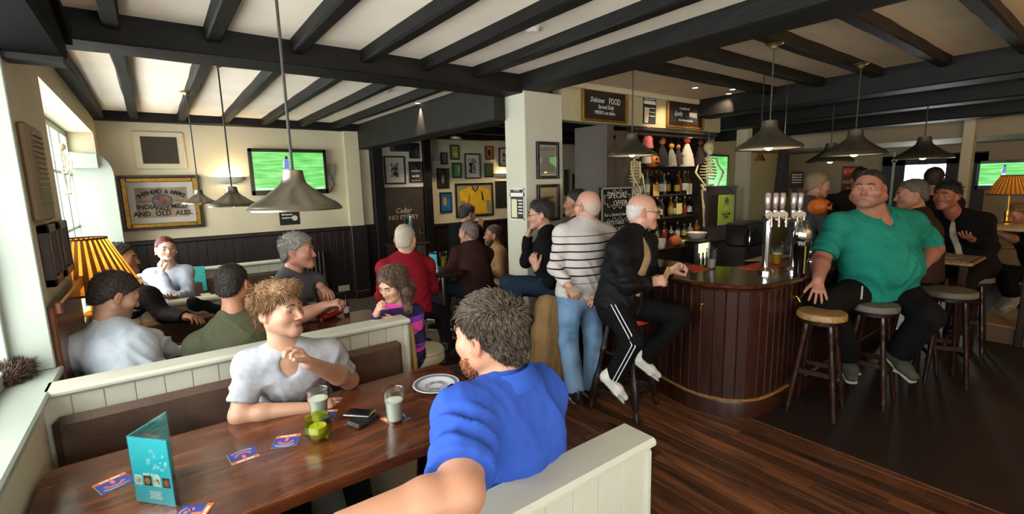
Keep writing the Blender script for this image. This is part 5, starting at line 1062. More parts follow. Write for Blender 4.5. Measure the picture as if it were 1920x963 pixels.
# ---------------------------------------------------------------- skeletons
BONE = mat('bone_plastic', '#C2B48A', .6, var=.12, vscale=20)
def skeleton(label, loc, h, rz=0., pose=0):
    t = thing('skeleton', label, 'decoration', loc, rz); k = h/1.0
    P = lambda x, y, z: (x*k, y*k, z*k)
    S = Sdf(); S.el(P(0, 0, .92), np.array((.055, .065, .065))*k, k=.01*k); S.el(P(0, -.035, .865), np.array((.035, .035, .035))*k, k=.02*k)
    for e in (-1, 1): S.mel(P(e*.022, -.062, .91), np.array((.015, .02, .016))*k, k=.004)
    S.mel(P(0, -.07, .88), np.array((.008, .01, .012))*k, k=.003)
    v, f = sdf_arrays(S, .006*k if h > .6 else .005); arr_object('skull', v, f, BONE, t)
    mb = MB(); mb.tube([P(0, 0, .84), P(0, .015, .7), P(0, 0, .5)], .012*k, 8); ob('spine', mb, BONE, t)
    rb = MB()
    for i in range(7):
        z = .78-i*.033; w = (.05, .07, .085, .092, .095, .09, .075)[i]
        rb.tube([P(w*math.cos(a), w*.65*math.sin(a)-.01, z-.02*(1-abs(math.sin(a/2)))) for a in np.linspace(math.pi/2, math.pi*2.5-.2, 15)], .0065*k, 6)
    rb.tube([P(0, -.06, .8), P(0, -.07, .62)], .01*k, 6); ob('ribcage', rb, BONE, t)
    ob('pelvis', MB().tube([P(-.07, 0, .5), P(-.05, -.03, .44), P(0, -.02, .43), P(.05, -.03, .44), P(.07, 0, .5), P(.03, .03, .49), P(-.03, .03, .49), P(-.07, 0, .5)], .014*k, 8), BONE, t)
    for e in (-1, 1):
        ob('collarbone', MB().tube([P(0, -.03, .8), P(e*.1, 0, .8)], .008*k, 6), BONE, t)
        el_ = P(e*.16, -.02, .62) if not pose else P(e*.17, -.04, .64); ha = P(e*.08, -.09, .5) if pose else P(e*.14, -.05, .45)
        ob('arm', MB().tube([P(e*.1, 0, .8), P(e*.125, -.005, .72), el_], [.012*k, .008*k, .012*k], 8).tube([el_, ha], [.011*k, .007*k], 8).tube([ha, (ha[0]+e*.0, ha[1]-.01*k, ha[2]-.06*k)], [.012*k, .006*k], 6), BONE, t)
        ob('leg', MB().tube([P(e*.06, 0, .45), P(e*.055, -.005, .35), P(e*.04, -.01, .245)], [.016*k, .01*k, .016*k], 8).tube([P(e*.04, -.01, .245), P(e*.03, 0, .12), P(e*.02, 0, .04)], [.014*k, .008*k, .011*k], 8).tube([P(e*.02, .01, .035), P(e*.035, -.08, .01)], [.013*k, .009*k], 6), BONE, t)
    ob('hanging_thread', MB().tube([P(0, 0, .98), P(0, 0, 1.12)], .002, 5), BONE, t)
    return t
a = yp(1188, 432, 3.5); b = yp(1186, 268, 3.5); skeleton('plastic skeleton hanging left of the bottle shelves', (a[0], 3.5, a[2]-.03), (b[2]-a[2])*1.03, .35, 1)
a = yp(1323, 428, 3.5); b = yp(1318, 262, 3.5); skeleton('plastic skeleton hanging right of the bottle shelves', (a[0], 3.5, a[2]), (b[2]-a[2]), -.5, 1)
a = dp(118, 366, 4.6); b = dp(108, 268, 4.6); skeleton('small brown skeleton hanging in the far window', (a[0]+.05, a[1], a[2]), b[2]-a[2], -.6, 0)
# ---------------------------------------------------------------- bottles and bar decorations
ORD = ['first', 'second', 'third', 'fourth', 'fifth', 'sixth', 'seventh', 'eighth', 'ninth', 'tenth', 'eleventh', 'twelfth', 'thirteenth', 'fourteenth', 'fifteenth']
GL = {c: mat(c+'_bottle_glass', h, .08, spec=.8, trans=tr) for c, h, tr in (('green', '#1E3A1C', .3), ('brown', '#3A1E0C', .3), ('clear', '#B7C0B8', .7), ('amber', '#7A4A14', .4), ('black', '#0E0D0C', 0.), ('blue', '#23425A', .3))}
LB = {c: mat(c+'_label', h, .6) for c, h in (('cream', '#B9AD90'), ('yellow', '#B8962C'), ('white', '#C0BDB4'), ('red', '#8A2018'), ('black', '#1A1714'), ('gold', '#8F7430'))}
def bottle(label, loc, gl, lb, h=.29, r=.036, group=None, cap='#1b1714', inv=False):
    t = thing('bottle', label, 'bottle', loc, group=group)
    if inv: t.rotation_euler.x = math.pi; t.location.z += h
    ob('glass', MB().lathe([(0, 0), (r*.9, 0), (r, .008), (r, h*.55), (r*.85, h*.64), (r*.38, h*.74), (r*.34, h*.93), (0, h*.93)], n=16), GL[gl], t)
    ob('label', MB().lathe([(r*1.01, h*.14), (r*1.02, h*.15), (r*1.02, h*.45), (r*1.01, h*.46)], n=16), LB[lb], t)
    ob('cap', MB().lathe([(0, h*.92), (r*.4, h*.92), (r*.4, h), (0, h)], n=12), mat('cap'+cap, cap, .4), t)
    if inv: ob('optic', MB().lathe([(0, h), (r*.7, h), (r*.7, h+.05), (r*.3, h+.07), (r*.3, h+.1), (0, h+.1)], n=14), mat('optic_clear', '#9d9a90', .1, trans=.6), t)
rows = [(1.62, 'middle bar shelf', 15, False, ['green', 'green', 'clear', 'clear', 'green', 'black', 'brown', 'green', 'clear', 'black', 'brown', 'amber', 'green', 'clear', 'amber'], ['cream', 'cream', 'white', 'cream', 'black', 'yellow', 'red', 'white', 'cream', 'gold', 'yellow', 'red', 'white', 'yellow', 'black']),
        (1.33, 'lower bar shelf', 14, False, ['black', 'brown', 'green', 'clear', 'amber', 'black', 'brown', 'clear', 'amber', 'green', 'clear', 'brown', 'amber', 'black'], ['gold', 'cream', 'black', 'red', 'white', 'yellow', 'cream', 'black', 'gold', 'white', 'yellow', 'cream', 'red', 'white']),
        (1.05, 'back-bar worktop', 9, False, ['amber', 'clear', 'green', 'brown', 'clear', 'black', 'green', 'clear', 'amber'], ['cream', 'white', 'gold', 'red', 'black', 'cream', 'yellow', 'gold', 'red'])]
for z, nm, n, inv, gs, ls in rows:
    for k in range(n):
        h = random.uniform(.22, .265) if z > 1.1 and z < 1.5 else random.uniform(.24, .31); r = random.uniform(.032, .041)
        if z < 1.1: h = random.uniform(.17, .25)
        x = 4.6+(k+.5)*1.34/n+random.uniform(-.012, .012)
        bottle(f'{gs[k]} bottle with {ls[k]} label, {ORD[k]} from left on the {nm}', (x, 3.75+random.uniform(-.025, .06) if z > 1.1 else 3.62, z), gs[k], ls[k], h, r, group='bottles behind the bar', cap=random.choice(('#1b1714', '#8a6a2a', '#7a1a14', '#b0aca0')))
for k, (x, c) in enumerate(((4.72, '#B9AD90'), (5.0, '#C9A24A'), (5.5, '#CDBB6A'), (5.72, '#B9AD90'))):
    solo('price_card', MB().box(x-.06, x+.06, 3.655, 3.659, 1.36+.25*(k % 2), 1.5+.25*(k % 2)), mat('card'+c, c, .7), (x, 3.66, 1.36), ('cream', 'tan', 'yellow', 'pale')[k]+' card pinned to the bottle shelves', 'card')
# bowls, cups, pumpkin pot on the back-bar worktop
solo('bowl', MB().lathe([(0, 0), (.05, 0), (.1, .05), (.125, .1), (.118, .1), (.09, .05), (0, .015)], (5.38, 3.32, 1.05), 22), mat('white_china', '#C4BEB0', .3), (5.38, 3.32, 1.05), 'white china bowl on the back-bar worktop', 'bowl')
solo('cup', MB().lathe([(0, 0), (.045, 0), (.06, .1), (.055, .1), (.04, .01), (0, .01)], (4.55, 3.25, 1.05), 18), MATS['white_china'], (4.55, 3.25, 1.05), 'white cup on the back-bar worktop by the jacket', 'cup')
solo('saucer_stack', MB().lathe([(0, 0), (.06, 0), (.09, .012), (.09, .016), (.06, .02), (.09, .032), (.09, .036), (0, .036)], (4.98, 3.25, 1.05), 20), MATS['white_china'], (4.98, 3.25, 1.05), 'stacked saucers on the back-bar worktop', 'saucers')
PUMP = mat('pumpkin_orange', '#C0621A', .5, var=.15)
def pumpkin(label, loc, r, faced=True):
    t = thing('pumpkin', label, 'decoration', loc); vs = []; fs = []; n, m = 28, 11
    for i in range(n):
        a = 2*math.pi*i/n; rr = r*(1+.07*math.cos(a*8))
        for k in range(m): b = math.pi*k/(m-1); vs.append((rr*math.sin(b)*math.cos(a), rr*math.sin(b)*math.sin(a), r*.85+r*.82*-math.cos(b)))
    for i in range(n):
        for k in range(m-1): q, w = i*m+k, ((i+1) % n)*m+k; fs.append((q, w, w+1, q+1))
    ob('shell', MB().add(vs, fs, True), PUMP, t); ob('stalk', MB().tube([(0, 0, r*1.6), (.01, 0, r*1.95)], r*.1, 8), mat('stalk_green', '#4a4a24', .8), t)
    if faced:
        X = Matrix(((1, 0, 0, 0), (0, 0, -1, -r*.93), (0, 1, 0, 0), (0, 0, 0, 1))); q = lambda P: [(x*r, r*.85+z*r) for x, z in P]; ob('carved_face', MB().prism(q([(-.45, .1), (-.12, .1), (-.28, .4)]), -.015, .012, X).prism(q([(.45, .1), (.12, .1), (.28, .4)]), -.015, .012, X).prism(q([(-.5, -.2), (.5, -.2), (.25, -.45), (0, -.35), (-.25, -.45)]), -.02, .012, X), mat('carved_black', '#120c08', .8), t)
a = yp(1223, 303, 3.6); pumpkin('small carved pumpkin hanging under the shelf cornice', (a[0], 3.6, a[2]-.07), .09)
pumpkin('little orange pumpkin pot on the back-bar worktop', (4.78, 3.22, 1.05), .07, False)
a = dp(1537, 376, 4.5); pumpkin('orange pumpkin lantern behind the beer taps', (a[0], a[1], 1.43), .1)
def doll(label, px, py, h, robe, trim, hat=None):
    a = yp(px, py, 3.58); t = thing('hanging_doll', label, 'decoration', (a[0], 3.58, a[2])); R_ = mat('robe'+robe, robe, .9)
    ob('robe', MB().lathe([(0, 0), (.1*h/.4, 0), (.085*h/.4, .1*h/.4), (.05*h/.4, .22*h/.4), (.025*h/.4, .28*h/.4), (0, .29*h/.4)], n=14), R_, t); ob('head', MB().ball((0, 0, .33*h/.4), .045*h/.4), mat('doll'+trim, trim, .7), t)
    for e in (-1, 1): ob('arm', MB().tube([(e*.03*h/.4, 0, .25*h/.4), (e*.1*h/.4, -.02, .14*h/.4)], [.018*h/.4, .01*h/.4], 8), R_, t)
    if hat: ob('hat', MB().lathe([(0, .35*h/.4), (.07*h/.4, .35*h/.4), (.035*h/.4, .37*h/.4), (.0, .5*h/.4)], n=14), mat('hat'+hat, hat, .8), t)
    ob('thread', MB().tube([(0, 0, .36*h/.4), (0, 0, max(.42*h/.4, 2.32-a[2]))], .002, 5), CORD, t)
doll('black-robed witch doll hanging over the bottles', 1241, 310, .34, '#15110f', '#B0603A', '#15110f'); doll('grey and orange ghoul doll hanging over the bottles', 1258, 312, .3, '#6a6a60', '#B4631F'); doll('dark brown robed doll beside the grey ghoul', 1271, 308, .26, '#2a1510', '#8a5a3a')
doll('white and red ragged doll hanging over the bottles', 1287, 312, .4, '#A8A296', '#B4302A', '#B0A8A0'); doll('dark caped doll at the right of the shelves', 1312, 308, .34, '#241a18', '#6a2a24', '#4a1a18'); doll('small white ghost doll under the pendant', 1212, 306, .24, '#A9A398', '#A9A398'); doll('pink-headed doll behind the pendant lamp', 1214, 278, .28, '#B05A58', '#C06A68')
# special offer board on an easel
t = thing('chalkboard', 'leaning blackboard reading Special Offer', 'sign', (3.9, 3.3, 0), world=True)
a, b, c = yp(1127, 352, 3.4), yp(1186, 352, 3.4), yp(1180, 440, 3.4); x0, x1, z1, z0 = a[0], b[0], a[2], c[2]-.1
ob('board', MB().box(x0, x1, 3.4, 3.42, z0, z1, .004), SLATE, t); ob('frame', MB().box(x1-.016, x1, 3.385, 3.4, z0, z1, .003).box(x0, x0+.016, 3.385, 3.4, z0, z1, .003).box(x0, x1, 3.385, 3.4, z1-.016, z1, .003), mat('pale_board_edge', '#9d968a', .7), t); ob('easel', MB().box(x0+.03, x0+.07, 3.42, 3.46, 0, z1, .004).box(x1-.07, x1-.03, 3.42, 3.46, 0, z1, .004), BRNF, t)
w, h = x1-x0, z1-z0; cx = (x0+x1)/2
lettering(t, [('SPECIAL', .085, MT(cx, 3.395, z1-h*.14) @ FY, .15), ('OFFER', .08, MT(cx+.04, 3.395, z1-h*.27) @ FY, .15), ('For a limited time only', .05, MT(cx+.02, 3.395, z1-h*.46) @ FY, .2), ('WHITSTABLE', .058, MT(cx-.06, 3.395, z1-h*.6) @ FY, .15), ('BAY LAGER', .07, MT(cx, 3.395, z1-h*.71) @ FY, .15), ('PER PINT', .05, MT(cx-.02, 3.395, z1-h*.86) @ FY, .2)], CHALK)
cl = MB()
for cz, hh in ((z1-h*.2, .15), (z1-h*.65, .13)):
    pts = [(cx+(w*.43+.02*math.cos(k*14))*math.cos(k), 3.396, cz+(hh*h*.9+.02*math.cos(k*14))*math.sin(k)) for k in np.linspace(0, 2*math.pi, 71)]; cl.tube(pts, .0025, 5, caps=False)
ob('chalk_cloud', cl, CHALK, t)
# lime sign on a dark screen
a, b = yp(1330, 352, 3.3), yp(1376, 438, 3.3); t = thing('dark_screen', 'dark brown partition board behind the lime sign', 'partition', (a[0], 3.3, 0), world=True); ob('panel', MB().box(a[0], b[0]+.02, 3.3, 3.34, 0, a[2]), mat('partition_brown', '#2A1A14', .6), t); ob('cap_rail', MB().box(a[0]-.02, b[0]+.04, 3.28, 3.36, a[2], a[2]+.02, .004), BRNF, t)
a, b = yp(1347, 366, 3.25), yp(1374, 419, 3.25); t = thing('halloween_sign', 'lime green Halloween sign with skull and crossbones', 'sign', ((a[0]+b[0])/2, 3.25, b[2]), world=True); x0, x1, z0, z1 = a[0], b[0], b[2], a[2]; cx = (x0+x1)/2
ob('board', MB().box(x0, x1, 3.24, 3.25, z0, z1, .003), mat('lime_card', '#9BB31E', .6), t); ob('skull_mark', MB().lathe([(0, 0), (.028, 0), (.028, .002), (0, .002)], n=16, M=MT(cx, 3.239, z1-.055) @ FY).box(-.06, .06, -.001, .001, -.006, .006, M=MT(cx, 3.238, z1-.09, 0, 0, .45)).box(-.06, .06, -.001, .001, -.006, .006, M=MT(cx, 3.238, z1-.09, 0, 0, -.45)), BLKF, t)
ob('orange_patch', MB().box(cx-.045, cx+.045, 3.237, 3.239, (z0+z1)/2-.01, (z0+z1)/2+.04), mat('patch_yellow', '#C9A82A', .6), t); lettering(t, [('WELCOME', .042, MT(cx, 3.238, z0+(z1-z0)*.36) @ FY), ('HOME', .042, MT(cx, 3.238, z0+(z1-z0)*.26) @ FY)], BLKF); ob('cord', MB().tube([(x0+.02, 3.245, z1), (cx, 3.245, z1+.1), (x1-.02, 3.245, z1)], .004, 6), CORD, t)
# ---- beer fonts and things on the bar
FX = dp(1435, 400, 3.75)
def font_tap(label, px, pyb, pyt, D, group): 
    a, b = dp(px, pyb, D), dp(px, pyt, D); h = b[2]-a[2]; t = thing('beer_tap', label, 'tap', tuple(a), group=group); ob('valve', MB().lathe([(0, 0), (.02, 0), (.024, .03), (.016, .05), (.022, .07), (.012, .09), (0, .09)], n=14), CHROME, t); ob('handle', MB().lathe([(.012, .085), (.016, .1), (.022, h*.6), (.022, h*.96), (.016, h), (0, h)], n=14), mat('tap_handle', '#A99C98', .25, .6), t); ob('spout', MB().tube([(0, 0, .03), V(-CF[0], -CF[1], 0)*.06+V(0, 0, .025), V(-CF[0], -CF[1], 0)*.07+V(0, 0, -.05)], .009, 8), CHROME, t)
    ob('badge', MB().lathe([(0, 0), (.03, 0), (.03, .008), (0, .008)], n=16, M=Matrix.Translation((-CF[0]*.03, -CF[1]*.03, .04)) @ Matrix.Rotation(-YAW, 4, 'Z') @ FY), mat('tap_badge', '#A89A88', .4), t)
for k, px in enumerate((1438, 1452, 1465, 1486, 1498)): font_tap(f'chrome beer tap with tall pale handle, {ORD[k]} of five from the left', px, 412, 361, 3.72, 'beer taps on the bar')
L0, L1 = dp(1432, 410, 3.72), dp(1503, 410, 3.72); t = thing('beer_font', 'chrome beer font rail carrying the tap handles', 'beer font', (L0[0], L0[1], BZ), world=True)
ob('rail', MB().tube([L0, L1], .028, 14), CHROME, t)
for q in (.12, .88): p = L0+(L1-L0)*q; ob('column', MB().lathe([(.06, 0), (.06, .02), (.03, .05), (.028, p[2]-BZ)], (p[0], p[1], BZ), 18), CHROME, t)
a = dp(1500, 497, 3.62); t = thing('beer_font', 'dark tapered beer font beside the green sleeve', 'beer font', (a[0], a[1], BZ)); ob('body', MB().lathe([(0, 0), (.04, 0), (.045, .02), (.04, .06), (.06, .22), (.062, .27), (.05, .3), (0, .3)], n=22), mat('black_chrome', '#2c2a28', .1, .9), t); ob('crown', MB().lathe([(0, .29), (.065, .29), (.07, .33), (.05, .38), (.03, .42), (0, .43)], n=18), CHROME, t); ob('label_strip', MB().box(-.05, -.035, -.05, -.045, .03, .24), LB['gold'], t)
for k in range(5): ob('fitting', MB().ball((.12+.03*(k % 3), -.02+.02*k, .1+.07*k), .024), CHROME, t)
t = thing('coffee_machine', 'dark machine with chrome fittings behind the bar', 'machine', (4.9, 2.6, 1.05), world=True); a = yp(1398, 440, 2.75); ob('body', MB().box(a[0], a[0]+.62, 2.75, 3.0, 1.0, 1.28, .02), mat('black_appliance', '#15120f', .35), t); ob('stand', MB().box(a[0], a[0]+.62, 2.75, 3.0, 0, 1.0), mat('back_bar_brown', '#2A201A'), t); ob('pipe', MB().tube([(a[0]+.06, 2.73, 1.25), (a[0]+.0, 2.7, 1.1), (a[0]+.02, 2.72, .95)], .008, 8), CHROME, t); ob('dial', MB().lathe([(0, 0), (.03, 0), (.03, .01), (0, .01)], n=14, M=MT(a[0]+.2, 2.745, 1.18) @ FY), CHROME, t)
def flat_card(name, label, pts, z, m, cat, th=.003): P = [zp(*p, z) for p in pts]; b = sum(P)/len(P); return solo(name, MB().prism([(p[0], p[1]) for p in P], z, z+th), m, b, label, cat)
REDT = mat('red_bar_towel', '#B23A22', .8, col2='#C8552E', vscale=30)
flat_card('bar_runner', 'red bar mat near the card-holding hands', [(1282, 499), (1300, 496), (1331, 504), (1300, 511)], BZ, REDT, 'mat'); flat_card('bar_runner', 'red bar mat under the pint of lager', [(1384, 502), (1430, 490), (1478, 495), (1434, 508)], BZ, REDT, 'mat'); flat_card('menu_sheet', 'pale paper menu lying on the bar behind the lager', [(1395, 489), (1440, 477), (1492, 478), (1445, 489)], BZ, mat('paper', '#A99C80', .8, var=.05), 'menu')
CLG = mat('tumbler_glass', '#E6EAE8', .02, trans=.95, ior=1.2, spec=.6)
def tumbler(label, loc, h, r, fill=None, fillh=.6, foam=0, nonic=True, extra=None, thin=None):
    t = thing('pint_glass', label, 'glass', loc); pr = [(r*.72, 0), (r*.74, .004), (r*.84, h*.55), (r*.97, h*.72), (r*1.0, h*.76), (r*.95, h*.82), (r*.98, h)] if nonic else [(r*.78, 0), (r*.8, .004), (r, h)]
    g = MB().lathe([(0, .002)]+pr, n=24, smooth=True); g.lathe([(a*.985, b) for a, b in pr][::-1], n=24) if False else None; ob('glass_wall', g, glass('drinking_glass', '#eef2f0', .02, .35), t)
    ob('glass_rim', MB().lathe([(r*.965, h-.003), (r*.99, h-.001), (r*.99, h+.002), (r*.965, h+.002)], n=24), glass('glass_edge', '#d8dcdc', .02, .6), t); ob('glass_base', MB().lathe([(0, 0), (r*.73, 0), (r*.75, .01), (0, .012)], n=24), glass('glass_edge', '#d8dcdc'), t)
    if fill:
        f_ = lambda z: np.interp(z, [b for a, b in pr], [a for a, b in pr])*.95; zs = np.linspace(.012, h*fillh, 8); d = ob('drink', MB().lathe([(0, .012)]+[(f_(z), z) for z in zs]+[(0, h*fillh)], n=24), fill, t)
        if foam: ob('foam', MB().lathe([(0, h*fillh), (f_(h*fillh), h*fillh), (f_(h*fillh+foam), h*fillh+foam), (0, h*fillh+foam)], n=24), mat('beer_foam', '#D8CDB4', .9), d)
    return t
LAGER = mat('lager', '#C8951C', .1, trans=.5, ior=1.33); LEM = mat('cloudy_lemonade', '#D2D6C2', .5); COLA = mat('cola', '#1A0C08', .1)
a = zp(1456, 496, BZ); tumbler('pint of lager on the bar beside the red mat', tuple(a), .155, .044, LAGER, .62, .012); a = zp(1474, 484, BZ); tumbler('empty pint glass just behind the lager', tuple(a), .155, .044)
a = zp(1333, 503, BZ); t = tumbler('tall glass of straws on the bar', tuple(a), .17, .044, mat('frosted_drink', '#8d8478', .3), .5, nonic=False); ob('straws', MB().tube([(.0, 0, .05), (.03, .01, .19)], .006, 6).tube([(-.01, 0, .05), (-.03, -.01, .18)], .006, 6), BLKF, t)
# ---- right hand background
a = dp(1470, 280, 5.); t = thing('hanging_coat', 'black coat hanging from the dark beam behind the pendant lamp', 'coat', (a[0], a[1], a[2]-.5)); S = Sdf(); sd_ = unit(V(CR[0], CR[1], 0)); S.ec(V(0, 0, .5), V(0, 0, .0), sd_, .06, .045, .075, .05, k=.03, cut=True); v, f = sdf_arrays(S, .012); n_ = vnormals(v, f); arr_object('cloth', v+n_*(wavy(v, 22, 3, 4, (1, 1, .15))*.012)[:, None], f, mat('black_cloth_hang', '#0c0b0b', .9), t); ob('hanger', MB().tube([(0, 0, .58), (0, 0, 2.8-a[2]+.5)], .004, 6), CHROME, t)
a = dp(1425, 294, 4.8); t = thing('bar_bell', 'small dark brass bell hanging behind the bar', 'bell', tuple(a)); ob('bell', MB().lathe([(.05, -.04), (.045, -.02), (.03, .0), (.025, .03), (0, .04)], n=18), BRASS, t); ob('bracket', MB().tube([(0, 0, .04), (0, 0, 2.8-a[2])], .005, 6), BLKF, t)
a, b = dp(1578, 312, 6.2), dp(1614, 362, 6.2); t = thing('poster', 'red and white poster reading Sky Sports Football', 'poster', tuple((a+b)/2)); t.rotation_euler.z = -YAW; w, h = .25, a[2]-b[2]; ob('sheet', MB().box(-w/2, w/2, 0, .004, -h/2, h/2), mat('brown_poster', '#3a1a14', .6), t)
ob('top_band', MB().box(-w/2+.01, w/2-.01, -.003, 0, h/2-.12, h/2-.02), mat('poster_red', '#A8402A', .6), t); lettering(t, [('SKY SPORTS', .05, MT(0, -.005, h/2-.07) @ FY, 0, .8), ('FOOTBALL', .06, MT(0, -.005, -.03) @ FY, 0, .8), ('EVERY', .05, MT(0, -.005, -.12) @ FY, 0, .8)], CHALK); ob('stand', MB().box(-.1, .1, .004, .03, -(a[2]+b[2])/2+.0, h/2, .004), BLKF, t)
a, b = dp(1481, 322, 5.6), dp(1507, 352, 5.6); t = thing('notice', 'small dark notice board left of the barman', 'notice', tuple((a+b)/2)); t.rotation_euler.z = -YAW; ob('sheet', MB().box(-.08, .08, 0, .004, -.1, .1), SLATE, t); blurlines(t, [(0, .06-.03*k, .12, .018) for k in range(4)], -.002, CHALK); ob('post', MB().box(-.02, .02, .004, .03, -float((a[2]+b[2])/2), .1), BLKF, t)
# ---------------------------------------------------------------- things on the tables
ORA = mat('coaster_orange', '#CC6A20', .6); CBL = mat('coaster_blue', '#2E3F8A', .6); CTR = mat('coaster_red_tree', '#C8685A', .6)
def coaster(label, p0, p1, far, z=None):
    """p0,p1: pixels of the orange edge's ends; far=+1 the blue body lies on the left of p0->p1"""
    z = TZ if z is None else z; a, b = zp(*p0, z), zp(*p1, z); d = unit(b-a); n0 = np.cross(UPV, d)*far; s = .096; c = (a+b)/2+n0*s/2
    M = Matrix(((d[0], n0[0], 0, c[0]), (d[1], n0[1], 0, c[1]), (0, 0, 1, z), (0, 0, 0, 1)))
    t = thing('coaster', label, 'coaster', (c[0], c[1], z)); t.rotation_euler.z = math.atan2(d[1], d[0]); f_ = far; r = s/2
    ob('card', MB().box(-r, r, -r, r, 0, .002, .0008), mat('coaster_board', '#BDB6A8', .8), t); sg = lambda y0, y1: (min(y0*f_, y1*f_), max(y0*f_, y1*f_))
    y0, y1 = sg(-r, -r+.02); ob('orange_band', MB().box(-r+.001, r-.001, y0, y1, .002, .0024), ORA, t); y0, y1 = sg(-r+.021, r); ob('blue_field', MB().box(-r+.001, r-.001, y0, y1, .002, .0024), CBL, t)
    tr = MB(); tr.box(-.006, .006, *sg(-.026, .004), .0024, .0028)
    for k in range(7): an = math.pi*(k/6); cx, cy = .024*math.cos(an), (.008+.016*math.sin(an))*f_; tr.lathe([(0, .0024), (.0075, .0024), (.0075, .0029), (0, .0029)], (cx, cy, 0), 8)
    ob('tree_emblem', tr, CTR, t); ob('white_swoosh', MB().tube([(-.036, .03*f_, .0028), (-.018, .039*f_, .0028), (.0, .0415*f_, .0028), (.018, .039*f_, .0028), (.036, .03*f_, .0028)], .0014, 5), CHALK, t)
    for k in range(2): y0, y1 = sg(-r+.0055, -r+.0135); ob('small_print', MB().box(-.03+.032*k, -.002+.032*k, y0, y1, .0024, .0027), CHALK, t)
coaster('orange and blue beer mat left of the teal menu', (166, 914), (239, 883), -1); coaster('orange and blue beer mat in the middle of the long table', (431, 875), (492, 853), 1); coaster('orange and blue beer mat beside the green candle bowl', (515, 819), (569, 812), -1)
coaster('beer mat at the bottom frame edge under the teal menu', (378, 978), (402, 943), 1); coaster('beer mat under the lemonade glass', (712, 784), (736, 799), -1 if False else 1); coaster('beer mat half under the candle bowl', (601, 770), (628, 768), -1)
def menu(label, A, B, C, h, z, front, seam=.0):
    """two-leaf folded menu: spine A, leaf ends B and C (world xy)"""
    t = thing('menu_card', label, 'menu', (A[0], A[1], z), world=True); TEAL = mat('teal_menu_card', '#2BA5B0', .35, var=.05); TEALD = mat('teal_menu_inside', '#1F7F7C', .35, col2='#5AB0AA', vscale=60, stretch=(.3, .3, 3), vmin=.5, vmax=.7)
    for nm, E, m in (('front_leaf', B, TEAL), ('back_leaf', C, TEALD)):
        d = unit(V(E[0]-A[0], E[1]-A[1], 0)); n0 = np.cross(UPV, d); L = math.hypot(E[0]-A[0], E[1]-A[1]); M = Matrix(((d[0], n0[0], 0, A[0]), (d[1], n0[1], 0, A[1]), (0, 0, 1, z), (0, 0, 0, 1)))
        lf = ob(nm, MB().box(.002, L, -.0012, .0012, .004, h, M=M), m, t); ob('clear_sleeve', MB().box(0, L+.004, -.0028, -.0024, 0, h+.004, M=M).box(0, L+.004, .0024, .0028, 0, h+.004, M=M), glass('acrylic_sleeve', '#f4ffff', .05, .15), lf)
        if nm == 'front_leaf' and front:
            K = M @ Matrix(((1, 0, 0, 0), (0, 0, 1, -.0018), (0, 1, 0, 0), (0, 0, 0, 1))); 
            K = M @ Matrix.Translation((0, -.0018, 0)) @ FY
            lettering(lf, [('HOT TUNA', .0125, K @ MT(L*.5, h*.46, 0))], CHALK)
            for k in range(5): ob('small_print', MB().box(L*(.38+.03*(k % 2)), L*(.72-.03*(k % 3)), -.0022, -.0018, h*(.2-.026*k), h*(.2-.026*k)+.0032, M=M), CHALK, lf)
            sq = MB(); g = np.random.default_rng(3)
            for k in range(13):
                cx, cy, r0 = L*(.42+.5*g.random()), h*(.55+.36*g.random()), .004+.006*g.random(); sq.tube([K @ Vector((cx+r0*(1-.8*q/9)*math.cos(q*.75+k), cy+r0*(1-.8*q/9)*math.sin(q*.75+k), 0)) for q in range(10)], .0008, 4)
            ob('swirl_tree', sq, CHALK, lf)
            for k, c in enumerate(('#B0A890', '#A8763A', '#C0B8A0', '#8A5A3A')): fp = ob('food_photo', MB().box(L*(.06+.235*k), L*(.06+.235*k)+L*.19, -.0022, -.0016, h*.29, h*.29+L*.22, M=M), mat('food_bg'+c, '#3a2a20' if k in (1, 3) else '#C8C4BA', .5), lf); ob('food', MB().lathe([(0, 0), (L*.07, 0), (L*.07, .0006), (0, .0006)], n=12, M=K @ MT(L*(.155+.235*k), h*.29+L*.11, .0004)), mat('food'+c, c, .5, col2='#5a3a1a', vscale=120), fp)
    return t
A_, B_, C_ = zq(257, 940), zq(330, 951), zq(327, 884); menu('tall teal folded menu standing on the long table', A_, B_, C_, .235, TZ, True)
z3 = .76; A_, B_, C_ = zp(357, 548, z3), zp(337, 551, z3), zp(389, 545, z3); menu('open teal menu on the table before the red-haired woman', A_, B_, C_, .27, z3, False)
a = zp(808, 500, .95); A_, B_, C_ = zp(806, 502, .95), zp(820, 503, .95), zp(816, 497, .95); menu('teal menu on the round table by the red shirt', A_, B_, C_, .15, .95, False)
# glasses, candle bowl, phone, plate on the long table
a = zq(741, 790); a[2] += .003; tumbler('half-full lemonade glass on a beer mat', tuple(a), .148, .045, LEM, .66)
a = zq(600, 789); tumbler('lemonade glass standing behind the green candle bowl', tuple(a), .15, .045, LEM, .72)
a = zq(598, 822); t = thing('candle_bowl', 'lime green glass candle bowl on the long table', 'candle holder', tuple(a), .3); LIME = glass('lime_glass', '#e9f28c', .03, .25)
pr = [(.03, 0), (.042, .006), (.062, .045), (.062, .075), (.054, .1)]; ob('bowl', MB().lathe(pr+[(x-.004, z+.001) for x, z in pr[::-1]][:4], n=6, smooth=False), LIME, t); ob('candle', MB().lathe([(0, .012), (.03, .012), (.036, .04), (.034, .058), (0, .056)], n=20), mat('candle_wax', '#D8C8B0', .6), t); ob('wick', MB().tube([(0, 0, .056), (.001, 0, .068)], .0012, 5), BLKF, t)
a = zq(682, 789); t = thing('wallet', 'black leather wallet under the phone', 'wallet', tuple(a), .35); ob('fold', MB().box(-.06, .06, -.042, .042, 0, .009, .004), mat('black_leather', '#141215', .4, bump=.2), t); ob('flap', MB().box(-.058, .06, -.04, .042, .009, .017, .004), MATS['black_leather'], t)
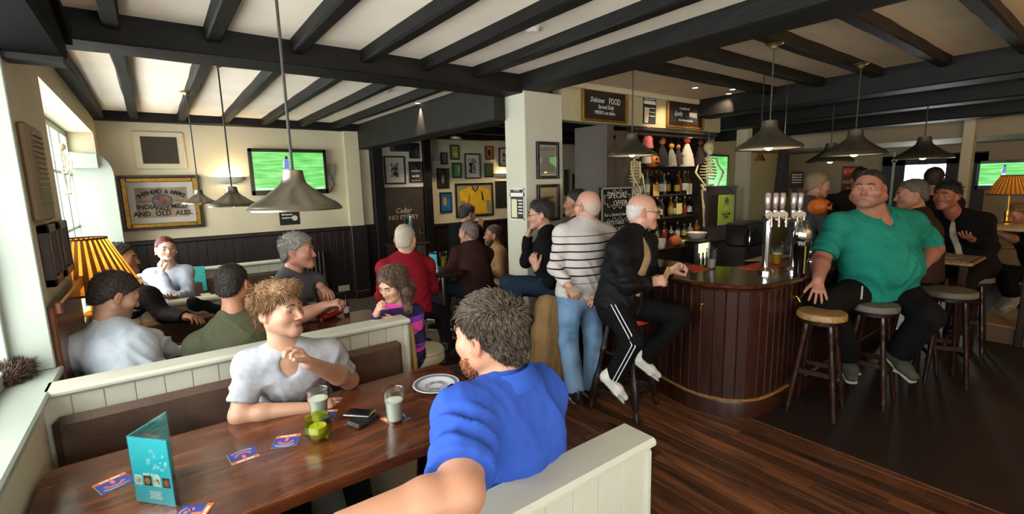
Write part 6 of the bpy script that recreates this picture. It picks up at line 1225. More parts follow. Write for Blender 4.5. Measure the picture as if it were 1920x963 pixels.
a = zq(672, 785); t = thing('mobile_phone', 'black mobile phone lying on the wallet', 'phone', (a[0]+.01, a[1]+.012, TZ+.017), .75); ob('body', MB().box(-.032, .032, -.06, .06, 0, .009, .004), mat('phone_black', '#0c0c0e', .2), t); ob('screen', MB().box(-.028, .028, -.048, .052, .009, .0095), mat('phone_screen', '#101216', .05), t); ob('edge_trim', MB().box(-.033, .033, -.061, .061, .003, .006, .001), CHROME, t)
a = zq(818, 724); t = thing('plate', 'white plate with dark printed border near the blue collar', 'plate', tuple(a)); ob('dish', MB().lathe([(0, .004), (.07, .004), (.085, .012), (.118, .02), (.12, .017), (.086, .006), (.07, 0), (0, 0)], n=36), mat('plate_china', '#C4C6CC', .2), t); pr_m = mat('plate_ink', '#6A6E7C', .4)
ob('border_print', MB().lathe([(.094, .0155), (.11, .0192)], n=36), pr_m, t); ob('inner_print', MB().lathe([(.03, .0048), (.06, .0048)], n=36), mat('plate_scene_print', '#B4B6BE', .4, col2='#5a5c68', vscale=60), t)
a = zq(846, 741); t = thing('cigarette_lighter', 'small silver box beside the blue collar', 'lighter', tuple(a), .4); ob('body', MB().box(-.02, .02, -.01, .01, 0, .04, .003), CHROME, t); ob('lid', MB().box(-.02, .02, -.01, .01, .041, .055, .003), CHROME, t)
# second and third tables
def zt(x, y): a = zp(x, y, TZ2); a[1] = min(a[1], 3.66); return a
a = zt(605, 586); t = thing('crisp_packet', 'red crisp packet by the grey-haired man', 'snack', tuple(a), .5); S = Sdf(); S.ec(V(-.06, 0, .03), V(.06, 0, .03), V(0, 1, 0), .045, .025, .045, .025, k=.02); v, f = sdf_arrays(S, .006); n_ = vnormals(v, f); arr_object('bag', v+n_*(wavy(v, 60, 4)*.003)[:, None], f, mat('red_foil', '#A8141C', .25, .3), t); ob('seal', MB().box(-.098, -.08, -.045, .045, .022, .032, .002).box(.08, .098, -.045, .045, .025, .035, .002), mat('red_foil', '#A8141C'), t); ob('brand_flash', MB().box(-.05, .045, -.025, -.002, .0545, .056, .0005, M=Matrix.Rotation(.25, 4, 'Z')), mat('crisp_yellow', '#D8B84A', .5), t)
a = zt(579, 596); tumbler('tall printed beer glass left of the crisp packet', tuple(a), .18, .04, mat('pale_beer', '#B9B6A8', .3), .8); a = zt(587, 578); tumbler('tumbler of cola by the grey-haired man', tuple(a), .09, .042, COLA, .5, nonic=False); a = zt(382, 585); tumbler('short whisky tumbler in front of the olive jacket', tuple(a), .09, .045, mat('dregs', '#6a5a44', .2), .2, nonic=False)
a = zt(611, 566); bottle('small dark bottle with white label by the cola', tuple(a), 'black', 'white', .16, .022)
a = zp(482, 530, z3); a[1] = min(a[1], 5.25); tumbler('pint of lager behind the cropped head', tuple(a), .17, .045, LAGER, .72, .02); a = zp(507, 530, z3); a[1] = min(a[1], 5.2); bottle('green beer bottle with yellow neck foil beside the lager', tuple(a), 'green', 'yellow', .26, .034, cap='#C8A41C'); a = V(.02, 4.95, z3); tumbler('short glass of beer in front of the red-haired woman', tuple(a), .1, .042, LAGER, .5, nonic=False)
a = zp(430, 548, z3); flat_card('paper_leaflet', 'pale leaflet beside the open teal menu', [(375, 551), (392, 549), (398, 553), (380, 556)], z3, MATS['paper'], 'leaflet')
for lab, px in (('dark stout glass on the round table', 813), ('wine glass with amber drink on the round table', 832)): a = zp(px, 501, .95); tumbler(lab, tuple(a), .16, .04, COLA if px < 820 else LAGER, .7, .02 if px < 820 else 0)
a = zp(762, 436, 0) ; b = yp(765, 432, 6.9); t = thing('vase', 'clear vase with twigs before the cellar door', 'vase', (b[0], 6.9, b[2]-.2)); ob('body', MB().lathe([(.05, 0), (.055, .01), (.09, .42), (.085, .42), (.05, .02)], n=20), glass('vase_glass', '#dfe6e6', .02, .4), t); ob('twigs', MB().tube([(0, 0, .02), (.02, 0, .4), (.05, 0, .6)], .004, 5).tube([(0, 0, .02), (-.03, .01, .35), (-.02, 0, .62)], .004, 5), mat('twig', '#6a6456', .8), t)
tt = thing('console_table', 'dark narrow table under the vase', 'table', (b[0], 6.95, 0), world=True); ob('table_top', MB().box(b[0]-.3, b[0]+.3, 6.75, 7.15, b[2]-.23, b[2]-.2, .006), DARKW, tt)
for e in (-.26, .26): ob('leg', MB().box(b[0]+e-.025, b[0]+e+.025, 6.8, 7.1, 0, b[2]-.23, .004), DARKW, tt)
# bristle brush on the near sill
a = zp(8, 712, 1.0); t = thing('brush_head', 'brown bristle brush on the near window sill', 'brush', (a[0]+.02, a[1], 1.0)); S = Sdf(); S.el(V(0, 0, .03), V(.07, .13, .035), k=.01); v, f = sdf_arrays(S, .008); n_ = vnormals(v, f); tv, tf = tufts(v, n_, 1400, .035, V(0, 0, .1), .4, .8, seed=4); arr_object('bristles', np.r_[v, tv], f.tolist()+[[i+len(v) for i in q] for q in tf], hairmat('#5A4030'), t)
S = Sdf(); S.ec(V(1.21, 2.72, .93), V(1.225, 2.72, .5), V(0, 1, 0), .035, .022, .05, .022, k=.02, cut=True); v, f = sdf_arrays(S, .008); n_ = vnormals(v, f); b_ = V(1.215, 2.72, .5); o = arr_object('scarf', v+n_*(wavy(v, 45, 3, 4, (1, 1, .3))*.006)[:, None], f, cloth('tan_woven_wool', '#8A7148'), None, b_); o.location = b_; meta(o, 'tan woven scarf hanging on the booth bench end', 'scarf')
# coat hooks / black jacket on the bench end
S = Sdf(); b0 = dp(385, 580, 3.35); S.ec(b0+V(-.07, 0, .05), b0+V(.09, .03, -.02), V(0, 1, .2), .04, .035, .045, .04, k=.04); S.el(b0+V(-.06, 0, .06), (.04, .05, .05), k=.04); v, f = sdf_arrays(S, .008); n_ = vnormals(v, f); bb_ = b0-V(0, 0, .1); o = arr_object('jacket', v+n_*(wavy(v, 30, 5)*.014)[:, None], f, cloth('black_fleece_heap', '#0f0f12'), None, bb_); o.location = bb_; meta(o, 'crumpled black jacket on the table before the olive jacket', 'jacket')
# ---------------------------------------------------------------- people
RT = unit((CR[0], CR[1], 0)); FD = unit((CF[0], CF[1], 0)); UP = V(0, 0, 1)
def look(r, f, u=0): return unit(RT*r+FD*f+UP*u)
def lk(px, r, f, u=0): v = ray(px, 480); v = unit(V(v[0], v[1], 0)); return unit(np.cross(v, UP)*r+v*f+UP*u)
def body(nkp, faceb, lean=0., tl=.52, sw=.185, hdoff=None, sc=1., tilt=0.):
    """neck point + body direction -> pelvis, shoulders"""
    fb = unit(V(faceb[0], faceb[1], 0)); rt = np.cross(fb, UP); up = unit(UP*math.cos(lean)+fb*math.sin(lean)+rt*math.sin(tilt))
    return dict(nk=nkp, pv=nkp-up*tl*sc, sl=nkp-rt*sw*sc-up*.05*sc, sr=nkp+rt*sw*sc-up*.05*sc), fb, rt
def bend(a, b, hint, l1, l2):
    """middle joint between a and b with given limb lengths, bulging towards hint"""
    a, b = np.asarray(a, float), np.asarray(b, float); d = b-a; L = min(np.linalg.norm(d), (l1+l2)*.995); u = unit(d)
    x = (L*L+l1*l1-l2*l2)/(2*L); h = math.sqrt(max(l1*l1-x*x, 0)); hv = np.asarray(hint, float); hv = unit(hv-u*(hv@u)); return a+u*x+hv*h
JEANS = cloth('blue_denim', '#3C5878', .85, col2='#6C87A3', vscale=5, vmin=.45, vmax=.75); DKJEANS = cloth('dark_denim', '#171D25', .85); BLACKT = cloth('black_trouser_cloth', '#0A0A0B', .85)
WHITESH = mat('white_trainer_leather', '#C9C7C0', .5, var=.08); BLACKSH = mat('black_shoe_leather', '#15120F', .4); SOLE = mat('rubber_sole', '#8E8A80', .7)
def sit(J, fb, rt, knee_h=.5, thigh=.43, sep=.13, seat_feet=.0, foot=.1):
    pv = J['pv']
    for q, e in (('l', -1), ('r', 1)):
        k = pv+fb*thigh+rt*e*sep; k[2] = knee_h; J['k'+q] = k; a = k+fb*foot+rt*e*.02; a[2] = .09+seat_feet; J['a'+q] = a
    return J
def shoe_dirs(fb, m, sole=None): return dict(m=m, dl=fb, dr=fb, sole=sole or m)

# 1 -- foreground man in the blue polo shirt, seen from behind, arm hanging over the bench
def blue_man():
    nk = dp(952, 722, 1.5); J, fb, rt = body(nk, (-.12, 1.), .12, .5, .2)
    J['hd'] = dp(917, 627, 1.5); J['sl'] = dp(872, 782, 1.36); J['sr'] = dp(1012, 742, 1.66); J['pv'] = V(.86, 1.2, .6)
    J['el'] = dp(862, 925, 1.13); J['wl'] = dp(640, 992, 1.02); J['er'] = V(1.1, 1.38, .86); J['wr'] = V(1.06, 1.6, .82)
    sit(J, V(-.1, 1, 0), V(1, .1, 0), .52, .44)
    def ex(o, b, c): pass
    person('man in blue polo shirt on the near bench seen from behind', J, look(-.85, .53, -.1), 1.06, '#B98468', .006, fat=.5, wide=1.12, deep=1.25, arm=1.3, neck=1.1,
        top=dict(m=cloth('blue_pique_cotton', '#2C4A9C', .8, var=.1, bscale=420), name='polo_shirt', sleeve='short', len=.78, loose=.016, collar=(.05, .075), amp=.014, freq=12, t=.012, ani=(1, 1, .45)),
        legs=dict(m=DKJEANS), hair=dict(style='short', c='#5C4C3D', n=8500, L=.03, rnd=.09, up=.13, vol=1.15, res=.005), beard=dict(c='#8A4F2C', n=1500, L=.012), facep=dict(brow='#5a4030'),
        hands=dict(l=dict(d=look(-1, -.1, -.2), n=UP, t=1)), flush=.9)
blue_man()

# 2 -- young man in the grey T-shirt across the table
def grey_tee():
    nk = dp(540, 655, 2.24); J, fb, rt = body(nk, (.1, -1.), .22, .5, .19)
    J['hd'] = dp(523, 580, 2.18); J['sr'] = dp(470, 684, 2.2); J['sl'] = dp(618, 664, 2.36); J['pv'] = V(.50, 2.62, .6)
    J['er'] = zp(450, 778, .80); J['wr'] = zp(585, 765, .785); J['el'] = zp(655, 712, .82); J['wl'] = dp(578, 680, 2.08)
    sit(J, V(0, -1, 0), V(-1, 0, 0), .52, .42)
    person('young man in grey T-shirt raising one hand at the long table', J, lk(523, .74, -.67, .04), 1.02, '#C6957A', .0054, deep=1.08, arm=1.05, nose=1.04,
        top=dict(m=cloth('heather_grey_jersey', '#9C9DA3', .9, var=.1, vscale=40), name='t_shirt', sleeve='short', len=.74, loose=.011, vneck=.055, amp=.007, freq=13, t=.008, ani=(1, 1, .5)),
        legs=dict(m=DKJEANS), hair=dict(style='quiff', c='#8A6643', n=4500, L=.045, rnd=.05, up=.08, vol=1.3, res=.005), facep=dict(brow='#6b4a30', iris='#3a3228', gaze=(.25, 0)), stubble=.22, flush=.7,
        hands=dict(r=dict(d=look(.9, .5, -.05), n=UP*.9-FD*.4, t=1, curl=(.25, .3, .35, .4), spread=.14), l=dict(d=look(-.35, -.35, .85), n=look(.5, .8, .3), t=1, curl=(1.2, 1.1, 1.15, 1.2), thumb=.7)))
grey_tee()

# 3 -- pale sweatshirt, back view
def sweat():
    nk = dp(205, 618, 2.62); J, fb, rt = body(nk, (.25, 1.), .3, .5, .2)
    J['hd'] = dp(217, 553, 2.66); J['sl'] = dp(142, 660, 2.5); J['sr'] = dp(278, 642, 2.82); J['pv'] = V(-.13, 3.05, .62)
    J['el'] = dp(128, 735, 2.6); J['wl'] = V(-.2, 3.4, .8); J['er'] = dp(330, 668, 2.92); J['wr'] = V(.12, 3.52, .82)
    sit(J, V(.1, 1, 0), V(1, -.1, 0), .52, .42)
    person('man in pale grey sweatshirt bending his head by the window', J, lk(217, .9, .25, -.42), 1.04, '#BE8E74', .0065, deep=1.15, arm=1.1,
        top=dict(m=cloth('pale_grey_fleece', '#B9C0CB', .95, var=.05, vscale=20), name='sweatshirt', loose=.016, collar=(.015, .064), amp=.014, freq=11, t=.016, ani=(1, 1, .7)), legs=dict(m=DKJEANS),
        hair=dict(style='short', c='#3E3027', n=3000, L=.02, rnd=.12, up=.14, res=.006), facep=dict(brow='#33261e'), stubble=.5)
sweat()

# 4 -- olive jacket, back view
def olive():
    nk = dp(440, 600, 2.86); J, fb, rt = body(nk, (.25, 1.), .18, .5, .19)
    J['hd'] = dp(437, 532, 2.84); J['sl'] = dp(375, 648, 2.75); J['sr'] = dp(512, 634, 2.98); J['pv'] = V(.42, 3.12, .6)
    J['el'] = dp(362, 720, 2.85); J['wl'] = V(.4, 3.5, .82); J['er'] = dp(525, 700, 3.05); J['wr'] = V(.6, 3.5, .82)
    sit(J, V(.1, 1, 0), V(1, -.1, 0), .52, .42)
    def ex(o, b, c):
        S = Sdf(); nk_, sd, fw, u = c['J']['nk'], c['side'], c['fwd'], c['up']
        pts = [nk_+sd*math.cos(a)*.105-fw*(math.sin(a)*.09-.01)-u*(.02+.045*abs(math.cos(a))**2) for a in np.linspace(-.25, math.pi+.25, 12)]
        S.chain(pts, [.02]*12, k=.02); S.chain([p+u*.028 for p in pts], [.014]*12, k=.02)
        v, f = sdf_arrays(S, .007); n = vnormals(v, f); arr_object('collar', v+n*(wavy(v, 22, 4)*.004)[:, None], f, MATS['olive_cotton'], o, b)
    person('dark-cropped man in olive green jacket seen from behind', J, look(-.05, 1., -.08), 1.02, '#C0886B', .0065, deep=1.12,
        top=dict(m=cloth('olive_cotton', '#4A4B39', .8, var=.08, bump=.1), name='jacket', loose=.022, collar=(.02, .062), amp=.014, freq=12, t=.02, ani=(1, 1, .7)), legs=dict(m=DKJEANS),
        hair=dict(style='crop', c='#2A211C', n=2200, L=.008, rnd=.3, up=.4, res=.006), flush=1., extra=ex)
olive()

# 5 -- man in navy jacket half hidden by the table lamp
def navy():
    nk = dp(238, 540, 3.6); J, fb, rt = body(nk, (.9, .2), .25, .5, .185)
    J['hd'] = dp(226, 486, 3.6); J['sr'] = dp(278, 556, 3.5); J['sl'] = dp(215, 545, 3.75); J['er'] = dp(310, 590, 3.5); J['wr'] = dp(354, 594, 3.35); J['el'] = dp(200, 600, 3.8); J['wl'] = dp(250, 605, 3.8)
    sit(J, V(1, 0, 0), V(0, -1, 0), .52, .4)
    person('man in navy jacket half hidden behind the pleated table lamp', J, look(.9, .35, 0), 1.02, '#B07A58', .008,
        top=dict(m=cloth('navy_softshell', '#14161F', .7), name='jacket', loose=.014, collar=(.03, .07), t=.014, len=.9), legs=dict(m=DKJEANS), hair=dict(style='short', c='#2E2621', n=700, L=.018), facep=dict())
navy()

# 6 -- woman with tied red hair, chin in hand
def redhead():
    nk = dp(318, 506, 4.5); J, fb, rt = body(nk, look(.05, -1), .12, .46, .15)
    J['hd'] = dp(311, 466, 4.42); J['sr'] = dp(284, 516, 4.42); J['sl'] = dp(349, 510, 4.55); J['er'] = dp(318, 560, 4.2); J['wr'] = dp(303, 510, 4.3); J['el'] = dp(352, 552, 4.4); J['wl'] = dp(328, 556, 4.2); sit(J, look(.05, -1), look(-1, -.05), .5, .4)
    person('woman with tied-back red hair resting her chin on one hand', J, lk(311, .2, -1, .0), .92, '#D0A68F', .007,
        top=dict(m=cloth('pale_lilac_knit', '#A9AFBC', .9), name='jumper', loose=.014, t=.008, collar=(.012, .058), len=.92), hair=dict(style='tied', c='#6E1F1B', n=900, L=.03, rnd=.1, up=.05), facep=dict(brow='#4a2018'), legs=dict(m=DKJEANS),
        hands=dict(r=dict(d=look(-.05, -.1, 1), n=look(-.5, -.8, 0), t=-1, curl=(1.1, 1.1, 1.2, 1.2))), lips=1.2,
        extra=lambda o, b, c: [ob('earring', MB().ball(c['T'](e*.088, -.005, -.045)-b, .008), mat('pearl', '#D8D0C0', .2), o) for e in (-1, 1)])
redhead()

# 7 -- grey-haired man in grey polo
def greyhair():
    nk = dp(545, 516, 3.60); J, fb, rt = body(nk, look(.9, -.35), .05, .5, .185)
    J['hd'] = dp(559, 470, 3.58); J['sr'] = dp(522, 545, 3.38); J['sl'] = dp(590, 530, 3.77); J['er'] = dp(566, 592, 3.27); J['wr'] = dp(612, 575, 3.25); J['el'] = dp(612, 575, 3.76); J['wl'] = dp(607, 550, 3.51)
    J['wl'] = dp(600, 536, 3.60); J['el'] = dp(618, 578, 3.76); J['wr'] = dp(610, 572, 3.32)
    sit(J, look(.9, -.35), look(-.35, -.9), .52, .4)
    person('grey-haired man in charcoal polo leaning on a table', J, lk(559, .92, -.32, -.02), 1.1, '#B9806A', .007, fat=.5, deep=1.2, arm=1.05,
        top=dict(m=cloth('charcoal_pique', '#4C4A4E', .85), name='polo_shirt', sleeve='short', len=.7, loose=.014, collar=(.03, .068), t=.012), legs=dict(m=DKJEANS),
        hair=dict(style='short', c='#8F8A80', n=1600, L=.03, rnd=.1, up=.12, vol=1.3), facep=dict(brow='#5a5048'), flush=.9, hands=dict(r=dict(d=look(.9, .1, .2), n=look(0, -.3, 1), curl=(1.2, 1.2, 1.3, 1.3), thumb=.8), l=dict(d=look(.7, -.5, -.3), n=look(.3, 0, 1))),
        extra=lambda o, b, c: ob('wristwatch', MB().tube([c['J']['wl']-b+.034*(math.cos(a)*unit(np.cross(c['J']['wl']-c['J']['el'], UP))+math.sin(a)*unit(np.cross(c['J']['wl']-c['J']['el'], np.cross(c['J']['wl']-c['J']['el'], UP)))) for a in np.linspace(0, 6.2832, 14)], .006, 6, caps=False), mat('watch_metal', '#6d6250', .3, 1.), o))
greyhair()

# 8 -- girl in striped cardigan
def girl():
    nk = dp(746, 574, 3.14); J, fb, rt = body(nk, look(-.45, -.85), .12, .36, .12)
    J['hd'] = dp(735, 531, 3.06); J['sr'] = dp(718, 590, 3.08); J['sl'] = dp(776, 586, 3.22); J['er'] = dp(706, 628, 3.05); J['wr'] = dp(706, 588, 2.92); J['el'] = dp(784, 638, 3.12); J['wl'] = dp(742, 602, 2.95)
    sit(J, look(-.45, -.85), look(-.85, .45), .42, .3, .07)
    m = cloth('pink_purple_stripe_knit', '#C2408F', .9); n = m.node_tree.nodes; L = m.node_tree.links
    tc = n.new('ShaderNodeTexCoord'); sx = n.new('ShaderNodeSeparateXYZ'); L.new(tc.outputs['Object'], sx.inputs[0]); a = n.new('ShaderNodeMath'); a.operation = 'MULTIPLY'; a.inputs[1].default_value = 6.2; L.new(sx.outputs[2], a.inputs[0])
    fr = n.new('ShaderNodeMath'); fr.operation = 'FRACT'; L.new(a.outputs[0], fr.inputs[0]); cr = n.new('ShaderNodeValToRGB'); cr.color_ramp.interpolation = 'CONSTANT'; L.new(fr.outputs[0], cr.inputs[0])
    e = cr.color_ramp.elements; e[0].color = lin('#2A2347')+(1,); e[1].position = .3; e[1].color = lin('#D0429A')+(1,); q = e.new(.62); q.color = lin('#6A3A9A')+(1,); q = e.new(.85); q.color = lin('#2A2347')+(1,)
    L.new(cr.outputs[0], n['Principled BSDF'].inputs['Base Color'])
    person('girl with long brown hair in pink and purple striped cardigan', J, lk(735, -.62, -.7, -.42), .76, '#CFA083', .006, head_s=1.16,
        top=dict(m=m, name='cardigan', loose=.01, t=.008, collar=(.012, .06), amp=.004), legs=dict(m=cloth('dark_leggings', '#1B1B22')), hair=dict(style='long', c='#6B5140', n=2600, L=.05, rnd=.05, up=.02), facep=dict(brow='#5a4030'), shoes=shoe_dirs(look(-.45, -.85), BLACKSH),
        hands=dict(r=dict(d=look(.3, -.3, .6), n=look(-.6, -.6, .3), curl=(1., 1., 1.1, 1.2)), l=dict(d=look(-.9, -.2, .1), n=look(0, -.8, .4), curl=(.8, .8, .9, 1.), t=-1)))
girl()

# 9 -- red shirt, white hair, back view
def redshirt():
    nk = dp(763, 480, 4.4); J, fb, rt = body(nk, look(.25, 1), .2, .52, .2)
    J['hd'] = dp(760, 447, 4.36); J['sl'] = dp(722, 503, 4.3); J['sr'] = dp(800, 497, 4.5); J['pv'] = dp(766, 577, 4.35); J['el'] = dp(718, 555, 4.35); J['wl'] = dp(745, 565, 4.7); J['er'] = dp(810, 540, 4.6); J['wr'] = dp(806, 532, 4.85)
    sit(J, look(.25, 1), look(1, -.25), .55, .42, .13, .1)
    person('white-haired man in red shirt seen from behind', J, look(.08, 1, 0), 1.1, '#C99A82', .0075, fat=.4, deep=1.2,
        top=dict(m=cloth('crimson_cotton', '#7E1420', .85), name='shirt', loose=.016, collar=(.03, .064), t=.014, amp=.006), legs=dict(m=cloth('maroon_trouser', '#22151A')), hair=dict(style='crop', c='#B9AE9C', n=500, L=.007), flush=.8, shoes=shoe_dirs(look(.25, 1), BLACKSH))
redshirt()

# 10 -- standing man in dark coat by the framed jersey
def darkcoat():
    nk = dp(872, 424, 6.1); J, fb, rt = body(nk, look(.6, .8), .05, .56, .19)
    J['hd'] = dp(877, 401, 6.1); J['el'] = nk-rt*.22-UP*.33; J['wl'] = J['el']+fb*.2-UP*.1; J['er'] = nk+rt*.26-UP*.3; J['wr'] = dp(902, 428, 6.2)
    for q, e in (('l', -1), ('r', 1)): J['k'+q] = J['pv']+rt*e*.1-UP*.4; a = J['k'+q].copy(); a[2] = .09; J['a'+q] = a
    J['kl'][2] = J['kr'][2] = .5
    person('standing man in dark coat in front of the framed yellow jersey', J, look(.7, .55, -.2), 1.06, '#B48064', .01, top=dict(m=cloth('black_wool_coat', '#0B0B0D', .9), name='coat', loose=.016, t=.016, collar=(.035, .066), drop=.2), legs=dict(m=BLACKT), hair=dict(style='short', c='#2B231E', n=300, L=.02), shoes=shoe_dirs(fb, BLACKSH))
darkcoat()

# 11 -- bald man in maroon jumper
def maroon():
    nk = dp(884, 460, 5.0); J, fb, rt = body(nk, look(-.75, .6), .05, .52, .19)
    J['hd'] = dp(879, 435, 5.0); J['sl'] = dp(858, 476, 4.95); J['sr'] = dp(912, 476, 5.1); J['pv'] = dp(893, 538, 5.02); J['el'] = dp(843, 508, 4.95); J['wl'] = dp(830, 530, 5.05); J['er'] = dp(905, 520, 5.2); J['wr'] = dp(850, 530, 5.3)
    J['kl'] = dp(818, 541, 4.95); J['al'] = dp(838, 603, 4.95); J['kr'] = dp(838, 540, 5.25); J['ar'] = dp(832, 585, 5.3)
    person('bald man in maroon jumper sitting with one hand on his knee', J, look(-.75, .6, .0), 1.06, '#AD7A60', .008, fat=.3, deep=1.1, top=dict(m=cloth('maroon_wool', '#2E1917', .95), name='jumper', loose=.014, t=.012, collar=(.03, .06)), legs=dict(m=DKJEANS), hair=dict(style='crop', c='#6B5A50', n=0, L=.005), shoes=shoe_dirs(look(-1, -.1), BLACKSH, WHITESH))
maroon()

# 12 -- bearded man beyond
def bearded():
    nk = dp(932, 462, 5.9); J, fb, rt = body(nk, look(-.9, -.2), .05, .52, .185)
    J['hd'] = dp(925, 440, 5.9); J['el'] = nk+rt*.2-UP*.3+fb*.05; J['er'] = nk+rt*.22-UP*.3+fb*.05; J['el'] = nk-rt*.22-UP*.3; J['wl'] = J['el']+fb*.25; J['wr'] = J['er']+fb*.25
    sit(J, fb, rt)
    person('bearded man in tan shirt sitting beside the pillar', J, look(-.95, -.1, 0), 1.05, '#A9704F', .009, top=dict(m=cloth('tan_check_cotton', '#9A7350', .9), name='shirt', loose=.012, t=.01, collar=(.025, .064)), legs=dict(m=DKJEANS), hair=dict(style='crop', c='#4A382C', n=200, L=.01), beard=dict(c='#3A2A22', n=200), facep=dict(), shoes=shoe_dirs(fb, BLACKSH))
bearded()

# 13 -- black jumper and glasses, leaning on the pillar
def blackjumper():
    nk = dp(1026, 435, 4.25); J, fb, rt = body(nk, look(-.85, .25), .08, .52, .185)
    J['hd'] = dp(1013, 401, 4.25); J['sl'] = dp(1003, 455, 4.12); J['sr'] = dp(1040, 460, 4.4); J['pv'] = dp(1036, 538, 4.22)
    J['el'] = dp(1010, 510, 4.02); J['wl'] = dp(1006, 496, 3.98); J['sl'] = dp(1022, 458, 4.08); J['sr'] = dp(1018, 455, 4.42); J['er'] = dp(986, 490, 4.42); J['wr'] = dp(990, 440, 4.35); J['el'] = dp(1030, 525, 4.0); J['wl'] = dp(1006, 503, 3.98)
    J['kl'] = dp(952, 530, 4.1); J['al'] = dp(985, 600, 4.15); J['kr'] = dp(960, 540, 4.4); J['ar'] = dp(985, 615, 4.4)
    person('man in black jumper and glasses leaning beside the pillar', J, look(-1, .05, -.12), 1.04, '#BE8A70', .0075,
        top=dict(m=cloth('black_knit', '#101013', .95), name='jumper', loose=.012, t=.01, collar=(.015, .06)), legs=dict(m=cloth('indigo_denim', '#1A2836', .85)), hair=dict(style='short', c='#2C2320', n=900, L=.022, vol=1.2), facep=dict(glasses='#1a1a1a'),
        hands=dict(r=dict(d=look(.4, 0, .9), n=look(-.9, .1, .3), curl=(1., 1., 1.1, 1.2)), l=dict(d=look(-.3, .1, .8), n=look(-.5, -.8, 0), t=-1, curl=(.9, .9, .9, .9))), shoes=shoe_dirs(look(-.6, -.1, -.5), BLACKSH))
blackjumper()

# 14 -- dark-haired man behind the striped sweater
def behind():
    nk = dp(1082, 415, 4.52); J, fb, rt = body(nk, look(-.9, .1), .03, .56, .185)
    J['hd'] = dp(1080, 380, 4.52)
    for q, e in (('l', -1), ('r', 1)): J['e'+q] = nk+rt*e*.22-UP*.33; J['w'+q] = J['e'+q]+fb*.15-UP*.15; J['k'+q] = J['pv']+rt*e*.1-UP*.4; a = J['k'+q].copy(); a[2] = .09; J['a'+q] = a
    person('dark-haired man in profile just behind the striped sweater', J, look(-1, .1, 0), 1.04, '#B98468', .008, top=dict(m=cloth('grey_check_shirt', '#3A3A3C', .9), name='shirt', loose=.012, collar=(.03, .066)), legs=dict(m=BLACKT), hair=dict(style='short', c='#241C18', n=400, L=.02), facep=dict(), shoes=shoe_dirs(fb, BLACKSH))
behind()

# 15 -- standing man, striped sweater
def striped():
    nk = dp(1097, 421, 3.86); J, fb, rt = body(nk, look(-.25, 1), .03, .55, .19)
    J['hd'] = dp(1101, 386, 3.85); J['sl'] = dp(1056, 440, 3.78); J['sr'] = dp(1137, 438, 3.97); J['pv'] = dp(1087, 548, 3.85)
    J['el'] = dp(1040, 502, 3.74); J['wl'] = dp(1066, 535, 3.62); J['er'] = dp(1133, 508, 3.95); J['wr'] = dp(1118, 545, 3.75)
    J['kl'] = dp(1066, 640, 3.8); J['kr'] = dp(1112, 640, 3.92); J['al'] = dp(1079, 734, 3.76); J['ar'] = dp(1110, 728, 3.95)
    m = cloth('cream_maroon_stripe_knit', '#B9B0AA', .95, bscale=180); n = m.node_tree.nodes; L = m.node_tree.links
    tc = n.new('ShaderNodeTexCoord'); sx = n.new('ShaderNodeSeparateXYZ'); L.new(tc.outputs['Object'], sx.inputs[0]); a = n.new('ShaderNodeMath'); a.operation = 'MULTIPLY'; a.inputs[1].default_value = 1/.062; L.new(sx.outputs[2], a.inputs[0])
    fr = n.new('ShaderNodeMath'); fr.operation = 'FRACT'; L.new(a.outputs[0], fr.inputs[0]); gt = n.new('ShaderNodeMath'); gt.operation = 'LESS_THAN'; gt.inputs[1].default_value = .2; L.new(fr.outputs[0], gt.inputs[0])
    lt = n.new('ShaderNodeMath'); lt.operation = 'LESS_THAN'; lt.inputs[1].default_value = 1.37; L.new(sx.outputs[2], lt.inputs[0]); mu = n.new('ShaderNodeMath'); mu.operation = 'MULTIPLY'; L.new(gt.outputs[0], mu.inputs[0]); L.new(lt.outputs[0], mu.inputs[1])
    g2 = n.new('ShaderNodeMath'); g2.operation = 'GREATER_THAN'; g2.inputs[1].default_value = 1.0; L.new(sx.outputs[2], g2.inputs[0]); m2 = n.new('ShaderNodeMath'); m2.operation = 'MULTIPLY'; L.new(mu.outputs[0], m2.inputs[0]); L.new(g2.outputs[0], m2.inputs[1])
    mx = n.new('ShaderNodeMix'); mx.data_type = 'RGBA'; L.new(m2.outputs[0], mx.inputs[0]); mx.inputs[6].default_value = lin('#B4ACA6')+(1,); mx.inputs[7].default_value = lin('#35202A')+(1,); L.new(mx.outputs[2], n['Principled BSDF'].inputs['Base Color'])
    def ex(o, b, c):
        w = dp(1082, 545, 3.6)-b; ob('banknote', MB().box(-.05, .05, -.001, .001, -.02, .02, M=Matrix.Translation(w) @ Matrix.Rotation(.5, 4, 'Y')), mat('banknote_paper', '#A79A86', .8), o)
    person('bald man in cream and maroon striped sweater standing with hand behind back', J, look(-.62, .75, 0), 1.04, '#C08C76', .0072, fat=.25, deep=1.12,
        top=dict(m=m, name='sweater', loose=.014, t=.02, collar=(.012, .062), amp=.005), legs=dict(m=JEANS, w=1.02, flare=.02, t=.014), hair=dict(style='fringe', c='#B49A8C', n=500, L=.004), facep=dict(glasses='#1c1c1c'), flush=1., shoes=shoe_dirs(look(-.2, .9), BLACKSH, SOLE), extra=ex,
        hands=dict(l=dict(d=look(.55, -.1, -.8), n=look(-.3, -1, 0), t=-1, curl=(.9, .8, .8, .8))))
striped()

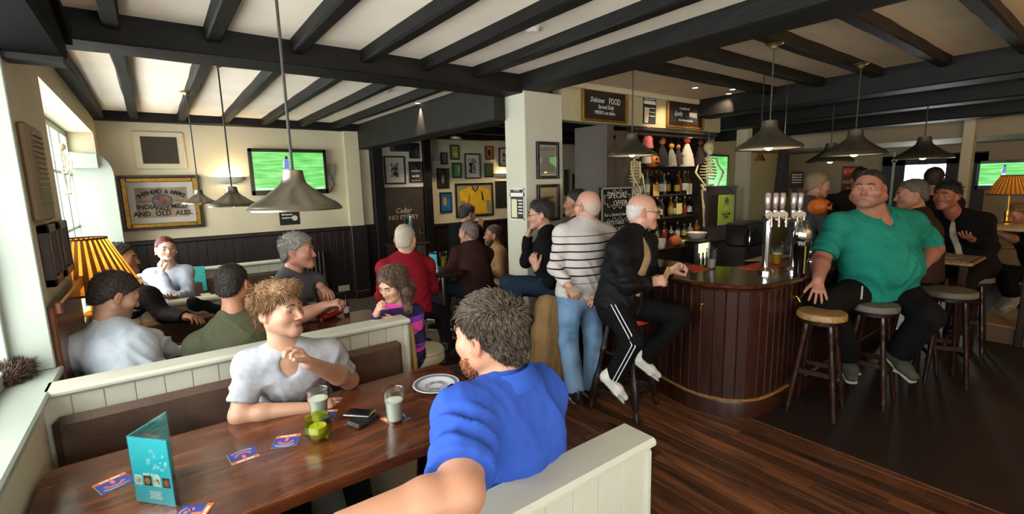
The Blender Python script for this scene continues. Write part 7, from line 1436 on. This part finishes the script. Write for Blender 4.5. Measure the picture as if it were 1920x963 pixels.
# 16 -- man in black jacket on the red stool
def blackjacket():
    nk = dp(1188, 440, 3.48); J, fb, rt = body(nk, look(1, .1), .08, .53, .19)
    J['hd'] = dp(1206, 396, 3.50); J['sr'] = dp(1160, 468, 3.32); J['sl'] = dp(1212, 455, 3.68); J['pv'] = dp(1158, 570, 3.48)
    J['er'] = dp(1176, 535, 3.20); J['wr'] = dp(1222, 529, 3.24); J['el'] = dp(1222, 520, 3.62); J['wl'] = dp(1256, 507, 3.52)
    J['kr'] = dp(1186, 638, 3.22); J['ar'] = dp(1150, 706, 3.32); J['kl'] = dp(1276, 592, 3.54); J['al'] = dp(1208, 672, 3.62)
    def ex(o, b, c):
        p0 = dp(1250, 514, 3.32)-b; ob('card', MB().box(-.05, .05, -.001, .001, -.03, .03, M=Matrix.Translation(p0) @ Matrix.Rotation(-.9, 4, 'Y')), mat('tan_card', '#9C7A50', .7), o)
        Jn = c['J']; S = []; out = -FD
        for dx in (-.012, .012):
            mb = MB(); pts = []
            for a, bb, r0, r1 in ((Jn['pv']+c['side']*.09, Jn['kr'], .096, .07), (Jn['kr'], Jn['ar'], .07, .06)):
                for t in np.linspace(.15 if a is not Jn['kr'] else 0, .97, 7):
                    ax = unit(bb-a); o2 = unit(out-ax*(out@ax)); o2 = unit(o2+.1*np.cross(ax, o2)); pts.append(a+(bb-a)*t+o2*(r0+(r1-r0)*t+.012)+np.cross(ax, o2)*dx-b)
            ob('side_stripe', mb.tube(pts, .0035, 6), mat('white_braid', '#C9C9CC', .7), o)
    person('silver-haired man in glasses and black jacket on the red bar stool', J, look(.96, -.1, -.1), 1.05, '#C28E78', .0065, fat=.3, deep=1.12,
        top=dict(m=cloth('black_nylon', '#0C0C0E', .6, bump=.1), name='jacket', loose=.02, t=.02, collar=(.05, .068), amp=.008, freq=11, open=.085, under=cloth('oatmeal_knit', '#A48B66', .95)), legs=dict(m=BLACKT, t=.014, flare=.01),
        hair=dict(style='fringe', c='#BFB4AC', n=700, L=.008), facep=dict(brow='#8a8078', glasses='#15151a'), shoes=dict(m=WHITESH, sole=WHITESH, dr=look(.62, .1, -.75), dl=look(.75, .1, -.62)), flush=1., extra=ex,
        hands=dict(r=dict(d=look(.9, .1, .1), n=look(0, -.9, .4), t=1, curl=(1.1, 1.1, 1.2, 1.2), thumb=.8), l=dict(d=look(.7, -.3, .4), n=look(.2, .7, .6), t=1, curl=(1.2, 1.2, 1.2, 1.2), thumb=.8)))
blackjacket()

# 17 -- barman
def barman():
    nk = dp(1518, 378, 5.25); J, fb, rt = body(nk, look(.9, -.1), .15, .55, .19)
    J['hd'] = dp(1534, 346, 5.25)
    for q, e in (('l', -1), ('r', 1)): J['e'+q] = nk+rt*e*.23-UP*.32+fb*.08; J['w'+q] = J['e'+q]+fb*.25-UP*.05; J['k'+q] = J['pv']+rt*e*.1-UP*.4; J['k'+q][2] = .5; a = J['k'+q].copy(); a[2] = .09; J['a'+q] = a
    person('fair-haired man in grey shirt behind the beer taps', J, look(.95, -.2, -.15), 1.1, '#B98468', .008, top=dict(m=cloth('slate_shirt', '#4A4A50', .85), name='shirt', loose=.014, collar=(.03, .066)), legs=dict(m=BLACKT), hair=dict(style='short', c='#8E7A58', n=600, L=.02), facep=dict(), shoes=shoe_dirs(fb, BLACKSH))
barman()

# 18 -- dark-jacketed man behind the green shirt
def shadow():
    nk = dp(1592, 368, 5.75); J, fb, rt = body(nk, look(.2, .9), .1, .55, .2)
    J['hd'] = dp(1612, 335, 5.8); J['er'] = nk+rt*.26-UP*.3; J['wr'] = J['er']+fb*.2; J['el'] = nk-rt*.3-UP*.25; J['wl'] = J['el']-rt*.1+fb*.15-UP*.1
    for q, e in (('l', -1), ('r', 1)): J['k'+q] = J['pv']+rt*e*.1-UP*.4; J['k'+q][2] = .5; a = J['k'+q].copy(); a[2] = .09; J['a'+q] = a
    person('man in black jacket mostly hidden behind the green polo shirt', J, look(.3, .9, 0), 1.08, '#A5745A', .01, top=dict(m=cloth('black_nylon', '#0C0C0E'), name='jacket', loose=.016, t=.014), legs=dict(m=BLACKT), hair=dict(style='short', c='#201915', n=200, L=.02), shoes=shoe_dirs(fb, BLACKSH))
shadow()

# 19 -- big man in the green polo shirt
def green():
    nk = dp(1640, 402, 3.84); J, fb, rt = body(nk, look(-.1, -1), -.02, .55, .22)
    J['hd'] = dp(1629, 353, 3.73); J['sr'] = dp(1572, 422, 3.84); J['sl'] = dp(1708, 418, 3.88); J['pv'] = dp(1645, 540, 3.94)
    J['er'] = dp(1540, 486, 3.82); J['wr'] = dp(1534, 524, 3.63); J['el'] = dp(1752, 466, 3.94); J['wl'] = dp(1720, 505, 3.71)
    J['kr'] = dp(1552, 566, 3.70); J['kl'] = dp(1740, 592, 3.56); J['ar'] = dp(1592, 668, 3.85); J['al'] = dp(1682, 662, 3.76)
    def ex(o, b, c):
        w = c['J']['wr']-b; ax = unit(c['J']['wr']-c['J']['er']); a1 = unit(np.cross(ax, UP+.1)); a2 = np.cross(ax, a1)
        ob('bracelet', MB().tube([w-ax*.01+.036*(math.cos(t)*a1+math.sin(t)*a2) for t in np.linspace(0, 6.283, 16)], .003, 6, caps=False), mat('gold_chain', '#B9923F', .25, 1.), o)
        p = dp(1617, 536, 3.48)-b; ob('drawstring', MB().tube([p, p+V(0, 0, -.03), p+V(.004, 0, -.07), p+V(-.003, 0, -.1)], .006, 6), mat('white_cord', '#9A968C', .8), o)
        nk_, fw_, u = c['J']['nk'], c['fwd'], c['up']
        ob('button', MB().ball(nk_+fw_*.19-u*.1-b, .007), mat('jade_button', '#1d5a4a', .4), o)
    person('heavy man in jade green polo shirt sitting on a bar stool', J, lk(1629, -.22, -1, .02), 1.2, '#A9705A', .0068, fat=1.25, belly=.07, wide=1.22, deep=1.35, arm=1.28, neck=1.35, stubble=.42,
        top=dict(m=cloth('jade_pique', '#1A7060', .85, var=.1), name='polo_shirt', sleeve='short', len=.85, loose=.02, t=.012, vneck=.05, amp=.009, freq=11, drop=.05, collar=(.035, .088)), legs=dict(m=BLACKT, w=1.25, t=.014, flare=.02),
        hair=dict(style='crop', c='#2E231D', n=1200, L=.007, hl=.014), facep=dict(brow='#2a1d14', iris='#2f3b40', gaze=(.0, 0)), flush=1., shoes=dict(m=cloth('grey_suede', '#3A3C38'), sole=mat('pale_sole', '#8f8872', .8), dr=look(-.4, -.8, -.4), dl=look(.15, -.8, -.5)), extra=ex,
        hands=dict(r=dict(d=look(-.25, -.55, -.85), n=look(-.3, -.85, .6), t=-1, curl=(.25, .2, .2, .25), spread=.3, thumb=.1), l=dict(d=look(-.8, -.3, -.35), n=look(.2, -.9, .5), t=1, curl=(.9, .9, .9, .9))))
green()

# 20-23 -- drinkers at the far right
def brownj():
    nk = dp(1722, 402, 4.3); J, fb, rt = body(nk, look(-.6, .5), .1, .55, .2)
    J['hd'] = dp(1709, 364, 4.3)
    for q, e in (('l', -1), ('r', 1)): J['e'+q] = nk+rt*e*.25-UP*.33+fb*.05; J['w'+q] = J['e'+q]+fb*.22
    J['pv'] = nk-UP*.55-fb*.05; sit(J, fb, rt, .8, .42, .12, .25)
    person('balding grey man in brown jacket behind the green shoulder', J, look(-.8, .35, -.1), 1.12, '#A9745A', .0075, fat=.5, deep=1.15, top=dict(m=cloth('dark_brown_suede', '#2A1E19', .9), name='jacket', loose=.016, t=.016, collar=(.035, .07)), legs=dict(m=BLACKT), hair=dict(style='short', c='#5E564C', n=600, L=.012, vol=.6), facep=dict(), shoes=shoe_dirs(fb, BLACKSH))
brownj()
def silho():
    nk = dp(1752, 372, 5.6); J, fb, rt = body(nk, look(.7, .6), .05, .56, .19)
    J['hd'] = dp(1752, 335, 5.6)
    for q, e in (('l', -1), ('r', 1)): J['e'+q] = nk+rt*e*.22-UP*.33; J['w'+q] = J['e'+q]+fb*.2; J['k'+q] = J['pv']+rt*e*.1-UP*.4; J['k'+q][2] = .5; a = J['k'+q].copy(); a[2] = .09; J['a'+q] = a
    person('dark-haired man standing against the bright door pane', J, look(.8, .5, 0), 1.1, '#9A6C54', .01, top=dict(m=cloth('black_knit', '#101013'), name='jumper', loose=.014, t=.012), legs=dict(m=BLACKT), hair=dict(style='short', c='#1C1613', n=200, L=.02), shoes=shoe_dirs(fb, BLACKSH))
silho()
def blackcoat():
    nk = dp(1795, 404, 4.7); J, fb, rt = body(nk, look(-.75, -.35), .18, .56, .2)
    J['hd'] = dp(1775, 366, 4.62); J['pv'] = dp(1822, 500, 4.75)
    J['er'] = nk+rt*.25-UP*.3; J['wr'] = J['er']+fb*.2-UP*.05; J['el'] = dp(1856, 462, 4.65); J['wl'] = dp(1822, 448, 4.5)
    sit(J, fb, rt, .82, .42, .14, .3)
    person('dark-haired man in black overcoat turning towards the bar', J, look(-.85, -.35, -.05), 1.1, '#A0604A', .0075, deep=1.1, top=dict(m=cloth('black_wool_coat', '#0B0B0D'), name='overcoat', loose=.02, t=.02, open=.03, collar=(.03, .07), under=cloth('cream_shirt_cotton', '#B8AC96')), legs=dict(m=BLACKT), hair=dict(style='short', c='#17120F', n=700, L=.03, vol=1.5), facep=dict(), shoes=shoe_dirs(fb, BLACKSH), flush=1.2)
blackcoat()
def edge():
    nk = dp(1926, 420, 5.3); J, fb, rt = body(nk, look(-.9, -.1), .3, .5, .19)
    J['hd'] = dp(1908, 402, 5.25); J['er'] = dp(1900, 448, 5.05); J['wr'] = dp(1868, 434, 5.1); J['el'] = dp(1925, 462, 5.5); J['wl'] = dp(1880, 462, 5.45); J['pv'] = dp(1955, 520, 5.4)
    J['kl'] = dp(1875, 505, 5.35); J['kr'] = dp(1890, 510, 5.1); J['al'] = dp(1890, 552, 5.4); J['ar'] = dp(1900, 556, 5.1)
    person('brown-haired person leaning on a table at the frame edge', J, look(-.9, -.1, -.3), 1.0, '#9E6B50', .009, top=dict(m=cloth('dark_tee', '#1b1613'), name='t_shirt', sleeve='short', loose=.014), legs=dict(m=BLACKT), hair=dict(style='short', c='#5A4430', n=300, L=.02), shoes=shoe_dirs(look(-.7, 0, -.6), mat('pale_trainer', '#7d7a74', .6)))
edge()
